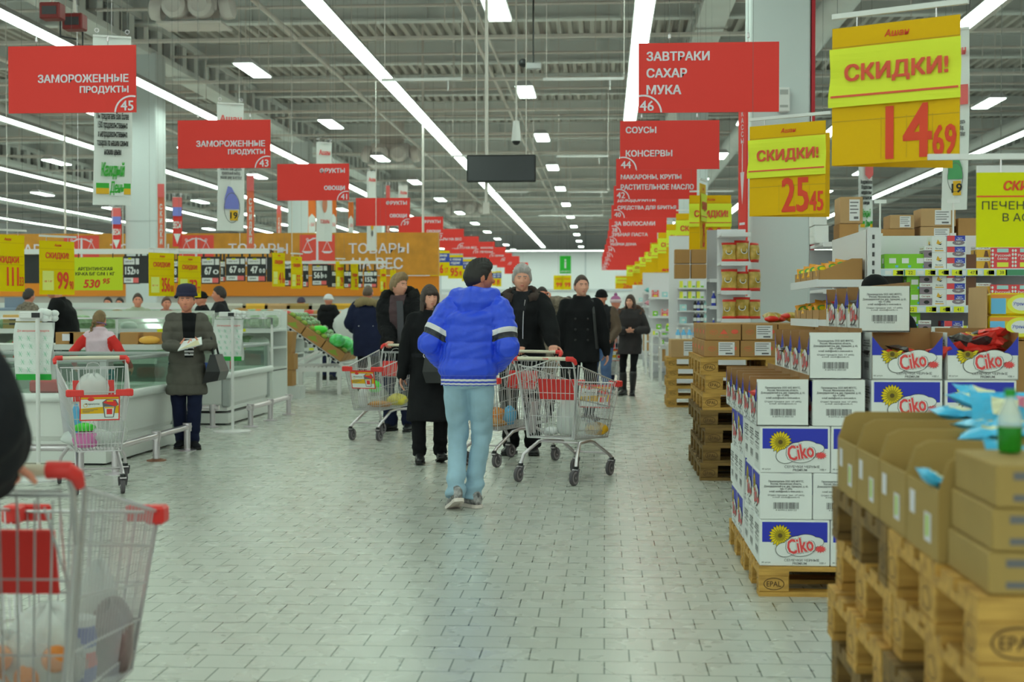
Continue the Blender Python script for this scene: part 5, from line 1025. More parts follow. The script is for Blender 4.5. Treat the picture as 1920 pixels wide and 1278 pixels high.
def trolley0():
    t = thing('shopping_trolley', 'x', 'shopping trolley', group='wire shopping trolleys')
    r = .0028; R2 = .006; mb = MB(); T = lambda p, rr=r, n=4: mb.tube(p, rr, WIRE, n)
    for s in (-1, 1):
        for k in range(23): u = k / 22; T([sidept(s, u, 0), sidept(s, u, 1)])
        for v in (0, .12, .32, .55, .78): T([sidept(s, 0, v), sidept(s, 1, v)], r if v else R2)
        T([sidept(s, 0, 1), sidept(s, 1, 1)], R2, 6); T([sidept(s, 0, 0), sidept(s, 0, 1)], R2, 6); T([sidept(s, 1, 0), sidept(s, 1, 1)], R2, 6)
    for k in range(1, 13):
        a = k / 13; L, Rr = sidept(-1, 1, 0), sidept(1, 1, 0); L1, R1 = sidept(-1, 1, 1), sidept(1, 1, 1)
        P = lambda A, B: tuple(A[i] + (B[i] - A[i]) * a for i in range(3)); T([P(L, Rr), P(L1, R1)])
        T([P(sidept(-1, 0, 0), sidept(1, 0, 0)), P(L, Rr)])
    for v in (0, .12, .32, .55, .78): T([sidept(-1, 1, v), sidept(1, 1, v)], r if v else R2)
    T([sidept(-1, 1, 1), sidept(1, 1, 1)], R2, 6); T([sidept(-1, 0, 0), sidept(1, 0, 0)], R2, 6)
    for k in range(9): u = k / 8; T([sidept(-1, u, 0), sidept(1, u, 0)])
    mb.build('basket', t)
    mb = MB(); T2 = lambda p, rr=r, n=4: mb.tube(p, rr, WIRE, n)   # hinged rear gate with the folded child seat
    for k in range(12):
        a = -.24 + .48 * k / 11; T2([(a * .82, -.34, BZR + .02), (a, -.395, ZR - .03)])
    for v in (.02, .3, .62, .97): T2([(-.2 - .05 * v, -.34 - .055 * v, BZR + (ZR - BZR) * v), (.2 + .05 * v, -.34 - .055 * v, BZR + (ZR - BZR) * v)], r if v < .9 else R2)
    for s in (-1, 1): T2([(s * .17, -.38, .90), (s * .17, -.20, .66)], r)
    for k in range(7): a = -.16 + .32 * k / 6; T2([(a, -.20, .67), (a * 1.02, -.26, .92)])
    T2([(-.17, -.26, .925), (.17, -.26, .925)], R2 * .7); T2([(-.17, -.2, .66), (.17, -.2, .66)], R2 * .7)
    for s in (-1, 1): T2([(s * .06, -.265, .92), (s * .04, -.3, .965), (0, -.305, .975)], r)
    mb.build('rear_gate', t)
    mb = MB(); mb.rbox(-.16, .16, -.222, -.212, .67, .84, TR_RED, .003, Matrix.Translation((0, -.03, 0)) @ Matrix.Translation((0, -.2, .66)) @ Matrix.Rotation(R(12), 4, 'X') @ Matrix.Translation((0, .2, -.66)))
    mb.build('child_seat_flap', t)
    for s in (-1, 1):
        mb = MB(); mb.tube([(s * .2, -.36, .36), (s * .262, -.42, .82), (s * .27, -.47, .96), (s * .27, -.50, 1.0)], .009, WIRE, 6); mb.build('handle_support', t)
    mb = MB(); mb.tube([(-.225, -.50, 1.005), (.225, -.50, 1.005)], .0155, HND, 10)
    mb.text('Ашан', .04, 0, .016, TR_RED, frame((0, -.5155, 1.007), (1, 0, 0), (0, 0, 1)), .001); mb.build('handle', t, auto=50)
    for s in (-1, 1):
        mb = MB(); mb.tube([(s * .222, -.50, 1.005), (s * .27, -.50, 1.005), (s * .285, -.485, .99), (s * .283, -.46, .965)], [.021, .021, .018, .014], TR_RED, 10); mb.build('handle_end', t, auto=50)
    for s in (-1, 1):
        p = sidept(s, 1, 1); mb = MB(); mb.rbox(p[0] - .028, p[0] + .028, p[1] - .05, p[1] + .02, p[2] - .032, p[2] + .022, TR_RED, .008); mb.rbox(min(p[0], p[0] - s * .10), max(p[0], p[0] - s * .10), p[1] + .002, p[1] + .022, p[2] - .03, p[2] + .02, TR_RED, .006); mb.build('corner_bumper', t)
    a, b = sidept(1, 1, .5), sidept(1, 1, .98); up = Vector((0, b[1] - a[1], b[2] - a[2])); c = ((0), (sidept(1, 1, .74)[1] + .012), sidept(1, 1, .74)[2])
    mb = MB(); M = frame(c, (-1, 0, 0), up); mb.poly([(-.145, -.10), (.145, -.10), (.145, .10), (-.145, .10)], TR_RED, M, 0, .004); advert(mb, M, .29, .20)
    advert(mb, frame((c[0], c[1] - .006, c[2]), (1, 0, 0), up), .29, .20); mb.build('advert_panel', t)
    # chassis
    for s in (-1, 1):
        mb = MB(); mb.tube([(s * .255, -.40, .145), (s * .245, -.37, .22), (s * .19, -.22, .315), (s * .165, .0, .318), (s * .15, .10, .30), (s * .165, .36, .175), (s * .168, .40, .145)], .0145, STEEL, 8); mb.build('chassis_tube', t, auto=60)
    mb = MB(); mb.tube([(-.16, .33, .19), (.16, .33, .19)], .009, STEEL, 6); mb.build('cross_bar', t); mb = MB(); mb.tube([(-.19, -.2, .316), (.19, -.2, .316)], .009, STEEL, 6); mb.build('cross_bar', t)
    for s, y in ((-1, -.40), (1, -.40), (-1, .40), (1, .40)):
        x = s * (.255 if y < 0 else .168); f = bpy.data.objects.new('caster', None); COL.objects.link(f); f.parent = t
        mb = MB(); mb.cyl((x, y, .125), (x, y, .15), .021, BLACK, 10)
        for e in (-.021, .021): mb.tube([(x + e, y, .132), (x + e, y - .012, .11), (x + e, y - .035, .06)], [.016, .016, .01], RUB, 6, flat=.3)
        mb.bx(x - .024, x + .024, y - .022, y + .022, .118, .128, STEEL); mb.build('fork', f)
        mb = MB(); Mw = Matrix.Translation((x, y - .035, .0625)) @ Matrix.Rotation(R(90), 4, 'Y'); mb.lathe([(.052, -.016), (.060, -.013), (.0625, 0), (.060, .013), (.052, .016)], RUB, 22, Mw); mb.lathe([(.05, -.0165), (.05, .0165)], mat('wheel_hub', (130, 130, 128), .5), 18, Mw); mb.lathe([(.034, -.0175), (.034, .0175)], RUB, 18, Mw); mb.lathe([(.01, -.021), (.01, .021)], STEEL, 10, Mw); mb.build('wheel', f, auto=40)
    return t
TR0 = trolley0(); tr_n = [0]; TRS = {}
def trolley(key, x, y, heading, lab):
    """heading: degrees clockwise from +Y that the trolley's front points to"""
    if tr_n[0] == 0: t = TR0; t.location = (x, y, 0); t.rotation_euler[2] = R(-heading); t['label'] = lab
    else: t = copy_tree(TR0, lab, (x, y, 0), R(-heading))
    tr_n[0] += 1; TRS[key] = (x, y, R(-heading)); return t
def inp(key, x, y, z):
    X, Y, a = TRS[key]; return (X + x * math.cos(a) - y * math.sin(a), Y + x * math.sin(a) + y * math.cos(a), z)
trolley('ad', -3.95, 10.75, 156, 'wire trolley with its advert facing us in front of the left freezer')
tf = trolley('fg', -1.53, 3.69, -2, 'blurred wire trolley at the bottom left corner held by a dark sleeve')
for ch in list(tf.children):
    if ch.name.startswith('advert_panel'): bpy.data.objects.remove(ch)
trolley('young', -2.42, 15.32, 201, 'trolley pushed by the fair-haired young man')
trolley('grey', -.90, 12.85, 212, 'trolley held by the grey-haired man, half hidden behind the blue jacket')
trolley('empty', -.27, 11.68, 27, 'unattended trolley seen from its handle right of the blue jacket')
trolley('far', .08, 24.25, 168, 'far trolley in front of the woman with the purple bobble hat')
trolley('lean', -7.9, 18.3, 300, 'trolley held by the man whose head is behind the yellow 99 90 sign')
# ------------------------------------------------------------------ shopping in the trolleys
BAGW = film('bag_white', (214, 218, 218), .75, .3); BAGC = film('bag_clear', (214, 222, 220), .26, .15)
def bagblob(key, x, y, z, sx, sy, sz, m, lab, nm='carrier_bag', seed=0):
    r_ = random.Random(seed); mb = MB(); nu, nv = 18, 12; vs = []; ph = [r_.uniform(0, 6) for _ in range(6)]
    rings = []
    for i in range(nv + 1):
        a = -math.pi / 2 + math.pi * i / nv; ring = []
        for k in range(nu):
            b = 2 * math.pi * k / nu; q = 1 + .10 * math.sin(3 * b + ph[0] + 2 * a) + .07 * math.sin(5 * b + ph[1]) * math.cos(3 * a + ph[2]) + .05 * math.sin(9 * b + 4 * a + ph[3])
            zz = math.sin(a); ca = abs(math.cos(a)) ** .7
            if zz > .5: ca *= 1 - .35 * (zz - .5)
            ring.append((sx * ca * math.cos(b) * q, sy * ca * math.sin(b) * q, sz * (max(zz, -.8) + .8) * (.55 + .05 * math.sin(4 * b + ph[4]))))
        rings.append(ring)
    mb.loft(rings, m); o = mb.build(nm, smooth=True, loc=inp(key, x, y, z) if key else (x, y, z), rz=TRS[key][2] if key else 0); return tag(o, lab, 'bag' if 'bag' in nm else 'groceries')
bagblob('ad', .0, -.26, .68, .12, .07, .2, BAGW, 'white bag hanging in the child seat of the trolley with the advert facing us', seed=1)
bagblob('ad', -.08, .18, .345, .13, .12, .27, BAGC, 'clear bag of shopping at the right of the trolley facing us', seed=2)
bagblob('ad', .05, .02, .35, .2, .22, .12, BAGW, 'white bag spread on the floor of the trolley facing us', seed=3)
bagblob('ad', .09, .22, .345, .09, .07, .13, mat('pack_pink', (220, 120, 170), .4), 'pink and green pack in the trolley facing us', 'nappy_pack', seed=4)
bagblob('ad', .10, .23, .47, .08, .05, .06, mat('pack_bright_green', (70, 210, 60), .4), 'bright green pack on top of the pink one', 'green_pack', seed=5)
bagblob('ad', .15, .1, .35, .04, .05, .30, PLB, 'tall pale blue carton at the left of the trolley facing us', 'blue_carton', seed=6)
ORG = mat('orange_fruit', (236, 128, 50), .5, bump=(60, .2, .002)); BAN = mat('banana_yellow', (214, 200, 70), .5); BREAD = mat('bread_brown', (176, 130, 60), .6)
n_o = 0
for i in range(4):
    for j in range(2):
        p = inp('fg', -.13 + .075 * i, -.10 + .08 * j, .415 + .05 * ((i + j) % 2)); mb = MB(); mb.ball((0, 0, 0), .036, ORG, 14, 10); tag(mb.build('orange', smooth=True, loc=p), 'orange loose in the bottom left foreground trolley', 'fruit', 'oranges in the foreground trolley')
bagblob('fg', -.05, -.06, .36, .2, .12, .16, BAGC, 'clear bag around the oranges in the foreground trolley', seed=7)
bagblob('fg', -.02, .16, .35, .12, .1, .13, mat('pack_gold', (190, 156, 60), .35, var=(10, .3)), 'gold snack pack in the foreground trolley', 'snack_pack', seed=8)
bagblob('fg', .04, .0, .36, .1, .12, .22, BAGW, 'white bag in the middle of the foreground trolley', seed=9)
bagblob('fg', .14, .22, .35, .06, .1, .2, mat('pack_dark', (110, 92, 88), .35, var=(12, .4)), 'dark patterned pack at the right of the foreground trolley', 'snack_pack', seed=10)
bagblob('fg', .08, .3, .34, .06, .05, .3, BAGW, 'tall white milk carton in the foreground trolley', 'milk_carton', seed=16)
mb = MB(); mb.lathe([(.04, 0), (.041, .004), (.041, .17)], PBL, 20); mb.lathe([(.0418, .06), (.0418, .10)], PRD, 20, caps=False); mb.lathe([(.042, .17), (.042, .19), (.03, .195)], PAPER, 20); mb.lathe([(.0417, .10), (.0417, .115)], PAPER, 20, caps=False)
tag(mb.build('snack_can', None, auto=40, loc=inp('fg', .12, .02, .358)), 'blue snack tube with a white lid in the foreground trolley', 'can')
bagblob('young', .05, .0, .36, .1, .12, .2, BAGC, 'clear bag in the trolley of the fair-haired young man', seed=11)
bagblob('young', .1, .0, .5, .06, .07, .12, mat('pack_bright_green'), 'bright green bag in the trolley of the fair-haired young man', 'green_pack', seed=12)
bagblob('young', -.12, -.1, .36, .1, .14, .12, BAN, 'bunch of bananas in a bag in the young man\'s trolley', 'banana_bag', seed=13)
bagblob('young', -.03, .1, .35, .13, .1, .06, BREAD, 'brown loaf in the trolley of the fair-haired young man', 'bread_loaf', seed=14)
bagblob('young', .13, .2, .35, .05, .06, .2, PAPER, 'white carton at the front of the young man\'s trolley', 'milk_carton', seed=15)
bagblob('grey', .08, .05, .36, .12, .1, .14, mat('pack_orange', (230, 120, 40), .4, var=(9, .3)), 'orange pack in the grey-haired man\'s trolley', 'snack_pack', seed=17)
bagblob('grey', -.08, .05, .36, .05, .07, .16, PLB, 'pale blue carton in the grey-haired man\'s trolley', 'blue_carton', seed=18)
bagblob('grey', .0, .2, .35, .13, .1, .07, BREAD, 'flat brown pack in the grey-haired man\'s trolley', 'bread_loaf', seed=19)
bagblob('empty', .0, -.06, .37, .1, .1, .30, BAGW, 'white carrier bag standing in the unattended trolley', seed=20)
bagblob('empty', .08, .08, .36, .12, .1, .13, BAGC, 'clear bag lying in the unattended trolley', seed=21)
bagblob('empty', .1, .24, .35, .1, .08, .1, mat('pack_amber', (222, 160, 20), .4), 'amber box in the unattended trolley', 'amber_pack', seed=22)
bagblob('empty', .06, .2, .46, .1, .05, .05, PKB, 'black packet on top in the unattended trolley', 'snack_pack', seed=23)
bagblob('empty', -.12, -.12, .37, .06, .09, .06, PWH, 'flat white tub in the unattended trolley', 'tub', seed=24)
p = inp('empty', -.21, -.3, .39); mb = MB(); mb.bx(-.003, .003, -.06, .06, 0, .26, mat('grey_card', (176, 180, 174), .6)); o = mb.build('card_sheet', loc=p, rz=TRS['empty'][2]); o.rotation_euler[1] = .12; tag(o, 'pale card sheet leaning in the corner of the unattended trolley', 'card')
bagblob('far', 0, 0, .37, .15, .2, .2, BAGC, 'clear bag of food in the far trolley of the bobble hat woman', seed=25)
# ------------------------------------------------------------------ island freezers on the left
FRZ = mat('freezer_white', (196, 210, 196), .4); FRG = mat('freezer_trim_grey', (150, 164, 154), .45); GL = glass('freezer_glass', (206, 224, 212), .14); FRI = mat('freezer_inside', (136, 158, 140), .5); RST = mat('rust_brown', (120, 84, 60), .7)
def freezer(x0, x1, y0, y1, lab, goods=()):
    """island freezer: base, bumper, glass upper band, rim"""
    t = thing('island_freezer', lab, 'freezer', ((x0 + x1) / 2, (y0 + y1) / 2, 0)); w = (x1 - x0) / 2; d = (y1 - y0) / 2; c_ = .06
    mb = MB(); mb.bx(-w + .08, w - .08, -d + .08, d - .08, .0, .10, BLACK); mb.build('recessed_base', t)
    mb = MB(); mb.bx(-w + .03, w - .03, -d + .03, d - .03, .02, .14, FRZ); mb.bx(-w + .05, w - .05, -d + .05, d - .05, .17, .215, FRZ); mb.build('kick_plate', t)
    mb = MB(); z0, z1 = .215, .60
    P = lambda q, z: [(-w + q, -d + q, z), (w - q, -d + q, z), (w - q, d - q, z), (-w + q, d - q, z)]
    mb.loft([P(.06, z0), P(.035, .26), P(.03, z1)], FRZ, caps=True)
    for q in (.235, .255): mb.loft([P(.052, q), P(.048, q + .004)], FRG, caps=False)
    for sx in (-1, 1):
        for sy in (-1, 1): mb.rbox(sx * (w - .06) - .05, sx * (w - .06) + .05, sy * (d - .06) - .05, sy * (d - .06) + .05, .215, .6, FRG, .02)
    mb.build('body', t)
    mb = MB(); mb.tube([(-w, -d, .61), (w, -d, .61), (w, d, .61), (-w, d, .61)], .042, mat('bumper_pale', (206, 218, 206), .35), 10, loop=True); mb.build('bumper_rail', t, auto=50)
    mb = MB(); mb.bx(-w + .05, w - .05, -d + .05, d - .05, .56, .62, FRI)
    for k in range(1, 4): mb.bx(-w + 2 * w * k / 4 - .01, -w + 2 * w * k / 4 + .01, -d + .06, d - .06, .62, .84, FRI)
    mb.build('inner_tub', t)
    mb = MB()
    for a, b in (((-w + .04, -d + .04), (w - .04, -d + .04)), ((w - .04, -d + .04), (w - .04, d - .04)), ((w - .04, d - .04), (-w + .04, d - .04)), ((-w + .04, d - .04), (-w + .04, -d + .04))):
        mb.add([(a[0], a[1], .64), (b[0], b[1], .64), (b[0], b[1], .93), (a[0], a[1], .93)], [(0, 1, 2, 3)], GL)
    mb.build('glass_band', t)
    mb = MB(); mb.tube([(-w + .03, -d + .03, .945), (w - .03, -d + .03, .945), (w - .03, d - .03, .945), (-w + .03, d - .03, .945)], .022, FRG, 8, loop=True)
    for sx in (-1, 1):
        for sy in (-1, 1): mb.bx(sx * (w - .05) - .03, sx * (w - .05) + .03, sy * (d - .05) - .03, sy * (d - .05) + .03, .62, .95, FRG)
    mb.build('top_rim', t)
    for j, (gx, gy, m, s_) in enumerate(goods):
        mb = MB(); mb.rbox(-s_, s_, -.1, .1, 0, .12 + .02 * (j % 3), m, .02); tag(mb.build('frozen_pack', None, loc=(gx, gy, .625), rz=.3 * j), 'frozen food pack lying inside the %s, %s from the left' % (lab.split(' standing')[0], ORD[j]), 'frozen food', 'frozen food packs in the island freezers')
    return t
A = gnd(180, 879); Bk = gnd(312, 838)
freezer(-9.5, A.x + .02, 12.35, 14.45, 'white island freezer standing behind the trolley at the left', [(-5.2, 12.9, PRD, .14), (-5.9, 13.0, PWH, .2), (-6.5, 13.2, PBL, .15), (-7.1, 12.8, GRB, .12), (-7.8, 13.2, PWH, .2)])
A2 = gnd(431, 797)
freezer(-6.75, A2.x, A2.y, A2.y + 2.15, 'white island freezer standing behind the woman in the grey coat', [(A2.x - .45, A2.y + .5, PBL, .25), (A2.x - 1.1, A2.y + .5, DARK, .3), (A2.x - .5, A2.y + 1.3, PRD, .15), (A2.x - 1.9, A2.y + .6, PWH, .2), (A2.x - 1.5, A2.y + 1.3, GRB, .2)])
mb = MB(); M = front(A2.x - .0, A2.y, .36); c = gnd(447, 780); mb.rect(-.05, .05, -.11, .11, PAPER, None); 
M = frame((A2.x - .026, A2.y + .22, .40), (0, 1, 0), (0, 0, 1)); mb = MB(); mb.rect(-.06, .06, -.1, .1, PAPER, M, 0); mb.text('-18', 0, .05, .03, INK, M, .001); 
for q in range(3): mb.rect(-.04, .04, -.02 - .025 * q, -.01 - .025 * q, INK, M, .001)
tag(mb.build('sticker'), 'white notice stuck on the side of the freezer behind the woman in the grey coat', 'sticker')
# bumper rails in front of the freezers
def rail(pts, posts, lab):
    t = thing('guard_rail', lab, 'guard rail'); mb = MB(); mb.tube([(x, y, .235) for x, y in pts], .03, STEEL, 10); mb.build('tube', t, auto=60)
    for x, y in posts:
        mb = MB(); mb.cyl((x, y, .012), (x, y, .27), .032, STEEL, 12); mb.lathe([(.044, .195), (.044, .275)], STEEL, 12, Matrix.Translation((x, y, 0))); mb.lathe([(.09, 0), (.09, .008), (.04, .02)], STEEL if abs(y - 12.82) > .1 else RST, 14, Matrix.Translation((x, y, 0))); mb.build('post', t, auto=40)
    return t
rx = -4.02
rail([(-7.6, 11.6), (rx - .15, 11.6)], [(-7.4, 11.6), (-5.6, 11.6), (-4.4, 11.6)], 'steel guard rail along the front of the left freezer')
rail([(rx - .12, 11.6), (rx - .12, 13.86)], [(rx - .12, 11.72), (rx - .12, 12.82), (rx - .12, 13.79)], 'steel guard rail beside the left freezer near the woman in the grey coat')
rx2 = gnd(470, 800).x
rail([(rx2, gnd(470, 800).y - .1), (rx2, gnd(528, 777).y + .15)], [(rx2, gnd(470, 800).y), (rx2, gnd(500, 788).y), (rx2, gnd(528, 777).y)], 'steel guard rail beside the second freezer')
rail([(-5.02, 16.62), (-4.6, 16.62)], [(-4.9, 16.62), (-4.68, 16.62)], 'short steel guard rail at the front corner of the second freezer')
# bag dispensers
BGW = mat('bag_film_white', (208, 220, 208), .45); BGG = mat('bag_print_green', (20, 150, 46), .5); BGS = mat('bag_flake', (120, 186, 150), .5)
def bag_stand(px, py_base, Y, lab, big):
    x = at(px, 700, Y).x; t = thing('bag_stand', lab, 'bag dispenser', (x, Y, 0)); h = 1.32
    mb = MB(); mb.cyl((0, 0, .02), (0, 0, h), .018, WHITE, 10); mb.build('pole', t)
    mb = MB(); mb.lathe([(.22, 0), (.22, .012), (.03, .03)], WHITE, 24); mb.build('foot', t, auto=40)
    mb = MB(); mb.bx(-.2, .1, .04, .06, h - .02, h + .0, WHITE); mb.rbox(-.16, .03, .0, .05, h, h + .06, WHITE, .01); mb.bx(-.05, .02, -.004, 0, h + .01, h + .05, BLACK); mb.build('holder_bar', t)
    for k in range(4):
        mb = MB(); y = .075 + .02 * k; x0 = -.21 - .012 * k; x1 = .09; P = []
        for i in range(9):
            v = i / 8; z = h - .03 - v * .47; P.append([(x0 + .015 * math.sin(5 * v + k), y + .01 * math.sin(7 * v + k), z), ((x0 + x1) / 2, y - .012 * math.cos(6 * v + k), z), (x1 + .012 * math.sin(6 * v + k), y + .008 * math.sin(8 * v), z)])
        mb.loft(P, BGW, caps=False, closed=False)
        if k == 0:
            M = front(-.06, y - .02, h - .27); zb = -.235
            mb.rect(-.15, .152, zb, zb + .05, BGG, M); mb.text('Для замороженного продукта', 0, .17, .022, CRED, M, .001, wx=.27, bold=.03)
            for i in range(4):
                for j in range(5):
                    cx, cy = -.11 + .07 * i + .02 * (j % 2), .11 - .065 * j
                    for a in (0, 60, 120): mb.poly([(cx + .022 * math.cos(R(a)) - .002, cy + .022 * math.sin(R(a))), (cx + .022 * math.cos(R(a)) + .002, cy + .022 * math.sin(R(a)) + .002), (cx - .022 * math.cos(R(a)) + .002, cy - .022 * math.sin(R(a))), (cx - .022 * math.cos(R(a)) - .002, cy - .022 * math.sin(R(a)) - .002)], BGS, M, .001)
        mb.build('bag_sheaf', t)
    mb = MB(); r_ = random.Random(2)
    for k in range(9): mb.ball((.03 + r_.uniform(-.05, .06), .08 + r_.uniform(-.02, .06), h + r_.uniform(0, .08)), (.04, .02, .03), BGW, 8, 6)
    mb.build('loose_bag_ends', t, smooth=True)
bag_stand(71, 900, 11.3, 'white pole stand of freezer bags with snow crystals at the left', True)
x_ = gnd(418, 793); bag_stand(436, 800, 16.0, 'white stand of freezer bags behind the woman in the grey coat', False)
# ------------------------------------------------------------------ chilled counters farther back
CNT = mat('counter_white', (186, 202, 188), .45); GL2 = glass('counter_glass', (220, 234, 224), .2); GREENS = mat('bagged_greens', (70, 120, 60), .4, var=(16, .4, (150, 186, 140)))
def counter(x0, x1, Y, lab, top=1.28, shelves=(.55, .86, 1.12), d=1.0, tags=True):
    t = thing('chilled_counter', lab, 'chilled counter', ((x0 + x1) / 2, Y, 0)); w = (x1 - x0) / 2
    mb = MB(); mb.bx(-w, w, .02, d, 0, .5, CNT); mb.build('base', t); mb = MB(); mb.bx(-w, w, d - .04, d, .5, top + .1, CNT); mb.build('back_panel', t)
    for z in shelves:
        mb = MB(); q = .10 * (z - .5); mb.bx(-w, w, q, d - .04, z - .03, z, CNT); mb.bx(-w, w, q - .02, q, z - .05, z + .02, CNT)
        if tags:
            k = -w + .3
            while k < w: mb.bx(k - .05, k + .05, q - .026, q - .021, z - .03, z + .015, PTAG); k += .95
        mb.build('shelf', t)
    mb = MB(); mb.bx(-w, w, -.02, .0, top - .02, top, STEEL)
    for k in np.arange(-w, w + .01, 2 * w / max(1, round(2 * w / 1.25))): mb.bx(k - .015, k + .015, -.02, .01, .5, top, WHITE)
    mb.build('front_frame', t)
    mb = MB(); mb.add([(-w, .0, shelves[1]), (w, .0, shelves[1]), (w, .12, top - .01), (-w, .12, top - .01)], [(0, 1, 2, 3)], GL2); mb.build('glass_guard', t)
    return t
r_ = random.Random(5)
def fill(x0, x1, y, z, n, kinds, lab, grp):
    for i in range(n):
        m, s_, nm, ct = kinds[r_.randrange(len(kinds))]; mb = MB(); a = r_.uniform(.75, 1.2) * s_
        mb.ball((0, 0, .06 * a / .14), (a, .16, .09 * a / .14), m, 10, 6)
        tag(mb.build(nm, None, True, (x0 + (x1 - x0) * (i + .5) / n, y, z)), lab % ORD[i % 20], ct, grp)
KG = [(GREENS, .15, 'bagged_greens', 'vegetables'), (GREENS, .18, 'bagged_greens', 'vegetables'), (BAGW, .14, 'white_pack', 'packet')]
for i, (xa, xb, Y, lb) in enumerate([(at(88, 600, 18.6).x - 3, at(310, 600, 18.6).x, 20.0, 'long white chilled counter behind the girl in the pink vest'), (at(412, 600, 20.5).x, at(507, 600, 20.5).x, 20.6, 'white glass-fronted counter behind the second freezer')]):
    counter(xa, xb, Y, lb, 1.30)
    fill(xa + .2, xb - .2, Y + .3, 1.121, 12 if i == 0 else 5, KG, 'bagged greens on the top shelf, %s along the ' + ('long chilled counter' if i == 0 else 'glass-fronted counter'), 'bagged goods on the chilled counters')
    fill(xa + .2, xb - .2, Y + .25, .861, 9 if i == 0 else 4, KG, 'bagged greens on the middle shelf, %s along the ' + ('long chilled counter' if i == 0 else 'glass-fronted counter'), 'bagged goods on the chilled counters')
    if i == 1:
        for k in range(5):
            mb = MB(); mb.rbox(-.13, .13, -.05, .05, 0, .24, BAGC, .03); mb.rbox(-.10, .10, -.04, .04, .02, .2, GREENS, .04); tag(mb.build('salad_bag', None, False, (xa + .05 + .25 * k - .3, Y + .02, 1.135)), 'clear bag of salad greens behind the hat, %s from the left' % ORD[k], 'vegetables', 'salad bags in a row')
# front low counter with cartons under the girl
xa, xb = at(95, 640, 15.6).x - 1.5, at(312, 640, 16.4).x
t = thing('chilled_counter', 'low white counter with brown trays behind the left freezer', 'chilled counter', ((xa + xb) / 2, 16.0, 0)); w = (xb - xa) / 2
mb = MB(); mb.bx(-w, w, .1, .9, 0, .78, mat('counter_dark', (96, 116, 104), .5)); mb.build('base', t); mb = MB(); mb.bx(-w, w, 0, .9, .94, 1.0, CNT); mb.bx(-w, w, 0, .05, .78, .84, CNT); mb.build('top', t)
for px, mm, lb in ((127, CARD, 'brown tray with a white label'), (152, CARD, 'plain brown tray'), (247, CARD, 'brown tray right of the girl'), (291, CARD, 'brown tray beside the grey coat')):
    x = at(px, 590, 16.3).x; mb = MB(); mb.rbox(-.11, .11, -.15, .15, 0, .14, mm, .004); mb.rect(-.03, .06, .04, .12, STK, front(0, -.151, 0), 0) if px == 127 else None; tag(mb.build('tray_box', None, loc=(x, 16.35, 1.001)), lb + ' on the low counter', 'tray', 'brown trays on the low counter')
mb = MB(); mb.ball((0, 0, .05), (.13, .1, .05), mat('pack_orange2', (230, 160, 60), .4), 12, 8); tag(mb.build('bread_pack', None, True, (at(280, 600, 16.2).x, 16.2, 1.0)), 'yellow bread pack on the low counter beside the grey coat', 'packet')
mb = MB(); mb.rbox(-.3, .3, -.2, .2, 0, .22, mat('crate_wood', (204, 170, 96), .6), .01); mb.bx(-.2, .2, -.205, -.2, .07, .1, BLACK); mb.bx(-.2, .2, -.205, -.2, .14, .16, BLACK); tag(mb.build('wooden_crate', None, loc=(at(50, 580, 20.3).x, 20.35, 1.121)), 'pale wooden crate at the far left on the chilled counter', 'crate')
mb = MB(); mb.rbox(-.25, .25, -.15, .15, 0, .16, mat('scale_blue_grey', (110, 130, 140), .5), .02); mb.bx(-.2, .2, -.02, .02, .16, .34, MATS['scale_blue_grey']); tag(mb.build('weighing_scale', None, loc=(at(30, 560, 24.5).x, 24.5, 1.30)), 'grey weighing scale at the far left behind the crate', 'scale')
# sloping produce stand
Ys = 23.4; t = thing('produce_stand', 'white sloping produce stand beside the fair-haired man\'s trolley', 'produce stand'); pa = at(524, 600, Ys); pb = at(640, 680, Ys)
a_ = Vector((pa.x, 0, pa.z)); b_ = Vector((pb.x, 0, pb.z)); xl, xr = a_.x, b_.x; depth = 1.5; tz = at(600, 689, Ys).z
sl = math.atan2(a_.z - b_.z, b_.x - a_.x); Mx = Matrix.Translation((xr, Ys, b_.z)) @ Matrix.Rotation(sl, 4, 'Y'); Ls = math.hypot(a_.z - b_.z, b_.x - a_.x)
mb = MB()
for j in range(2): mb.bx(-Ls - .05, .06, j * (depth - .05), j * (depth - .05) + .05, -.05, 0, WHITE, Mx)
for i in range(18): mb.bx(-Ls + i * Ls / 18, -Ls + i * Ls / 18 + .045, .0, depth, -.03, -.005, WHITE, Mx)
for i in range(13): mb.bx(-Ls + (i + .3) * Ls / 13, -Ls + (i + .7) * Ls / 13, -.003, 0, -.045, -.01, BLACK, Mx)
mb.build('sloping_rack', t)
for j in (0, depth - .06):
    mb = MB(); mb.tube([(xl + .12, Ys + j + .03, tz + .02), ((xl + xr) / 2 + .18, Ys + j + .03, (a_.z + b_.z) / 2 - .14)], .03, WHITE, 4); mb.build('brace', t)
mb = MB(); mb.bx(xl - .1, xr - .02, Ys, Ys + .06, tz - .07, tz, WHITE); mb.bx(xl - .1, xr - .02, Ys + depth - .06, Ys + depth, tz - .07, tz, WHITE)
for i in range(16): mb.bx(xl - .1 + i * .07, xl - .06 + i * .07, Ys, Ys + depth, tz, tz + .02, WHITE)
mb.build('base_frame', t)
for x in (xl, (xl + xr) / 2 - .2, xr - .07):
    for j in (0, depth - .06): mb = MB(); mb.bx(x, x + .06, Ys + j, Ys + j + .06, 0, tz - .07, WHITE); mb.build('leg', t)
VEG = mat('carton_veg_print', (120, 150, 50), .6); n_ = 0
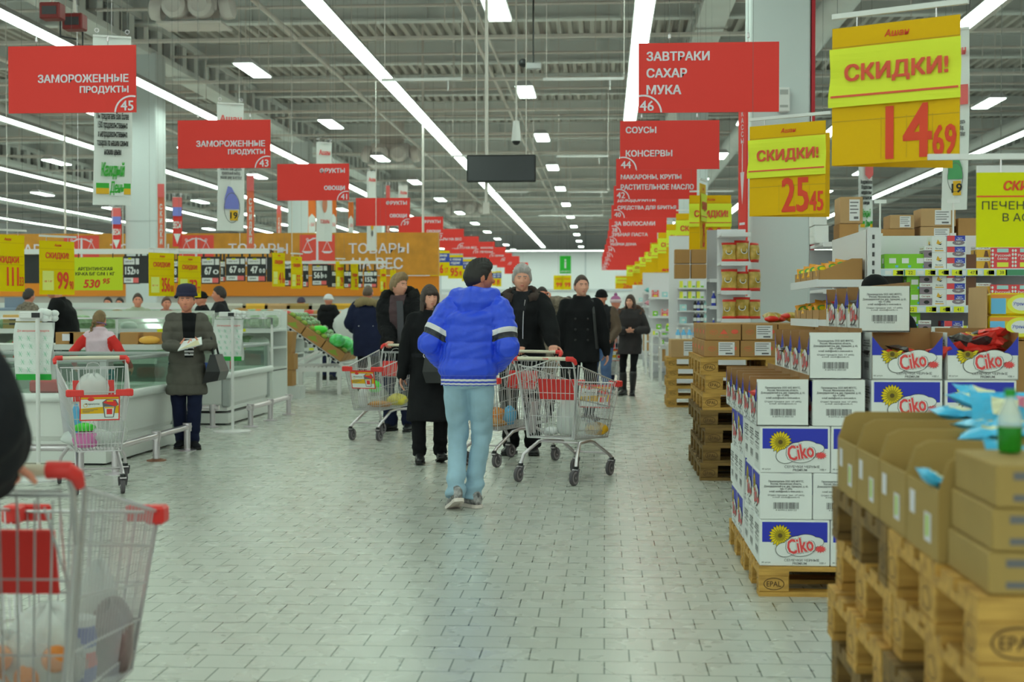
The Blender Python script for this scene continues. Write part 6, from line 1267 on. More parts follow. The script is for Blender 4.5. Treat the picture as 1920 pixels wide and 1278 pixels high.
for i in range(3):
    for j in range(4):
        L = Ls / 3.1; mb = MB(); mb.rbox(-L / 2 + .01, L / 2 - .01, 0, .33, .001, .16, CARD, .006); M = front(0, -.001, .08); mb.poly([(-.1, -.05), (.02, .05), (.06, 0), (.12, -.02), (.0, -.05)], VEG, M, 0)
        mb.bx(-L / 2 + .02, L / 2 - .02, .02, .31, .155, .165, CARDD); 
        for q in range(3): mb.ball((-.12 + .12 * q, .16, .17), (.06, .1, .05), GREENS if j else VEG, 8, 6)
        o = mb.build('produce_carton'); o.matrix_world = Mx @ Matrix.Translation((-Ls + L * (i + .55), .03 + j * .36, 0)); tag(o, 'brown vegetable carton on the sloping stand, %s row from the top, %s along' % (ORD[i], ORD[j]), 'carton', 'vegetable cartons on the sloping stand')
CEL = mat('pack_lettuce', (60, 190, 60), .35, var=(14, .3, (110, 214, 140)))
for i in range(5):
    mb = MB(); mb.ball((0, 0, 0), (.14, .12, .11), CEL, 14, 8); p = Mx @ Vector((-.28 + .10 * (i % 3), .1 + .28 * i, .26 - .02 * i)); tag(mb.build('lettuce_bag', None, True, p), 'bright green bagged lettuce at the foot of the sloping stand, %s along' % ORD[i], 'vegetables', 'bagged lettuce on the sloping stand')
p = Mx @ Vector((-Ls * .52, .25, .22)); mb = MB(); mb.ball((0, 0, 0), (.14, .1, .07), mat('pack_bright_green'), 12, 8); tag(mb.build('lettuce_bag', None, True, p), 'bright green bag lying halfway up the sloping cartons', 'vegetables')
for i, (px, py, w_, h_, tilt, lb) in enumerate(((535, 652, .34, .30, .1, 'brown carton standing upright under the sloping stand'), (538, 672, .38, .26, 0, 'open brown carton below the upright one'), (536, 690, .36, .2, 0, 'lowest brown carton beside the second freezer'))): 
    z = (.72, .46, .20)[i]; mm = brown_box(w_, .3, (.36, .255, .255)[i], False, False); o = link(mm, 'cardboard_box', None, (at(px, py, 22.6).x, 22.4, z)); o.rotation_euler[1] = tilt; tag(o, lb, 'carton')
mb = MB(); mb.bx(-.3, .3, -.2, .2, 0, .2, mat('low_stool', (176, 190, 178), .5)); tag(mb.build('low_crate', None, loc=(at(538, 700, 22.6).x, 22.4, 0)), 'pale low crate carrying the brown cartons', 'crate')
# second table with slats on the left of the stand and red fruit crate
t = thing('slatted_table', 'low white slatted table left of the sloping stand', 'table', (xl - .35, Ys - 1.2, 0)) ; mb = MB()
for i in range(7): mb.bx(-.25 + i * .07, -.21 + i * .07, 0, .9, .70, .72, WHITE)
mb.bx(-.27, .25, 0, .05, .64, .70, WHITE); mb.bx(-.27, .25, .85, .9, .64, .70, WHITE); mb.build('top', t)
for x in (-.25, -.05, .2):
    for y in (0, .84): mb = MB(); mb.bx(x, x + .05, y, y + .05, 0, .64, SHG); mb.build('leg', t)
# fruit and vegetable islands behind
FRT = [(mat('fruit_orange', (226, 120, 50), .5), .16, 'orange_pack', 'fruit'), (mat('fruit_red', (186, 60, 46), .5), .16, 'red_fruit_pack', 'fruit'), (GREENS, .16, 'bagged_greens', 'vegetables'), (CARD, .2, 'brown_pack', 'packet'), (BAGW, .16, 'white_pack', 'packet'), (mat('fruit_dark', (60, 54, 50), .5), .16, 'dark_fruit_pack', 'fruit')]
for i, (xa, xb, Y, lb) in enumerate([(at(425, 580, 27).x, at(560, 580, 27).x, 26.5, 'fruit island with orange packs behind the salad bags'), (at(560, 580, 30).x, at(800, 580, 30).x, 29.9, 'vegetable island behind the woman in the white hat'), (at(-60, 560, 27).x, at(420, 560, 27).x, 25.4, 'long vegetable counter below the black price boards')]):
    counter(xa, xb, Y, lb, 1.34 if i < 2 else 1.46, (.6, .9, 1.24))
    fill(xa + .1, xb - .1, Y + .35, 1.241, 14, FRT, 'produce pack on top of the ' + lb.split(' behind')[0].split(' below')[0] + ', %s from the left', 'produce packs on the islands')
for k in range(11):
    px = 385 + 42 * k; x = at(px, 560, 31).x; mb = MB(); mb.rbox(-.34, .34, -.15, .15, 0, .36, (OLV, mat('clear_bin', (160, 164, 140), .3), POC, CARD2)[k % 4], .05); tag(mb.build('produce_bin', None, loc=(x, 31.6, 1.22)), 'low produce bin before the orange band, %s from the left' % ORD[k], 'bin', 'produce bins before the orange band')
t = thing('bin_table', 'long pale table carrying produce bins before the orange band', 'table', (at(560, 580, 31).x, 31.3, 0)); mb = MB(); mb.bx(-3.4, 3.2, 0, .7, 1.15, 1.215, CNT); mb.build('top', t); mb = MB(); mb.bx(-3.3, 3.1, .1, .6, 0, 1.15, mat('counter_base_grey', (120, 130, 118), .6)); mb.build('base', t)  # table base in one even grey-green, darker than the top
# white carrier bag held up in the crowd
bagblob(None, at(648, 588, 25.6).x, 25.9, 0.90, .26, .2, .52, BAGW, 'big white carrier bag between the white hat and the fur hood', seed=33)
t = thing('display_table', 'white table under the big white carrier bag', 'display table', (at(648, 640, 25.6).x, 25.6, 0)); mb = MB(); mb.bx(-.5, .5, 0, .7, .86, .9, WHITE); mb.build('top', t)
for x in (-.48, .44):
    for y in (0, .64): mb = MB(); mb.bx(x, x + .04, y, y + .04, 0, .86, WHITE); mb.build('leg', t)
# low white fixtures and goods far down the aisle on the left and centre
for i, (px0, px1, Y, zt_, lb) in enumerate([(792, 900, 40, 1.9, 'white shelving with lime cards behind the man in blue'), (900, 1010, 52, 1.8, 'white shelving far behind the grey-haired man'), (1000, 1120, 76, 2.0, 'pale shelving at the far end of the aisle'), (700, 800, 37, 1.7, 'white shelving right of the ochre fascia')]):
    xa, xb = at(px0, 560, Y).x, at(px1, 560, Y).x; shelf_unit(xa, xb, Y, Y + .6, [.5, .9, 1.25, 1.55], zt_, lb)
    for L, z in enumerate((.9, 1.25, 1.55)):
        for j in range(9): put(('tea', 'mint', 'grey', 'bird', 'blue', 'ochre')[r_.randrange(6)], xa + .1 + (xb - xa - .2) * j / 8, Y + .15, z, 'on the far shelving, %s level, %s along, %s' % (ORD[L], ORD[j], ('lime cards', 'past grey hair', 'aisle end', 'by fascia')[i]), 'packets on the far fixtures')
# ------------------------------------------------------------------ people
def remesh(mb, vox, it=4):
    me = mb.mesh('tmp'); o = bpy.data.objects.new('tmp', me); COL.objects.link(o)
    m = o.modifiers.new('r', 'REMESH'); m.mode = 'VOXEL'; m.voxel_size = vox
    if it: q = o.modifiers.new('s', 'SMOOTH'); q.factor = .5; q.iterations = it
    e = bpy.data.meshes.new_from_object(o.evaluated_get(bpy.context.evaluated_depsgraph_get()))
    n = len(e.vertices); v = np.empty(n * 3); e.vertices.foreach_get('co', v); nn = np.empty(n * 3); e.vertices.foreach_get('normal', nn)
    f = np.empty(len(e.polygons) * 4, dtype=np.int64); e.polygons.foreach_get('vertices', f)
    bpy.data.objects.remove(o); bpy.data.meshes.remove(me); bpy.data.meshes.remove(e)
    return v.reshape(-1, 3), nn.reshape(-1, 3), f.reshape(-1, 4)
def mesh_np(v, f, m, name):
    me = bpy.data.meshes.new(name); used = np.unique(f); mp = np.zeros(len(v), dtype=np.int64); mp[used] = np.arange(len(used))
    me.from_pydata(v[used].tolist(), [], mp[f].tolist()); me.materials.append(m); me.polygons.foreach_set('use_smooth', [True] * len(f)); return me
def ell(c, rx, ry, n=20, tilt=0, p=1.0):
    o = []
    for k in range(n):
        a = 2 * math.pi * k / n; x = math.copysign(abs(math.cos(a)) ** p, math.cos(a)) * rx; y = math.copysign(abs(math.sin(a)) ** p, math.sin(a)) * ry
        o.append((c[0] + x, c[1] + y, c[2] + tilt * y))
    return o
def limb(mb, pts, rs, m, n=12):
    mb.tube(pts, rs, m, n)
    for p, r in zip(pts, rs): mb.ball(p, r, m, n, 8)
def ik(a, b, l1, l2, pole):
    a, b = Vector(a), Vector(b); d = b - a; L = min(d.length, (l1 + l2) * .999); u = d.normalized(); x = (l1 * l1 - l2 * l2 + L * L) / (2 * L); h = math.sqrt(max(0, l1 * l1 - x * x))
    p = Vector(pole); p = p - u * p.dot(u); p = p.normalized() if p.length > 1e-6 else u.orthogonal().normalized()
    return a + u * x + p * h, a + u * L
def head_surf(d):
    x, y, z = d[:, 0], d[:, 1], d[:, 2]; t = np.clip(-z, 0, 1); fr = np.clip(-y, 0, 1); bk = np.clip(y, 0, 1)
    px_ = x * .076 * (1 - .34 * t ** 1.7) * (1 - .05 * np.clip(z, 0, 1)); py = y * .096 * (1 - .38 * t * bk) - .010 * t * fr + .008 * bk; pz = z * .118
    G = lambda a, b, sa, sb: np.exp(-((np.abs(x) - a) / sa) ** 2 - ((z - b) / sb) ** 2) * (fr > .02) * np.minimum(1, fr * 1.6)
    nz = np.where(z > -.24, np.clip((.22 - z) / .46, 0, 1), np.exp(-((z + .24) / .05) ** 2)); nose = np.exp(-(x / .105) ** 2) * nz * fr
    py = py - .027 * nose - .007 * G(.12, -.21, .06, .06) + .011 * G(.36, .07, .16, .10) - .006 * G(.33, .24, .2, .06) - .006 * G(.5, -.12, .18, .14)
    py = py - .007 * G(0, -.43, .2, .045) - .006 * G(0, -.56, .17, .05) + .005 * G(0, -.495, .24, .02) - .009 * G(0, -.82, .22, .12) + .004 * G(.0, -.66, .25, .05)
    return np.stack([px_, py, pz], 1)
NU, NV = 52, 44
_th = np.linspace(0, math.pi, NV + 1); _ph = np.linspace(0, 2 * math.pi, NU, endpoint=False)
HD = np.array([(math.sin(a) * math.cos(b), math.sin(a) * math.sin(b), math.cos(a)) for a in _th for b in _ph])
HF = np.array([(i * NU + j, (i + 1) * NU + j, (i + 1) * NU + (j + 1) % NU, i * NU + (j + 1) % NU) for i in range(NV) for j in range(NU)])
HFC = HD[HF].mean(1)
def hair_line(y, pts): return np.interp(y, [p[0] for p in pts], [p[1] for p in pts])
HAIR = {'short': [(-1, .60), (-.75, .52), (-.45, .30), (-.2, .0), (0, -.12), (.3, -.35), (1, -.55)], 'full': [(-1, .52), (-.75, .44), (-.45, .22), (-.25, -.15), (0, -.2), (.3, -.45), (1, -.65)],
        'bangs': [(-1, .26), (-.8, .22), (-.62, .18), (-.5, -.5), (0, -.9), (1, -.9)], 'parted': [(-1, .62), (-.8, .45), (-.6, .05), (-.4, -.6), (0, -.9), (1, -.9)], 'bald': [(-1, 1.2), (0, .6), (.2, .1), (1, -.5)], 'tied': [(-1, .68), (-.7, .58), (-.45, .34), (-.2, .1), (-.05, -.1), (.2, -.4), (1, -.6)]}
SKIN = mat('skin', (202, 138, 108), .5, var=(9, .05)); SKIN2 = mat('skin_pale', (210, 152, 124), .5, var=(9, .05)); SKIN3 = mat('skin_tan', (176, 114, 82), .5, var=(9, .05)); LIP = mat('lips', (186, 118, 104), .5); EYEW = mat('eye_white', (206, 206, 200), .25); IRIS = mat('iris_dark', (50, 44, 40), .2)
def hand(s, wrist, d, n, side, curl, m, vox):
    """side: +1 thumb towards d x n"""
    d = Vector(d).normalized(); n = Vector(n); n = (n - d * n.dot(d)).normalized(); w_ = d.cross(n) * side; W = Vector(wrist); mb = MB(); P = lambda a, b, c: W + (d * a + w_ * b + n * c) * s
    mb.loft([[tuple(P(a, hw * math.cos(q * math.pi / 5), ht * math.sin(q * math.pi / 5) * side)) for q in range(10)] for a, hw, ht in ((-.03, .026, .022), (.0, .027, .021), (.03, .036, .019), (.06, .043, .016), (.085, .043, .013), (.097, .036, .009))], m)
    for i, (b, L, sp) in enumerate(((.031, .070, .10), (.0105, .079, .03), (-.0105, .074, -.04), (-.031, .058, -.12))):
        p = P(.085, b, 0); q = d + w_ * sp; pts = [p]; a = 0
        for k, fr in enumerate((.45, .31, .24)):
            a += R(curl * (.8, 1.0, .7)[k] + 4 * i * (k == 0)); v = (q * math.cos(a) + n * math.sin(a)).normalized(); p = p + v * L * fr * s; pts.append(p)
        limb(mb, pts, [.0088 * s, .0082 * s, .0076 * s, .0066 * s], m, 8)
    p = P(.02, .026, .004); v = (d * .62 + w_ * .7 + n * .28).normalized(); p1 = p + v * .042 * s; v2 = (v + n * math.sin(R(curl * .5)) * .8 + d * .3).normalized(); p2 = p1 + v2 * .032 * s; p3 = p2 + (v2 + n * .3).normalized() * .022 * s; limb(mb, [P(.005, .014, 0), p, p1, p2, p3], [.016 * s, .014 * s, .0105 * s, .0095 * s, .0075 * s], m, 8)
    v, nn, f = remesh(mb, vox, 2); return v, f
def shoe(t, s, ank, yaw, pitch, up, sole, nm='shoe'):
    """ank: ankle point; toe direction -Y turned by yaw"""
    M = Matrix.Translation(ank) @ Matrix.Rotation(yaw, 4, 'Z') @ Matrix.Rotation(pitch, 4, 'X') @ Matrix.Scale(s, 4)
    def rings(prof, n=14):
        o = []
        for y, hw, zt, zb in prof: o.append([(hw * math.cos(2 * math.pi * k / n), y, zb + (zt - zb) * (.5 + .5 * math.sin(2 * math.pi * k / n)) if math.sin(2 * math.pi * k / n) > -.6 else zb) for k in range(n)])
        return o
    mb = MB(); mb.loft(rings([(.085, .012, .0, -.055), (.078, .03, .015, -.068), (.05, .038, .035, -.070), (.0, .040, .045, -.070), (-.05, .043, .015, -.070), (-.1, .048, -.015, -.070), (-.15, .046, -.03, -.070), (-.185, .034, -.04, -.068), (-.198, .014, -.048, -.064)]), up, M=M)
    for q in range(4): mb.tube([(-.018, -.055 - .018 * q, .016 - .007 * q), (.018, -.055 - .018 * q, .016 - .007 * q)], .003, sole, 4, M) if sole != BLACK else None
    o = mb.build(nm, t, auto=60); mb = MB(); P = [(.09, .014), (.08, .034), (.05, .041), (0, .040), (-.05, .044), (-.1, .051), (-.15, .049), (-.188, .036), (-.203, .012)]
    ol = [(-w_, y) for y, w_ in P] + [(w_, y) for y, w_ in P[::-1]]; mb.loft([[(x, y, -.090 + (.012 if y < -.17 else 0)) for x, y in ol], [(x, y, -.066) for x, y in ol]], sole, M=M); mb.build('sole', o)
PEO = {}
def person(lab, x, y, h=1.75, face=0, wr=None, wl=None, al=None, ar=None, head=(0, 0), lean=(0, 0), skin=None, hair=('short', (40, 36, 34)), top=None, legs=None, shoe_m=None, hat=None, vox=.013, fem=False, hands=((0, 20), (0, 20)), extra=None, feet=(0, 0), boots=None, pole=None, shirt=None, legs_on=True, hip=(0, 0), grip=None, hsc=1.0):
    """positions in units of a 1.75 m person, local: facing -Y, x to the person's left"""
    s = h / 1.75; t = thing('person', lab, 'person', (x, y, 0), R(face), group=None); skin = skin or SKIN
    S = lambda p: Vector(p) * s
    hands = list(hands)
    for k, G in (grip or {}).items():
        dv = Vector((G[0] - x, G[1] - y, 0)); dv = Matrix.Rotation(-R(face), 3, 'Z') @ dv; l = dv.copy(); l.z = G[2]; l = l / s; fw = Vector((0, -1, 0)); w0 = l - fw * .088 + Vector((0, 0, .034))
        if k == 'L': wl = w0; hands[0] = (0, 62, (0, -1, -.16), (0, -.1, -1))
        else: wr = w0; hands[1] = (0, 62, (0, -1, -.16), (0, -.1, -1))
    lx, ly = lean; pel = Vector((hip[0], hip[1], .95)); nek = Vector((hip[0] + lx, hip[1] + .01 + ly, 1.47 - .5 * (lx * lx + ly * ly))); sp = lambda z: pel.lerp(nek, (z - .95) / .52)
    sw = .165 if fem else .185; J = {}
    for k, sd, wv, av in (('L', 1, wl, al), ('R', -1, wr, ar)):
        sh = sp(1.405) + Vector((sd * sw, .01, 0)); w0 = Vector(wv) if wv else sp(1.0) + Vector((sd * (sw + .065), -.03, -.12)); pl = (pole or {}).get(k, (sd * .6, .7, -.5)); el, w1 = ik(sh, w0, .295, .262, pl)
        hp = pel + Vector((sd * .09, 0, -.03)); a0 = Vector(av) if av else Vector((sd * .10 + hip[0] * .3, .01, .09)); kn, a1 = ik(hp, a0, .43, .43, (sd * .12, -1, 0)); J[k] = dict(sh=sh, el=el, wr=w1, hip=hp, kn=kn, an=a1)
    J['sp'] = sp; J['s'] = s
    # -- body: one continuous surface
    mb = MB(); T = [(.90, .15, .10), (.98, .155, .105), (1.08, .135, .095), (1.2, .15, .105), (1.32, .165, .105), (1.41, .14, .08), (1.45, .07, .06), (1.50, .056, .058), (1.60, .052, .056)]
    mb.loft([[tuple(q * s for q in p) for p in ell(sp(z), rx * (.93 if fem else 1), ry)] for z, rx, ry in T], skin)
    for k in 'LR':
        j = J[k]; limb(mb, [j['sh'] * s, j['el'] * s, j['wr'] * s], [.05 * s, .04 * s, .028 * s], skin)
        if legs_on: limb(mb, [j['hip'] * s, j['kn'] * s, j['an'] * s], [.08 * s, .055 * s, .038 * s], skin)
    v, nn, f = remesh(mb, max(.012, vox) * s, 3)
    hc = nek + Vector((lx * .25, -.020 + ly * .3, .138)); HM = Matrix.Translation(hc * s) @ Matrix.Rotation(R(head[0]), 4, 'Z') @ Matrix.Rotation(R(head[1]), 4, 'X') @ Matrix.Scale(s * hsc * (.97 if fem else 1.0), 4); hm = np.array(HM)
    tr = lambda a: a @ hm[:3, :3].T + hm[:3, 3]
    hs = head_surf(HD); mb = MB(); mb.add(v.tolist(), f.tolist(), skin)
    lipf = (np.abs(HFC[:, 0]) < .19) & (HFC[:, 2] > -.56) & (HFC[:, 2] < -.43) & (HFC[:, 1] < 0); brow = (np.abs(HFC[:, 0]) > .14) & (np.abs(HFC[:, 0]) < .52) & (HFC[:, 2] > .21) & (HFC[:, 2] < .29) & (HFC[:, 1] < 0)
    hcol = mat('hair_%d_%d_%d' % hair[1], hair[1], .5, bump=(70, .5, .004), var=(30, .2), stretch=(1, 1, .25)); brm = mat('brow_%d_%d_%d' % hair[1], tuple(int(c * .6 + 12) for c in hair[1]), .6)
    hv = tr(hs).tolist()
    for sel, m_ in ((~(lipf | brow), skin), (lipf, LIP), (brow, brm)): mb.add(hv, HF[sel].tolist(), m_)
    for sd in (-1, 1): mb.ball((0, 0, 0), (.011, .020, .031), skin, 10, 8, HM @ Matrix.Translation((sd * .077, .012, -.004)) @ Matrix.Rotation(R(12 * sd), 4, 'Z'))
    for k, sd in (('L', 1), ('R', -1)):
        hd_ = hands[0 if k == 'L' else 1]
        if hd_ is None: continue
        j = J[k]; fd = (j['wr'] - j['el']).normalized(); d = Vector(hd_[2]) if len(hd_) > 2 and hd_[2] else fd; n = Vector(hd_[3]) if len(hd_) > 3 else Vector((-sd, -.2, 0))
        th = sd if len(hd_) < 5 else hd_[4]
        hv_, hf_ = hand(s, (j['wr'] - fd * .005) * s, d, n, th, hd_[1], skin, .0042 if vox < .016 else .0065); mb.add(hv_.tolist(), hf_.tolist(), skin)
    mb.build('body', t, smooth=True)
    for sd in (-1, 1):
        d = np.array([[sd * .36, -.93, .07]]); p = head_surf(d / np.linalg.norm(d))[0]; mb = MB(); mb.ball((p[0], p[1] + .0105, p[2]), .0125, EYEW, 12, 8, HM); mb.ball((p[0], p[1] + .004, p[2]), (.0068, .0072, .0068), IRIS, 10, 6, HM)
        mb.ball((p[0], p[1] + .0105, p[2] + .003), (.0145, .0132, .0115), skin, 12, 6, HM @ Matrix.Translation((0, .0015, .0105)) ); mb.build('eye', t, smooth=True)
    # -- hair
    if hair[0] and hair[0] in HAIR:
        st = hair[0]; w_ = HD[:, 2] - hair_line(HD[:, 1], HAIR[st]) + .03 * np.sin(HD[:, 0] * 23) ; T_ = hair[2] if len(hair) > 2 else .014
        th = np.where(w_ > 0, T_ * np.clip(w_ / .16, 0.12, 1), -.02); th = th * (1 + (.9 if st == 'full' else 0) * np.exp(-((HD[:, 1] + .55) / .35) ** 2) * (HD[:, 2] > .45)); th = th * (1 + .16 * np.sin(HD[:, 0] * 40 + 6 * HD[:, 2]) * (w_ > .05) + .12 * np.sin(HD[:, 1] * 31 + 9 * HD[:, 0]))
        hp_ = hs + HD * th[:, None] + np.array([0, 0, 1]) * (np.clip(HD[:, 2], 0, 1) * np.maximum(th, 0) * .5)[:, None]
        mb = MB(); mb.add(tr(hp_).tolist(), HF.tolist(), hcol)
        if st in ('bangs', 'parted'):
            L = hair[3] if len(hair) > 3 else .17; A = R(122 if st == 'bangs' else 128); rings = []
            for i in range(9):
                q = i / 8; z = .04 - L * q; o = []; k_ = 16; fl = .006 * math.sin(3 * q) + (.02 * q if L > .2 else .006 * q)
                for e, rr in ((1, 1.0), (-1, .80)):
                    for m_ in range(k_ + 1):
                        a = (-A + 2 * A * m_ / k_) * e; wob = 1 + .03 * math.sin(a * 9 + i); o.append(((.086 + fl) * rr * wob * math.sin(a), .012 + (.100 + fl) * rr * wob * math.cos(a) * (1 - .12 * q), z - .01 * math.sin(a * 7)))
                rings.append(o)
            mb.loft(rings, hcol, M=HM)
        if st == 'tied': mb.ball((0, .105, -.02), (.03, .03, .035), hcol, 12, 8, HM)
        mb.build('hair', t, smooth=True)
    if hat: hat(t, HM, s)
    # -- trousers
    lg = legs or {}
    if legs_on:
        fm = lg.get('m', BLACK); fat = lg.get('fat', .015); mb = MB(); mb.loft([[tuple(q * s for q in p) for p in ell(sp(z) if z > .95 else pel + Vector((0, 0, z - .95)), rx, ry)] for z, rx, ry in ((.84, .15, .10), (.92, .165 + fat * .5, .118 + fat * .4), (1.0, .155 + fat * .3, .112), (1.05, .145, .106))], fm)
        for k in 'LR':
            j = J[k]; d = (j['an'] - j['kn']).normalized(); mid = j['hip'].lerp(j['kn'], .5); e = lg.get('hem', .0); cut = j['an'] + d * (.02 - e) if not boots else j['an'] - d * (.24)
            P = [j['hip'], mid, j['kn'], j['kn'].lerp(cut, .5), cut]; r_ = [.092 + fat, .082 + fat, .064 + fat, .058 + fat * 1.1, .054 + fat * 1.2 + lg.get('flare', 0)] if not boots else [.088 + fat, .075 + fat, .058 + fat, .056, .05]
            mb.tube([p * s for p in P], [q * s for q in r_], fm, 14); mb.ball(P[0] * s, r_[0] * s, fm); mb.ball(P[2] * s, r_[2] * s, fm)
        v, nn, f = remesh(mb, vox * s, 4); u = v / s
        wr_ = lg.get('wr', .004); v = v + nn * (wr_ * s * (np.sin(u[:, 2] * 34 + 9 * u[:, 0] + 4 * np.sin(u[:, 1] * 20)) * np.exp(-((u[:, 2] - .5) / .14) ** 2) + 1.4 * np.sin(u[:, 2] * 60 + 12 * u[:, 0]) * np.exp(-((u[:, 2] - .16) / .08) ** 2) + .7 * np.sin(u[:, 2] * 40 - 25 * np.abs(u[:, 0])) * np.exp(-((u[:, 2] - .84) / .08) ** 2)))[:, None]
        link(mesh_np(v, f, fm, 'trousers'), 'trousers', t)
        for k, sd, ft in (('L', 1, 0), ('R', -1, 1)):
            j = J[k]; q = feet[ft] if isinstance(feet[ft], tuple) else (feet[ft], 0)
            if boots:
                mb = MB(); d = (j['kn'] - j['an']).normalized(); mb.tube([(j['an'] + d * a) * s for a in (-.03, .05, .15, .27, .34)], [q_ * s for q_ in (.045, .046, .058, .066, .062)], boots, 14); mb.build('boot_shaft', t, smooth=True)
            shoe(t, s, j['an'] * s, R(q[0]), R(q[1]), boots or (shoe_m or (BLACK, BLACK))[0], (shoe_m or (BLACK, BLACK))[1], 'boot' if boots else 'shoe')
    # -- upper garment
    tp = top or {}; fat = tp.get('fat', .03); hem = tp.get('hem', .88); m = tp.get('m', BLACK); fl = tp.get('flare', .0); ff = .94 if fem else 1.0
    LV = [(1.0, .160, .112), (1.10, .152, .110), (1.22, .165, .118), (1.33, .180, .120), (1.40, .178, .105), (1.445, .125, .085), (1.475, .082, .074)]; rg = []
    zs = []; z = hem
    while z < .98: zs.append(z); z += .06
    for z in zs: k_ = max(0, (.95 - z) / .45); kk = (J['L']['kn'] + J['R']['kn']) / 2; c = sp(z) if z > .95 else pel.lerp(Vector((kk.x, kk.y, .5)), k_); c = Vector((c.x, c.y, z)); rg.append((c, (.168 + fat - tp.get('rib', 0)) * ff + fl * k_, .118 + fat + fl * .8 * k_))
    for z, a, b in LV: g = fat * (1 if z < 1.4 else .5); rg.append((sp(z), a * ff + g, b + g))
    mb = MB(); mb.loft([[tuple(q * s for q in p) for p in ell(c, a, b, 24, p=.9)] for c, a, b in rg], m)
    ss = tp.get('sleeve', .018)
    for k in 'LR':
        j = J[k]; d = (j['wr'] - j['el']).normalized(); cu = j['wr'] - d * tp.get('cuff', -.005); limb(mb, [j['sh'] * s + Vector((-.02 if k == 'L' else .02, 0, -.012)) * s, j['sh'].lerp(j['el'], .5) * s, j['el'] * s, j['el'].lerp(cu, .55) * s, cu * s], [(.072 + ss) * s, (.062 + ss) * s, (.055 + ss) * s, (.048 + ss) * s, (.038 + ss * .6) * s], m, 14)
    if tp.get('collar', 'stand') == 'stand': mb.tube([tuple((sp(1.47) + Vector((.076 * math.cos(a), .072 * math.sin(a) - .004, .02 + .012 * math.sin(a)))) * s) for a in np.linspace(0, 2 * math.pi, 16, endpoint=False)], .026 * s, m, 8, loop=True)
    v, nn, f = remesh(mb, vox * s, 4); u = v / s; n2 = nn
    if tp.get('disp'): v = v + nn * (tp['disp'](u, J) * s)[:, None]
    else: v = v + nn * (s * .003 * (np.sin(u[:, 2] * 38 + 14 * u[:, 0] + 3 * np.sin(u[:, 1] * 18)) + .8 * np.sin(u[:, 2] * 21 - 30 * u[:, 0])))[:, None]
    if tp.get('snap'): v = tp['snap'](v / s, J, nn, vox) * s
    fc = (v / s)[f].mean(1); fnn = nn[f].mean(1); cls = tp['cls'](fc, J, fnn) if tp.get('cls') else np.zeros(len(f), dtype=int); nm = tp.get('name', 'jacket')
    parts = [(nm, m)] + tp.get('parts', [])
    for i, (pn, pm) in enumerate(parts):
        if (cls == i).any():
            me = mesh_np(v, f[cls == i], pm, pn)
            
            if tp.get('attr'):
                b_, am = tp['attr'](u, J); ff_ = f[cls == i]; val = b_[ff_]; mix = am[ff_].any(1) & ~am[ff_].all(1); val[mix] = 0; me.attributes.new('band', 'FLOAT', 'CORNER').data.foreach_set('value', val.ravel().astype(np.float32))
            link(me, pn, t)
    if extra: extra(t, J, s, sp, HM)
    PEO[lab] = (t, J, s); return t
def open_front(w=.05, z0=.95, z1=1.6, taper=.06, cx=0):
    def c(fc, J, fn):
        ad = np.minimum(armdist(fc, J['L'])[1], armdist(fc, J['R'])[1]); q = (ad > .105) & (np.abs(fc[:, 0] - cx - J['sp'](1.3).x) < w + taper * np.clip((fc[:, 2] - z0) / .5, 0, 1)) & (fn[:, 1] < -.25) & (fc[:, 2] > z0) & (fc[:, 2] < z1); return q.astype(int)
    return c
def snap_front(w=.05, z0=.95, taper=.06, cx=0):
    def g(u, J, nn, vox):
        c0 = cx + J['sp'](1.3).x; ww = w + taper * np.clip((u[:, 2] - z0) / .5, 0, 1); dx = u[:, 0] - c0; q = (np.abs(np.abs(dx) - ww) < vox * .62) & (nn[:, 1] < -.1) & (u[:, 2] > z0 - vox)
        u = u.copy(); u[q, 0] = c0 + np.sign(dx[q]) * ww[q]; return u
    return g
def fuzz_ring(t, s, c, rx, ry, th, m, nm, tilt=0.0, a0=0, a1=360, sag=0, M=None):
    """fluffy fur band around the neck or hood"""
    r_ = random.Random(4); K = 40; rings = []; full = a1 - a0 >= 359
    for i in range(K if full else K + 1):
        a = R(a0 + (a1 - a0) * i / K); cc = Vector((c[0] + rx * math.cos(a), c[1] + ry * math.sin(a), c[2] + tilt * math.sin(a) - sag * abs(math.cos(a)))); o = Vector((math.cos(a), math.sin(a), 0)); ring = []
        for k in range(10):
            b = 2 * math.pi * k / 10; q = th * r_.uniform(.72, 1.3); ring.append(tuple((cc + o * math.cos(b) * q + Vector((0, 0, 1)) * math.sin(b) * q) * s))
        rings.append(ring)
    mb = MB(); mb.loft(rings, m, loop=full, M=M); return mb.build(nm, t, smooth=True)
def beanie(col, h=.115, brim=None, bob=None, fur=False, roll=True):
    def f(t, HM, s):
        mb = MB(); rr = .090; pr = [(rr * 1.0, .012), (rr * 1.06, .03), (rr * 1.05, .055), (rr * .98, .085), (rr * .78, .115), (rr * .4, .137), (.004, .143)]; mb.lathe(pr, col, 24, HM, 1.0, 1.18)
        if roll: mb.tube([(rr * 1.0 * math.cos(a), rr * 1.2 * math.sin(a) + .004, .035 + .012 * math.sin(a)) for a in np.linspace(0, 2 * math.pi, 24, endpoint=False)], .017, col, 8, HM, loop=True)
        if brim: mb.lathe([(rr, .04), (rr * 1.32, .0), (rr * 1.36, -.012), (rr * 1.02, .02)], brim, 24, HM, 1.0, 1.15)
        mb.build('hat', t, smooth=True)
        if bob: mb = MB(); mb.ball((0, 0, .16), .034, bob, 12, 8, HM); mb.build('bobble', t, smooth=True)
    return f
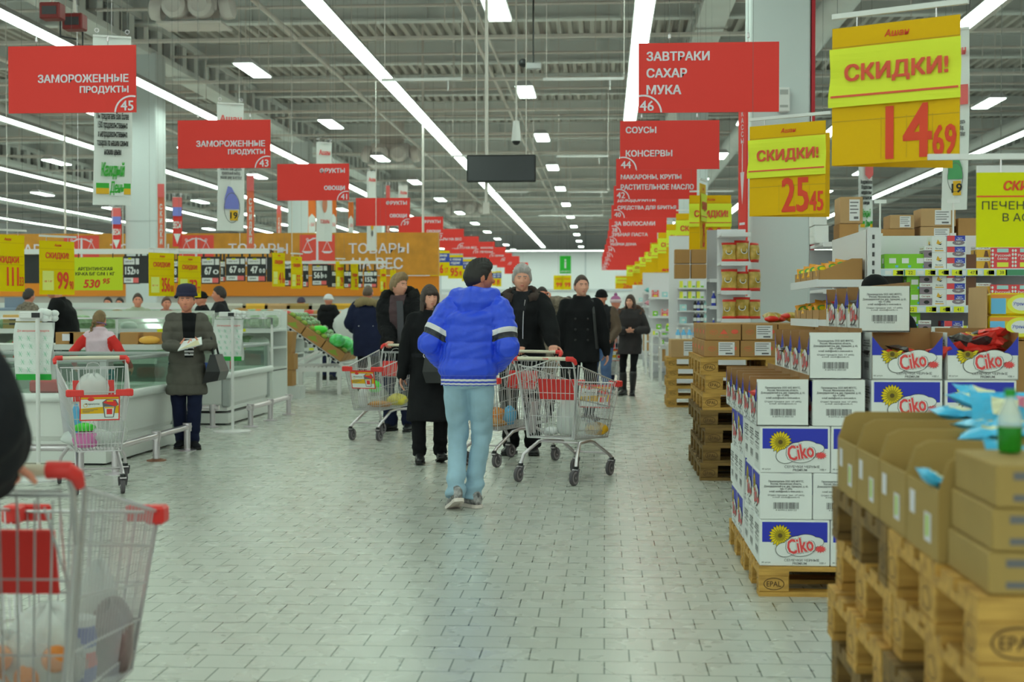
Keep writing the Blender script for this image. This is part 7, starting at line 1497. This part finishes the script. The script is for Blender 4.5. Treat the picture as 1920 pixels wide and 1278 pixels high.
def armdist(fc, j):
    """distance from the shoulder along the arm and distance off its axis, for points in units"""
    o = np.full(len(fc), 9.0); tt = np.zeros(len(fc)); off = 0.0
    for a, b in ((j['sh'], j['el']), (j['el'], j['wr'])):
        a_, b_ = np.array(a), np.array(b); d = b_ - a_; L = np.linalg.norm(d); q = np.clip(((fc - a_) @ d) / L / L, 0, 1); e = np.linalg.norm(fc - a_ - q[:, None] * d, axis=1); w_ = e < o; o[w_] = e[w_]; tt[w_] = (off + q * L)[w_]; off += L
    return tt, o
def puff(step=.10, amp=.012, sl=True):
    def d(u, J):
        z = u[:, 2]; o = amp * (np.abs(np.sin(math.pi * (z - .93) / step)) ** .6 - .6)
        for k in 'LR':
            t_, e = armdist(u, J[k]); w_ = (e < .11) & (np.abs(u[:, 0] - J['sp'](1.2).x) > .17); o = np.where(w_, amp * .9 * (np.abs(np.sin(math.pi * t_ / step)) ** .6 - .6), o)
        return o + .0025 * np.sin(60 * u[:, 0] + 22 * z + 8 * np.sin(30 * u[:, 1])) + .002 * np.sin(95 * z + 31 * u[:, 0])
    return d
fabric = lambda n, c, b=.25: mat(n, c, .8, bump=(45, b, .01), var=(7, .12), spec=.18)
BLK = fabric('cloth_black', (20, 22, 23)); BLK2 = fabric('cloth_black_soft', (30, 33, 35)); NAV = fabric('cloth_navy', (26, 33, 54)); GRYO = fabric('coat_grey_olive', (80, 82, 72)); CHAR = fabric('cloth_charcoal', (48, 48, 47)); DRES = mat('leather_black', (28, 29, 30), .35); FURB = mat('fur_black', (26, 26, 26), .9, bump=(160, 1, .02)); FURBR = mat('fur_brown', (90, 68, 52), .9, bump=(160, 1, .02)); FURT = mat('fur_tan', (150, 140, 96), .9, bump=(160, 1, .02))
CAMO = mat('cloth_camo', (122, 118, 98), .8, var=(26, .3, (66, 60, 48)))
# man in the blue padded jacket, seen from behind
PUF = mat('padded_blue', (40, 76, 222), .38, bump=(16, .55, .012), spec=.5); 
_nt = PUF.node_tree; _at = _nt.nodes.new('ShaderNodeAttribute'); _at.attribute_name = 'band'; _cr = _nt.nodes.new('ShaderNodeValToRGB'); _cr.color_ramp.interpolation = 'CONSTANT'
_b, _w, _d, _k = alb(40, 76, 222), alb(206, 210, 212), alb(44, 48, 54), alb(36, 60, 176); _st = [(0, _b), (.165, _w), (.202, _d), (.24, _b), (.60, _k), (.644, _w), (.672, _k), (.696, _w), (.724, _k)]
for _i, (_p, _c) in enumerate(_st):
    _e = _cr.color_ramp.elements[_i] if _i < 2 else _cr.color_ramp.elements.new(_p); _e.position = _p; _e.color = _c
_nt.links.new(_at.outputs['Fac'], _cr.inputs[0]); _nt.links.new(_cr.outputs[0], _nt.nodes['Principled BSDF'].inputs['Base Color'])
KNB = mat('knit_blue', (36, 60, 176), .7); STW = mat('stripe_white', (206, 210, 212), .5); STB = mat('stripe_dark', (44, 48, 54), .5)
def blue_attr(u, J):
    z = u[:, 2]; b = np.where(z < .925, .6 + (.925 - z) * 2, 0.0); arm = np.zeros(len(u), dtype=bool)
    for k in 'LR':
        t_, e = armdist(u, J[k]); w_ = (e < .12) & (np.abs(u[:, 0] - J['sp'](1.25).x) > .158) & (z > .96); b = np.where(w_, np.minimum(t_, .59), b); arm |= w_
    return b, arm
def blue_disp(u, J): d = puff(.115, .012)(u, J); return np.where(u[:, 2] < .93, -.012 + .003 * np.sin(u[:, 0] * 150), d)
def blue_extra(t, J, s, sp, HM):
    mb = MB(); rings = []        # collar and the hood lying on the back
    for q in range(9):
        v = q / 8; o = []
        for k in range(20):
            a = 2 * math.pi * k / 20; b = max(0, math.sin(a)); ry = .082 + .085 * b * math.sin(math.pi * (.15 + .75 * v)); rx = .092 + .10 * math.sin(math.pi * (.06 + .62 * v)) + .008 * math.sin(5 * a); c = sp(1.40)
            o.append(tuple((c + Vector((rx * math.cos(a), ry * math.sin(a) - .002, .145 - .19 * v * (.50 + .75 * b) + (.012 * math.sin(4 * a) if .2 < v < .9 else 0)))) * s))
        rings.append(o)
    mb.loft(rings, PUF); v, nn, f = remesh(mb, .009 * s, 3); u = v / s; v = v + nn * (s * (.006 * np.sin(u[:, 0] * 42 + 20 * u[:, 2]) + .004 * np.sin(u[:, 2] * 80)))[:, None]; link(mesh_np(v, f, PUF, 'hood'), 'hood', t)
JEAN = mat('jeans_pale', (134, 172, 180), .8, bump=(120, .2, .003), var=(5, .16)); SNK = mat('trainer_white', (170, 176, 168), .5, var=(30, .5, (60, 62, 60))); SNS = mat('trainer_sole', (196, 196, 180), .5)
gb = gnd(866, 952)
person('man in a bright blue padded jacket and pale jeans, seen from behind', gb.x, gb.y, 1.76, 172, wl=(.15, -.13, .99), wr=(-.22, -.13, .99), al=(.02, .10, .125), ar=(-.065, -.05, .092), head=(-52, 2), lean=(-.055, -.03), hip=(-.045, .0), skin=SKIN3, hair=('full', (30, 27, 26), .012), vox=.0085,
       top=dict(m=PUF, fat=.046, sleeve=.024, hem=.85, rib=.006, name='padded_jacket', disp=blue_disp, attr=blue_attr, collar='none'), legs=dict(m=JEAN, fat=.006, hem=-.02, wr=.007, flare=.008), shoe_m=(SNK, SNS), hands=(None, None), pole={'L': (.62, .9, -.3), 'R': (-.62, .9, -.3)}, feet=((28, 22), (48, 0)), extra=blue_extra)
# grey-haired man facing us
gy = gnd(968, 862)
def grey_extra(t, J, s, sp, HM):
    o = fuzz_ring(t, s, sp(1.46), .105, .095, .038, mat('collar_brown_fleece', (58, 50, 44), .9, bump=(120, .8, .01)), 'fleece_collar', .03, 120 - 360 + 60, 0 + 60 + 0) if False else fuzz_ring(t, s, sp(1.465), .142, .118, .042, mat('collar_brown_fleece', (58, 50, 44), .9, bump=(120, .8, .01)), 'fleece_collar', .045, -60, 240)
    mb = MB(); mb.tube([tuple((sp(z) + Vector((xx, yy, 0))) * s) for z, xx, yy in ((1.42, .045, -.125), (1.3, .035, -.172), (1.15, .03, -.168), (1.0, .03, -.165))], .004 * s, STEEL, 6); mb.build('zip', t)
hx = TRS['grey']
person('grey-haired man in a black coat with brown collar facing us', gy.x + .02, gy.y + .55, 1.84, -4, grip={'R': inp('grey', .19, -.5, 1.005), 'L': inp('grey', -.19, -.5, 1.005)}, wl=(.14, -.34, 1.0), wr=(-.2, -.32, 1.0), head=(10, 2), skin=SKIN2, hair=('full', (158, 162, 154), .017), vox=.011, top=dict(m=BLK, fat=.05, sleeve=.03, hem=.78, name='coat', cls=open_front(.03, 1.15, 1.6, .07), snap=snap_front(.03, 1.15, .07), parts=[('shirt', BLK2)], flare=.02), legs=dict(m=BLK, fat=.02), shoe_m=(DRES, BLACK), hands=((0, 78, (0, -1, -.15), (0, 0, -1)), (0, 78, (0, -1, -.15), (0, 0, -1))), extra=grey_extra, feet=(12, -12))
# fair-haired young man with a trolley
yg = gnd(752, 806)
def young_extra(t, J, s, sp, HM):
    fuzz_ring(t, s, sp(1.52) + Vector((0, .05, .0)), .165, .11, .062, FURB, 'fur_hood', .03, -45, 225, .03)
    mb = MB(); mb.loft([[tuple((sp(z) + Vector((xx + dx, yy, 0))) * s) for xx, yy in ((-.035, 0), (.035, 0), (.035, -.02), (-.035, -.02))] for z, dx, yy_ in ((1.44, .05, 0), (1.3, .06, 0), (1.1, .065, 0), (.98, .065, 0)) for dx in (dx,) for yy0 in (0,)], mat('scarf_grey', (70, 74, 76), .85), M=Matrix.Translation((0, -.165 * s, 0))); mb.build('scarf', t)
person('fair-haired young man in a black fur-hooded jacket pushing a trolley', yg.x, yg.y - .12, 1.83, -8, grip={'R': inp('young', .20, -.5, 1.005), 'L': inp('young', -.2, -.5, 1.005)}, wr=(-.27, -.33, 1.02), wl=(.22, -.30, 1.0), head=(62, 2), skin=SKIN2, hair=('full', (128, 112, 78), .017), vox=.012, top=dict(m=BLK, fat=.05, sleeve=.034, hem=.80, disp=puff(.12, .009), name='jacket', cls=open_front(.035, .95, 1.6, .05), snap=snap_front(.035, .95, .05), parts=[('jumper', fabric('jumper_brown', (74, 62, 62)))]), legs=dict(m=NAV, fat=.02), shoe_m=(DRES, BLACK), hands=((0, 80, (0, -1, -.1), (0, 0, -1)), (0, 80, (.1, -1, -.2), (0, 0, -1))), extra=young_extra, feet=(8, -25))
# woman in the long black coat
wg = gnd(806, 866)
def belt_extra(t, J, s, sp, HM):
    mb = MB(); mb.loft([[tuple(q * s for q in p) for p in ell(sp(z), .19, .147, 24)] for z in (1.035, 1.075)], BLK2, caps=False); mb.build('belt', t); mb = MB(); M = front(0, -.15 * s, 1.055 * s); mb.ring(-.03, 0, .028, .008, STEEL, M, .004, sy=.9); mb.build('buckle', t)
person('woman in a long black belted coat walking towards us, dark fringe', wg.x, wg.y, 1.63, 6, wr=(-.27, -.02, .86), wl=(.2, -.12, 1.05), ar=(-.10, -.12, .10), al=(.10, .08, .09), head=(18, -2), skin=SKIN2, hair=('bangs', (58, 48, 42), .018, .19), fem=True, vox=.011, top=dict(m=BLK, fat=.032, sleeve=.022, hem=.42, flare=.035, name='coat'), legs=dict(m=BLK, fat=.012), shoe_m=(DRES, BLACK), extra=belt_extra, feet=((10, -12), 5))
c = Vector((wg.x + .13, wg.y - .24, .74)); mb = MB(); mb.loft([[(-.13, -.05, 0), (.13, -.05, 0), (.13, .05, 0), (-.13, .05, 0)], [(-.16, -.06, .10), (.16, -.06, .10), (.16, .06, .10), (-.16, .06, .10)], [(-.13, -.02, .30), (.13, -.02, .30), (.13, .02, .30), (-.13, .02, .30)]], DRES)
t = thing('shoulder_bag', 'black leather shoulder bag of the woman in the long black coat', 'bag', c); mb.build('pouch', t); mb = MB(); mb.tube([(-.11, 0, .28), (-.08, -.03, .5), (-.06, .0, .68), (.0, .05, .5), (.10, 0, .28)], .012, DRES, 6); mb.build('strap', t); mb = MB(); mb.ring(-.11, .3, .02, .006, STEEL, front(0, -.03, 0), 0, 0, 360, 12); mb.build('buckle', t)
# woman in the quilted grey coat
og = gnd(351, 840)
def bucket(t, HM, s):
    HM = HM @ Matrix.Translation((0, .012, .022))
    m_ = mat('felt_navy', (40, 42, 62), .95, bump=(90, .4, .006)); mb = MB(); rr = .097; mb.lathe([(rr, .05), (rr * 1.04, .07), (rr * 1.0, .105), (rr * .86, .135), (rr * .45, .152), (.004, .156)], m_, 24, HM, 1, 1.16); mb.lathe([(rr * 1.0, .075), (rr * 1.08, .055), (rr * 1.13, .032), (rr * 1.09, .026), (rr * .98, .05)], m_, 24, HM, 1, 1.14); mb.ball((-.105, 0, .02), (.02, .025, .018), m_, 10, 6, HM); mb.build('felt_hat', t, smooth=True)
def quilt(u, J): z = u[:, 2]; return .015 * (np.abs(np.sin(math.pi * (z - .93) / .115)) ** .5 - .5) + .008 * (np.abs(np.sin(math.pi * u[:, 0] / .11)) ** .4) * (z < .82) + .002 * np.sin(70 * u[:, 0] + 20 * z)
def old_cls(fc, J, fn):
    c = open_front(.045, 1.0, 1.6, .035, .03)(fc, J, fn); st = (c == 1) & (fc[:, 2] > 1.02) & (fc[:, 2] < 1.22); c[st & (np.sin(fc[:, 2] * 2 * math.pi / .034) > .3)] = 2; return c
person('elderly woman in a quilted grey coat and navy felt hat holding papers', og.x, og.y, 1.62, 14, hsc=1.12, wr=(-.06, -.31, 1.12), wl=(.16, -.29, 1.13), ar=(-.06, .10, .09), al=(.06, -.04, .09), head=(-6, 2), skin=SKIN, hair=('tied', (110, 96, 84), .008), hat=bucket, fem=True, vox=.011, top=dict(m=GRYO, fat=.036, sleeve=.016, hem=.60, flare=.03, disp=quilt, cls=old_cls, snap=snap_front(.045, 1.0, .035, .03), name='quilted_coat', collar='none', parts=[('jumper', BLK), ('jumper_stripes', STW)]), legs=dict(m=NAV, fat=.016), shoe_m=(BLK2, BLACK), pole={'L': (.5, .5, -.7), 'R': (-.5, .5, -.7)}, hands=((0, 40, (-.8, -.35, .05), (0, .6, .8), -1), (0, 40, (.8, -.35, .02), (0, .6, .8), 1)), feet=(20, -14))
mb = MB(); mb.poly([(-.12, -.07), (.12, -.02), (.12, .10), (-.06, .07)], PAPER, None, 0, .012); mb.poly([(-.10, -.06), (.10, -.03), (.08, .06)], mat('leaflet_tint', (186, 190, 150), .6), None, .004, .002)
q = PEO['elderly woman in a quilted grey coat and navy felt hat holding papers'][0]; a = R(14); lx_, ly_ = .05 * .914, -.40 * .914; o = mb.build('folded_leaflet', None, loc=(og.x + lx_ * math.cos(a) - ly_ * math.sin(a), og.y + lx_ * math.sin(a) + ly_ * math.cos(a), 1.135 * .914 + .02)); o.rotation_euler = (R(35), R(-8), a); tag(o, 'folded leaflets in the hands of the woman in the quilted grey coat', 'leaflet')
t = thing('handbag', 'black handbag on the arm of the woman in the quilted grey coat', 'bag', (og.x + .29, og.y + .03, .66)); mb = MB(); mb.loft([[(-.10, -.15, 0), (.06, -.15, .03), (.06, .15, .03), (-.10, .15, 0)], [(-.06, -.17, .12), (.09, -.17, .12), (.09, .17, .12), (-.06, .17, .12)], [(-.02, -.14, .29), (.03, -.14, .29), (.03, .14, .29), (-.02, .14, .29)]], DRES); mb.build('pouch', t); mb = MB(); mb.tube([(0, -.1, .28), (-.03, -.06, .46), (-.03, .06, .46), (0, .1, .28)], .011, DRES, 6); mb.build('strap', t)
# girl in the pink vest
gp = (at(187, 640, 15.05).x, 15.05)
VEST = fabric('fleece_pink', (198, 182, 184)); REDK = fabric('knit_red', (226, 54, 48))
def girl_cls(fc, J, fn):
    c = np.zeros(len(fc), dtype=int)
    for k in 'LR':
        t_, e = armdist(fc, J[k]); c[(e < .115) & (np.abs(fc[:, 0]) > .155) & (t_ > .03)] = 1
    return c
def braid(t, J, s, sp, HM):
    mb = MB()
    for i in range(9): mb.ball((.035 + .012 * i + .006 * (-1) ** i, .105 + .006 * i - .002 * i * i, -.03 - .036 * i), (.021, .02, .024), MATS['hair_116_98_62'], 8, 6, HM)
    mb.build('braid', t, smooth=True); mb = MB(); mb.tube([(.086 * math.cos(a), .105 * math.sin(a) + .008, -.045 + .02 * math.sin(a)) for a in np.linspace(0, 2 * math.pi, 20, endpoint=False)], .008, mat('band_violet', (112, 92, 130), .7), 6, HM, loop=True); mb.build('hair_band', t)
person('girl with a braid in a pale pink vest and red sleeves', gp[0], gp[1], 1.40, 176, wl=(.42, -.12, 1.02), wr=(-.36, -.16, .98), head=(-12, 0), hair=('tied', (116, 98, 62), .016), fem=True, vox=.012, top=dict(m=VEST, fat=.03, sleeve=.004, hem=.86, cls=girl_cls, parts=[('sleeves', REDK)], name='vest'), legs=dict(m=fabric('trousers_teal', (80, 150, 160)), fat=.01), shoe_m=(PWH, PWH), extra=braid, pole={'L': (.6, .5, -.6), 'R': (-.6, .5, -.6)})
# man in the pea coat
pp = at(1090, 640, 16.9)
def pea_extra(t, J, s, sp, HM):
    for i in range(3):
        for sd in (-.075, .065): mb = MB(); mb.ball(tuple((sp(1.0 + .12 * i) + Vector((sd, -.155 - .006 * i, 0))) * s), (.014, .008, .014), DRES, 10, 6); mb.build('button', t)
    mb = MB(); mb.tube([tuple((sp(z) + Vector((xx, yy, 0))) * s) for z, xx, yy in ((1.46, .12, -.05), (1.3, .135, -.15), (1.1, .15, -.16), (.9, .17, -.15))], .016 * s, DRES, 6, flat=.4); mb.build('bag_strap', t)
person('young man in a black pea coat walking towards us', pp.x, pp.y, 1.83, 4, wr=(-.28, .02, .83), wl=(.29, .0, .83), ar=(-.09, -.10, .095), al=(.09, .1, .1), head=(14, 0), skin=SKIN2, hair=('tied', (66, 54, 46), .011), vox=.012, top=dict(m=BLK, fat=.034, sleeve=.018, hem=.75, flare=.02, name='pea_coat'), legs=dict(m=BLK, fat=.006), shoe_m=(DRES, BLACK), extra=pea_extra, feet=(6, -6))
# people farther off
cp = at(1016, 640, 18.6)
def phone_extra(t, J, s, sp, HM): fuzz_ring(t, s, sp(1.44), .14, .11, .05, CAMO, 'fur_collar', .03)
person('woman in a mottled fur coat holding a phone to her ear', cp.x, cp.y, 1.72, 6, wl=(.10, -.06, 1.56), wr=(-.2, -.15, 1.0), head=(6, 0), skin=SKIN, hair=('tied', (44, 38, 36), .014), fem=True, vox=.015, top=dict(m=CAMO, fat=.06, sleeve=.035, hem=.60, name='fur_coat'), legs=dict(m=BLK), extra=phone_extra, hands=((0, 50, (0, -.1, 1), (-1, 0, 0)), (0, 20)), pole={'L': (.9, -.2, -.7), 'R': (-.6, .7, -.5)})
lg_ = gnd(1182, 741)
def lh_extra(t, J, s, sp, HM): fuzz_ring(t, s, sp(1.47) + Vector((0, .04, 0)), .185, .14, .06, FURBR, 'fur_hood', .05, -40, 220, .05)
person('long-haired woman in a charcoal jacket and tall black boots', lg_.x, lg_.y, 1.68, -14, wr=(-.05, -.26, 1.12), wl=(.16, -.24, 1.12), ar=(-.12, .04, .09), al=(.06, -.10, .09), head=(-8, 0), skin=SKIN2, hair=('parted', (60, 46, 38), .014, .36), fem=True, vox=.015, boots=DRES, top=dict(m=CHAR, fat=.045, sleeve=.026, hem=.72, flare=.02, name='jacket'), legs=dict(m=BLK, fat=.0), extra=lh_extra, hands=((0, 45, (-.8, -.3, 0), (0, .6, .6)), (0, 45, (.8, -.3, 0), (0, .6, .6))), feet=(10, -10))
bh = at(1128, 640, 22.2); JEAND = fabric('jeans_blue', (70, 96, 128))
person('man in a black knitted hat and blue jeans behind the pea coat', bh.x, bh.y, 1.74, -20, wl=(.22, -.2, .95), head=(20, 0), hair=(None, (40, 36, 34)), hat=beanie(BLK), vox=.018, top=dict(m=BLK2, fat=.04, hem=.82, cls=lambda fc, J, fn: ((armdist(fc, J['L'])[1] < .1) & (fc[:, 0] > .17)).astype(int), parts=[('brown_sleeve', fabric('sleeve_brown', (84, 76, 62)))], name='jacket'), legs=dict(m=JEAND, fat=.02), shoe_m=(DRES, BLACK))
ph_ = at(1154, 640, 25.15); KPU = fabric('knit_mauve', (150, 96, 130)); KWH = fabric('knit_offwhite', (190, 180, 176)); RV = fabric('vest_coral', (214, 84, 88))
def bob_hat(t, HM, s): beanie(KPU, bob=KPU, roll=False)(t, HM, s); mb = MB(); mb.lathe([(.097, .005), (.102, .03), (.1, .065), (.094, .068)], KWH, 24, HM, 1, 1.17); mb.build('hat_band', t, smooth=True)
person('woman in a mauve bobble hat and coral vest behind a far trolley', ph_.x, ph_.y, 1.68, 20, wl=(.18, -.36, 1.0), wr=(-.18, -.36, 1.0), head=(24, 0), hair=(None, (90, 70, 60)), hat=bob_hat, fem=True, vox=.018, top=dict(m=RV, fat=.035, hem=.86, cls=lambda fc, J, fn: ((np.abs(fc[:, 0]) < .055 + .0 * fc[:, 2]) & (fn[:, 1] < -.2) | (fc[:, 2] > 1.43)).astype(int), parts=[('jumper', fabric('jumper_grey', (116, 118, 122)))], name='vest'), legs=dict(m=NAV))
dk = at(1066, 640, 24.5); person('dark figure half hidden behind the young man in the pea coat', dk.x, dk.y, 1.66, 170, hair=('short', (50, 44, 42)), vox=.02, top=dict(m=BLK2, fat=.05, hem=.8), legs=dict(m=BLK))
fh = at(690, 640, 23.2)
def fh_extra(t, J, s, sp, HM): fuzz_ring(t, s, sp(1.46) + Vector((0, .05, 0)), .155, .10, .062, FURT, 'fur_hood', .03, -40, 220, .03); mb = MB(); mb.bx(-.12 * s, .12 * s, .16 * s, .172 * s, 1.09 * s, 1.10 * s, STW); mb.build('reflective_line', t)
person('man in a navy parka with a tan fur hood, seen from behind', fh.x, fh.y, 1.84, 178, wl=(.22, -.2, 1.0), wr=(-.22, -.2, 1.0), head=(-6, 10), hair=('short', (86, 74, 60), .006), vox=.017, top=dict(m=NAV, fat=.075, sleeve=.04, hem=.62, name='parka'), legs=dict(m=BLK), extra=fh_extra)
ww = gnd(616, 712)
person('woman in a white knitted hat and black coat, seen from behind', ww.x, ww.y, 1.76, 160, wl=(.18, -.3, 1.0), wr=(-.34, -.12, 1.06), head=(0, 0), hair=(None, (40, 36, 34)), hat=beanie(mat('knit_white', (204, 212, 206), .85, bump=(60, .5, .01)), roll=True), fem=True, vox=.02, top=dict(m=BLK, fat=.055, hem=.72, name='coat'), legs=dict(m=NAV), extra=lambda t, J, s, sp, HM: fuzz_ring(t, s, sp(1.46), .12, .11, .06, FURB, 'fur_collar'), hands=((0, 30), (0, 30)))
lm = at(128, 600, 18.9)
person('man in a black jacket leaning on a trolley behind the yellow 99 90 sign', lm.x, lm.y, 1.84, -84, wr=(-.16, -.42, 1.04), wl=(.16, -.42, 1.04), lean=(0, -.13), hair=('short', (48, 42, 38)), vox=.014, top=dict(m=BLK, fat=.06, sleeve=.035, hem=.72, name='jacket'), legs=dict(m=BLK), hands=((0, 55, (0, -.7, -.5), (0, 0, -1)), (0, 55, (0, -.7, -.5), (0, 0, -1))))
for (px, Y, hh, fc_, hr, tp_, lb, ht) in ((412, 22.2, 1.80, -80, ('short', (46, 40, 36)), BLK2, 'dark-haired man in a dark jacket facing left below the black boards', None), (378, 23.6, 1.74, -60, (None, (40, 36, 34)), BLK, 'person in a black knitted hat beside the dark-haired man at the counters', beanie(BLK)), (54, 24.0, 1.80, 150, ('short', (42, 38, 36)), CAMO, 'man in a camouflage jacket at the far left by the scales', None), (258, 24.0, 1.72, 20, ('short', (66, 56, 48)), fabric('cloth_sage', (150, 168, 140)), 'person in pale green bending behind the glass counter', None), (312, 24.5, 1.66, 30, ('short', (80, 60, 50)), fabric('cloth_dusty', (140, 110, 100)), 'person half hidden under the yellow 356 sign', None),
        (203, 28.0, 1.70, 0, ('short', (40, 36, 34)), fabric('cloth_pale', (176, 182, 170)), 'dark-haired person far behind under the lime sign, left of two', None), (225, 29.3, 1.70, 0, ('short', (40, 36, 34)), fabric('cloth_paleblue', (150, 170, 190)), 'dark-haired person far behind under the lime sign, right of two', None), (565, 32.7, 1.74, 0, (None, (60, 56, 60)), fabric('cloth_grey', (110, 110, 116)), 'person in a dark grey knitted hat far behind the white hat', beanie(fabric('knit_grey', (72, 70, 82)))),
        (455, 32.6, 1.60, 0, ('short', (44, 40, 38)), fabric('cloth_staff', (150, 150, 140)), 'dark-haired person behind the produce bins, left of the dark-grey hat', None), (526, 33.5, 1.60, 0, ('short', (52, 46, 42)), fabric('cloth_staff', (150, 150, 140)), 'dark-haired person behind the produce bins, next to the dark-grey hat', None)):
    p_ = at(px, 600, Y); person(lb, p_.x, p_.y, hh, fc_, hair=hr, hat=ht, vox=.022, top=dict(m=tp_, fat=.05, hem=.8), legs=dict(m=BLK), head=(0, 0), lean=(0, -.12) if 'bending' in lb else (0, 0))
sb = at(1640, 600, 8.95)
person('person in a black knitted hat behind the topmost white carton, facing the shelves', sb.x, sb.y, 1.61, 165, wl=(.3, -.12, .95), hair=(None, (40, 36, 34)), hat=beanie(BLK, roll=False), vox=.013, top=dict(m=BLK, fat=.06, sleeve=.035, hem=.72, name='jacket'), legs=dict(m=BLK), head=(0, 8))
# shopper at the very left edge, only a dark sleeve in view
person('shopper in a dark jacket at the left edge holding the blurred trolley', -1.645, 2.86, 1.76, 176, grip={'R': inp('fg', .12, -.5, 1.005), 'L': inp('fg', -.15, -.5, 1.005)}, wr=(-.23, -.27, 1.02), wl=(.2, -.34, 1.0), head=(0, 0), skin=SKIN, hair=('short', (50, 44, 40)), vox=.010, top=dict(m=BLK2, fat=.065, sleeve=.055, cuff=-.07, hem=.74, name='jacket'), legs=dict(m=BLK), shoe_m=(DRES, BLACK), hands=((0, 60, (0, -.7, -.4), (0, 0, -1)), (0, 60, (0, -.7, -.4), (0, 0, -1))), pole={'L': (.6, .7, -.5), 'R': (-.8, .6, -.4)})
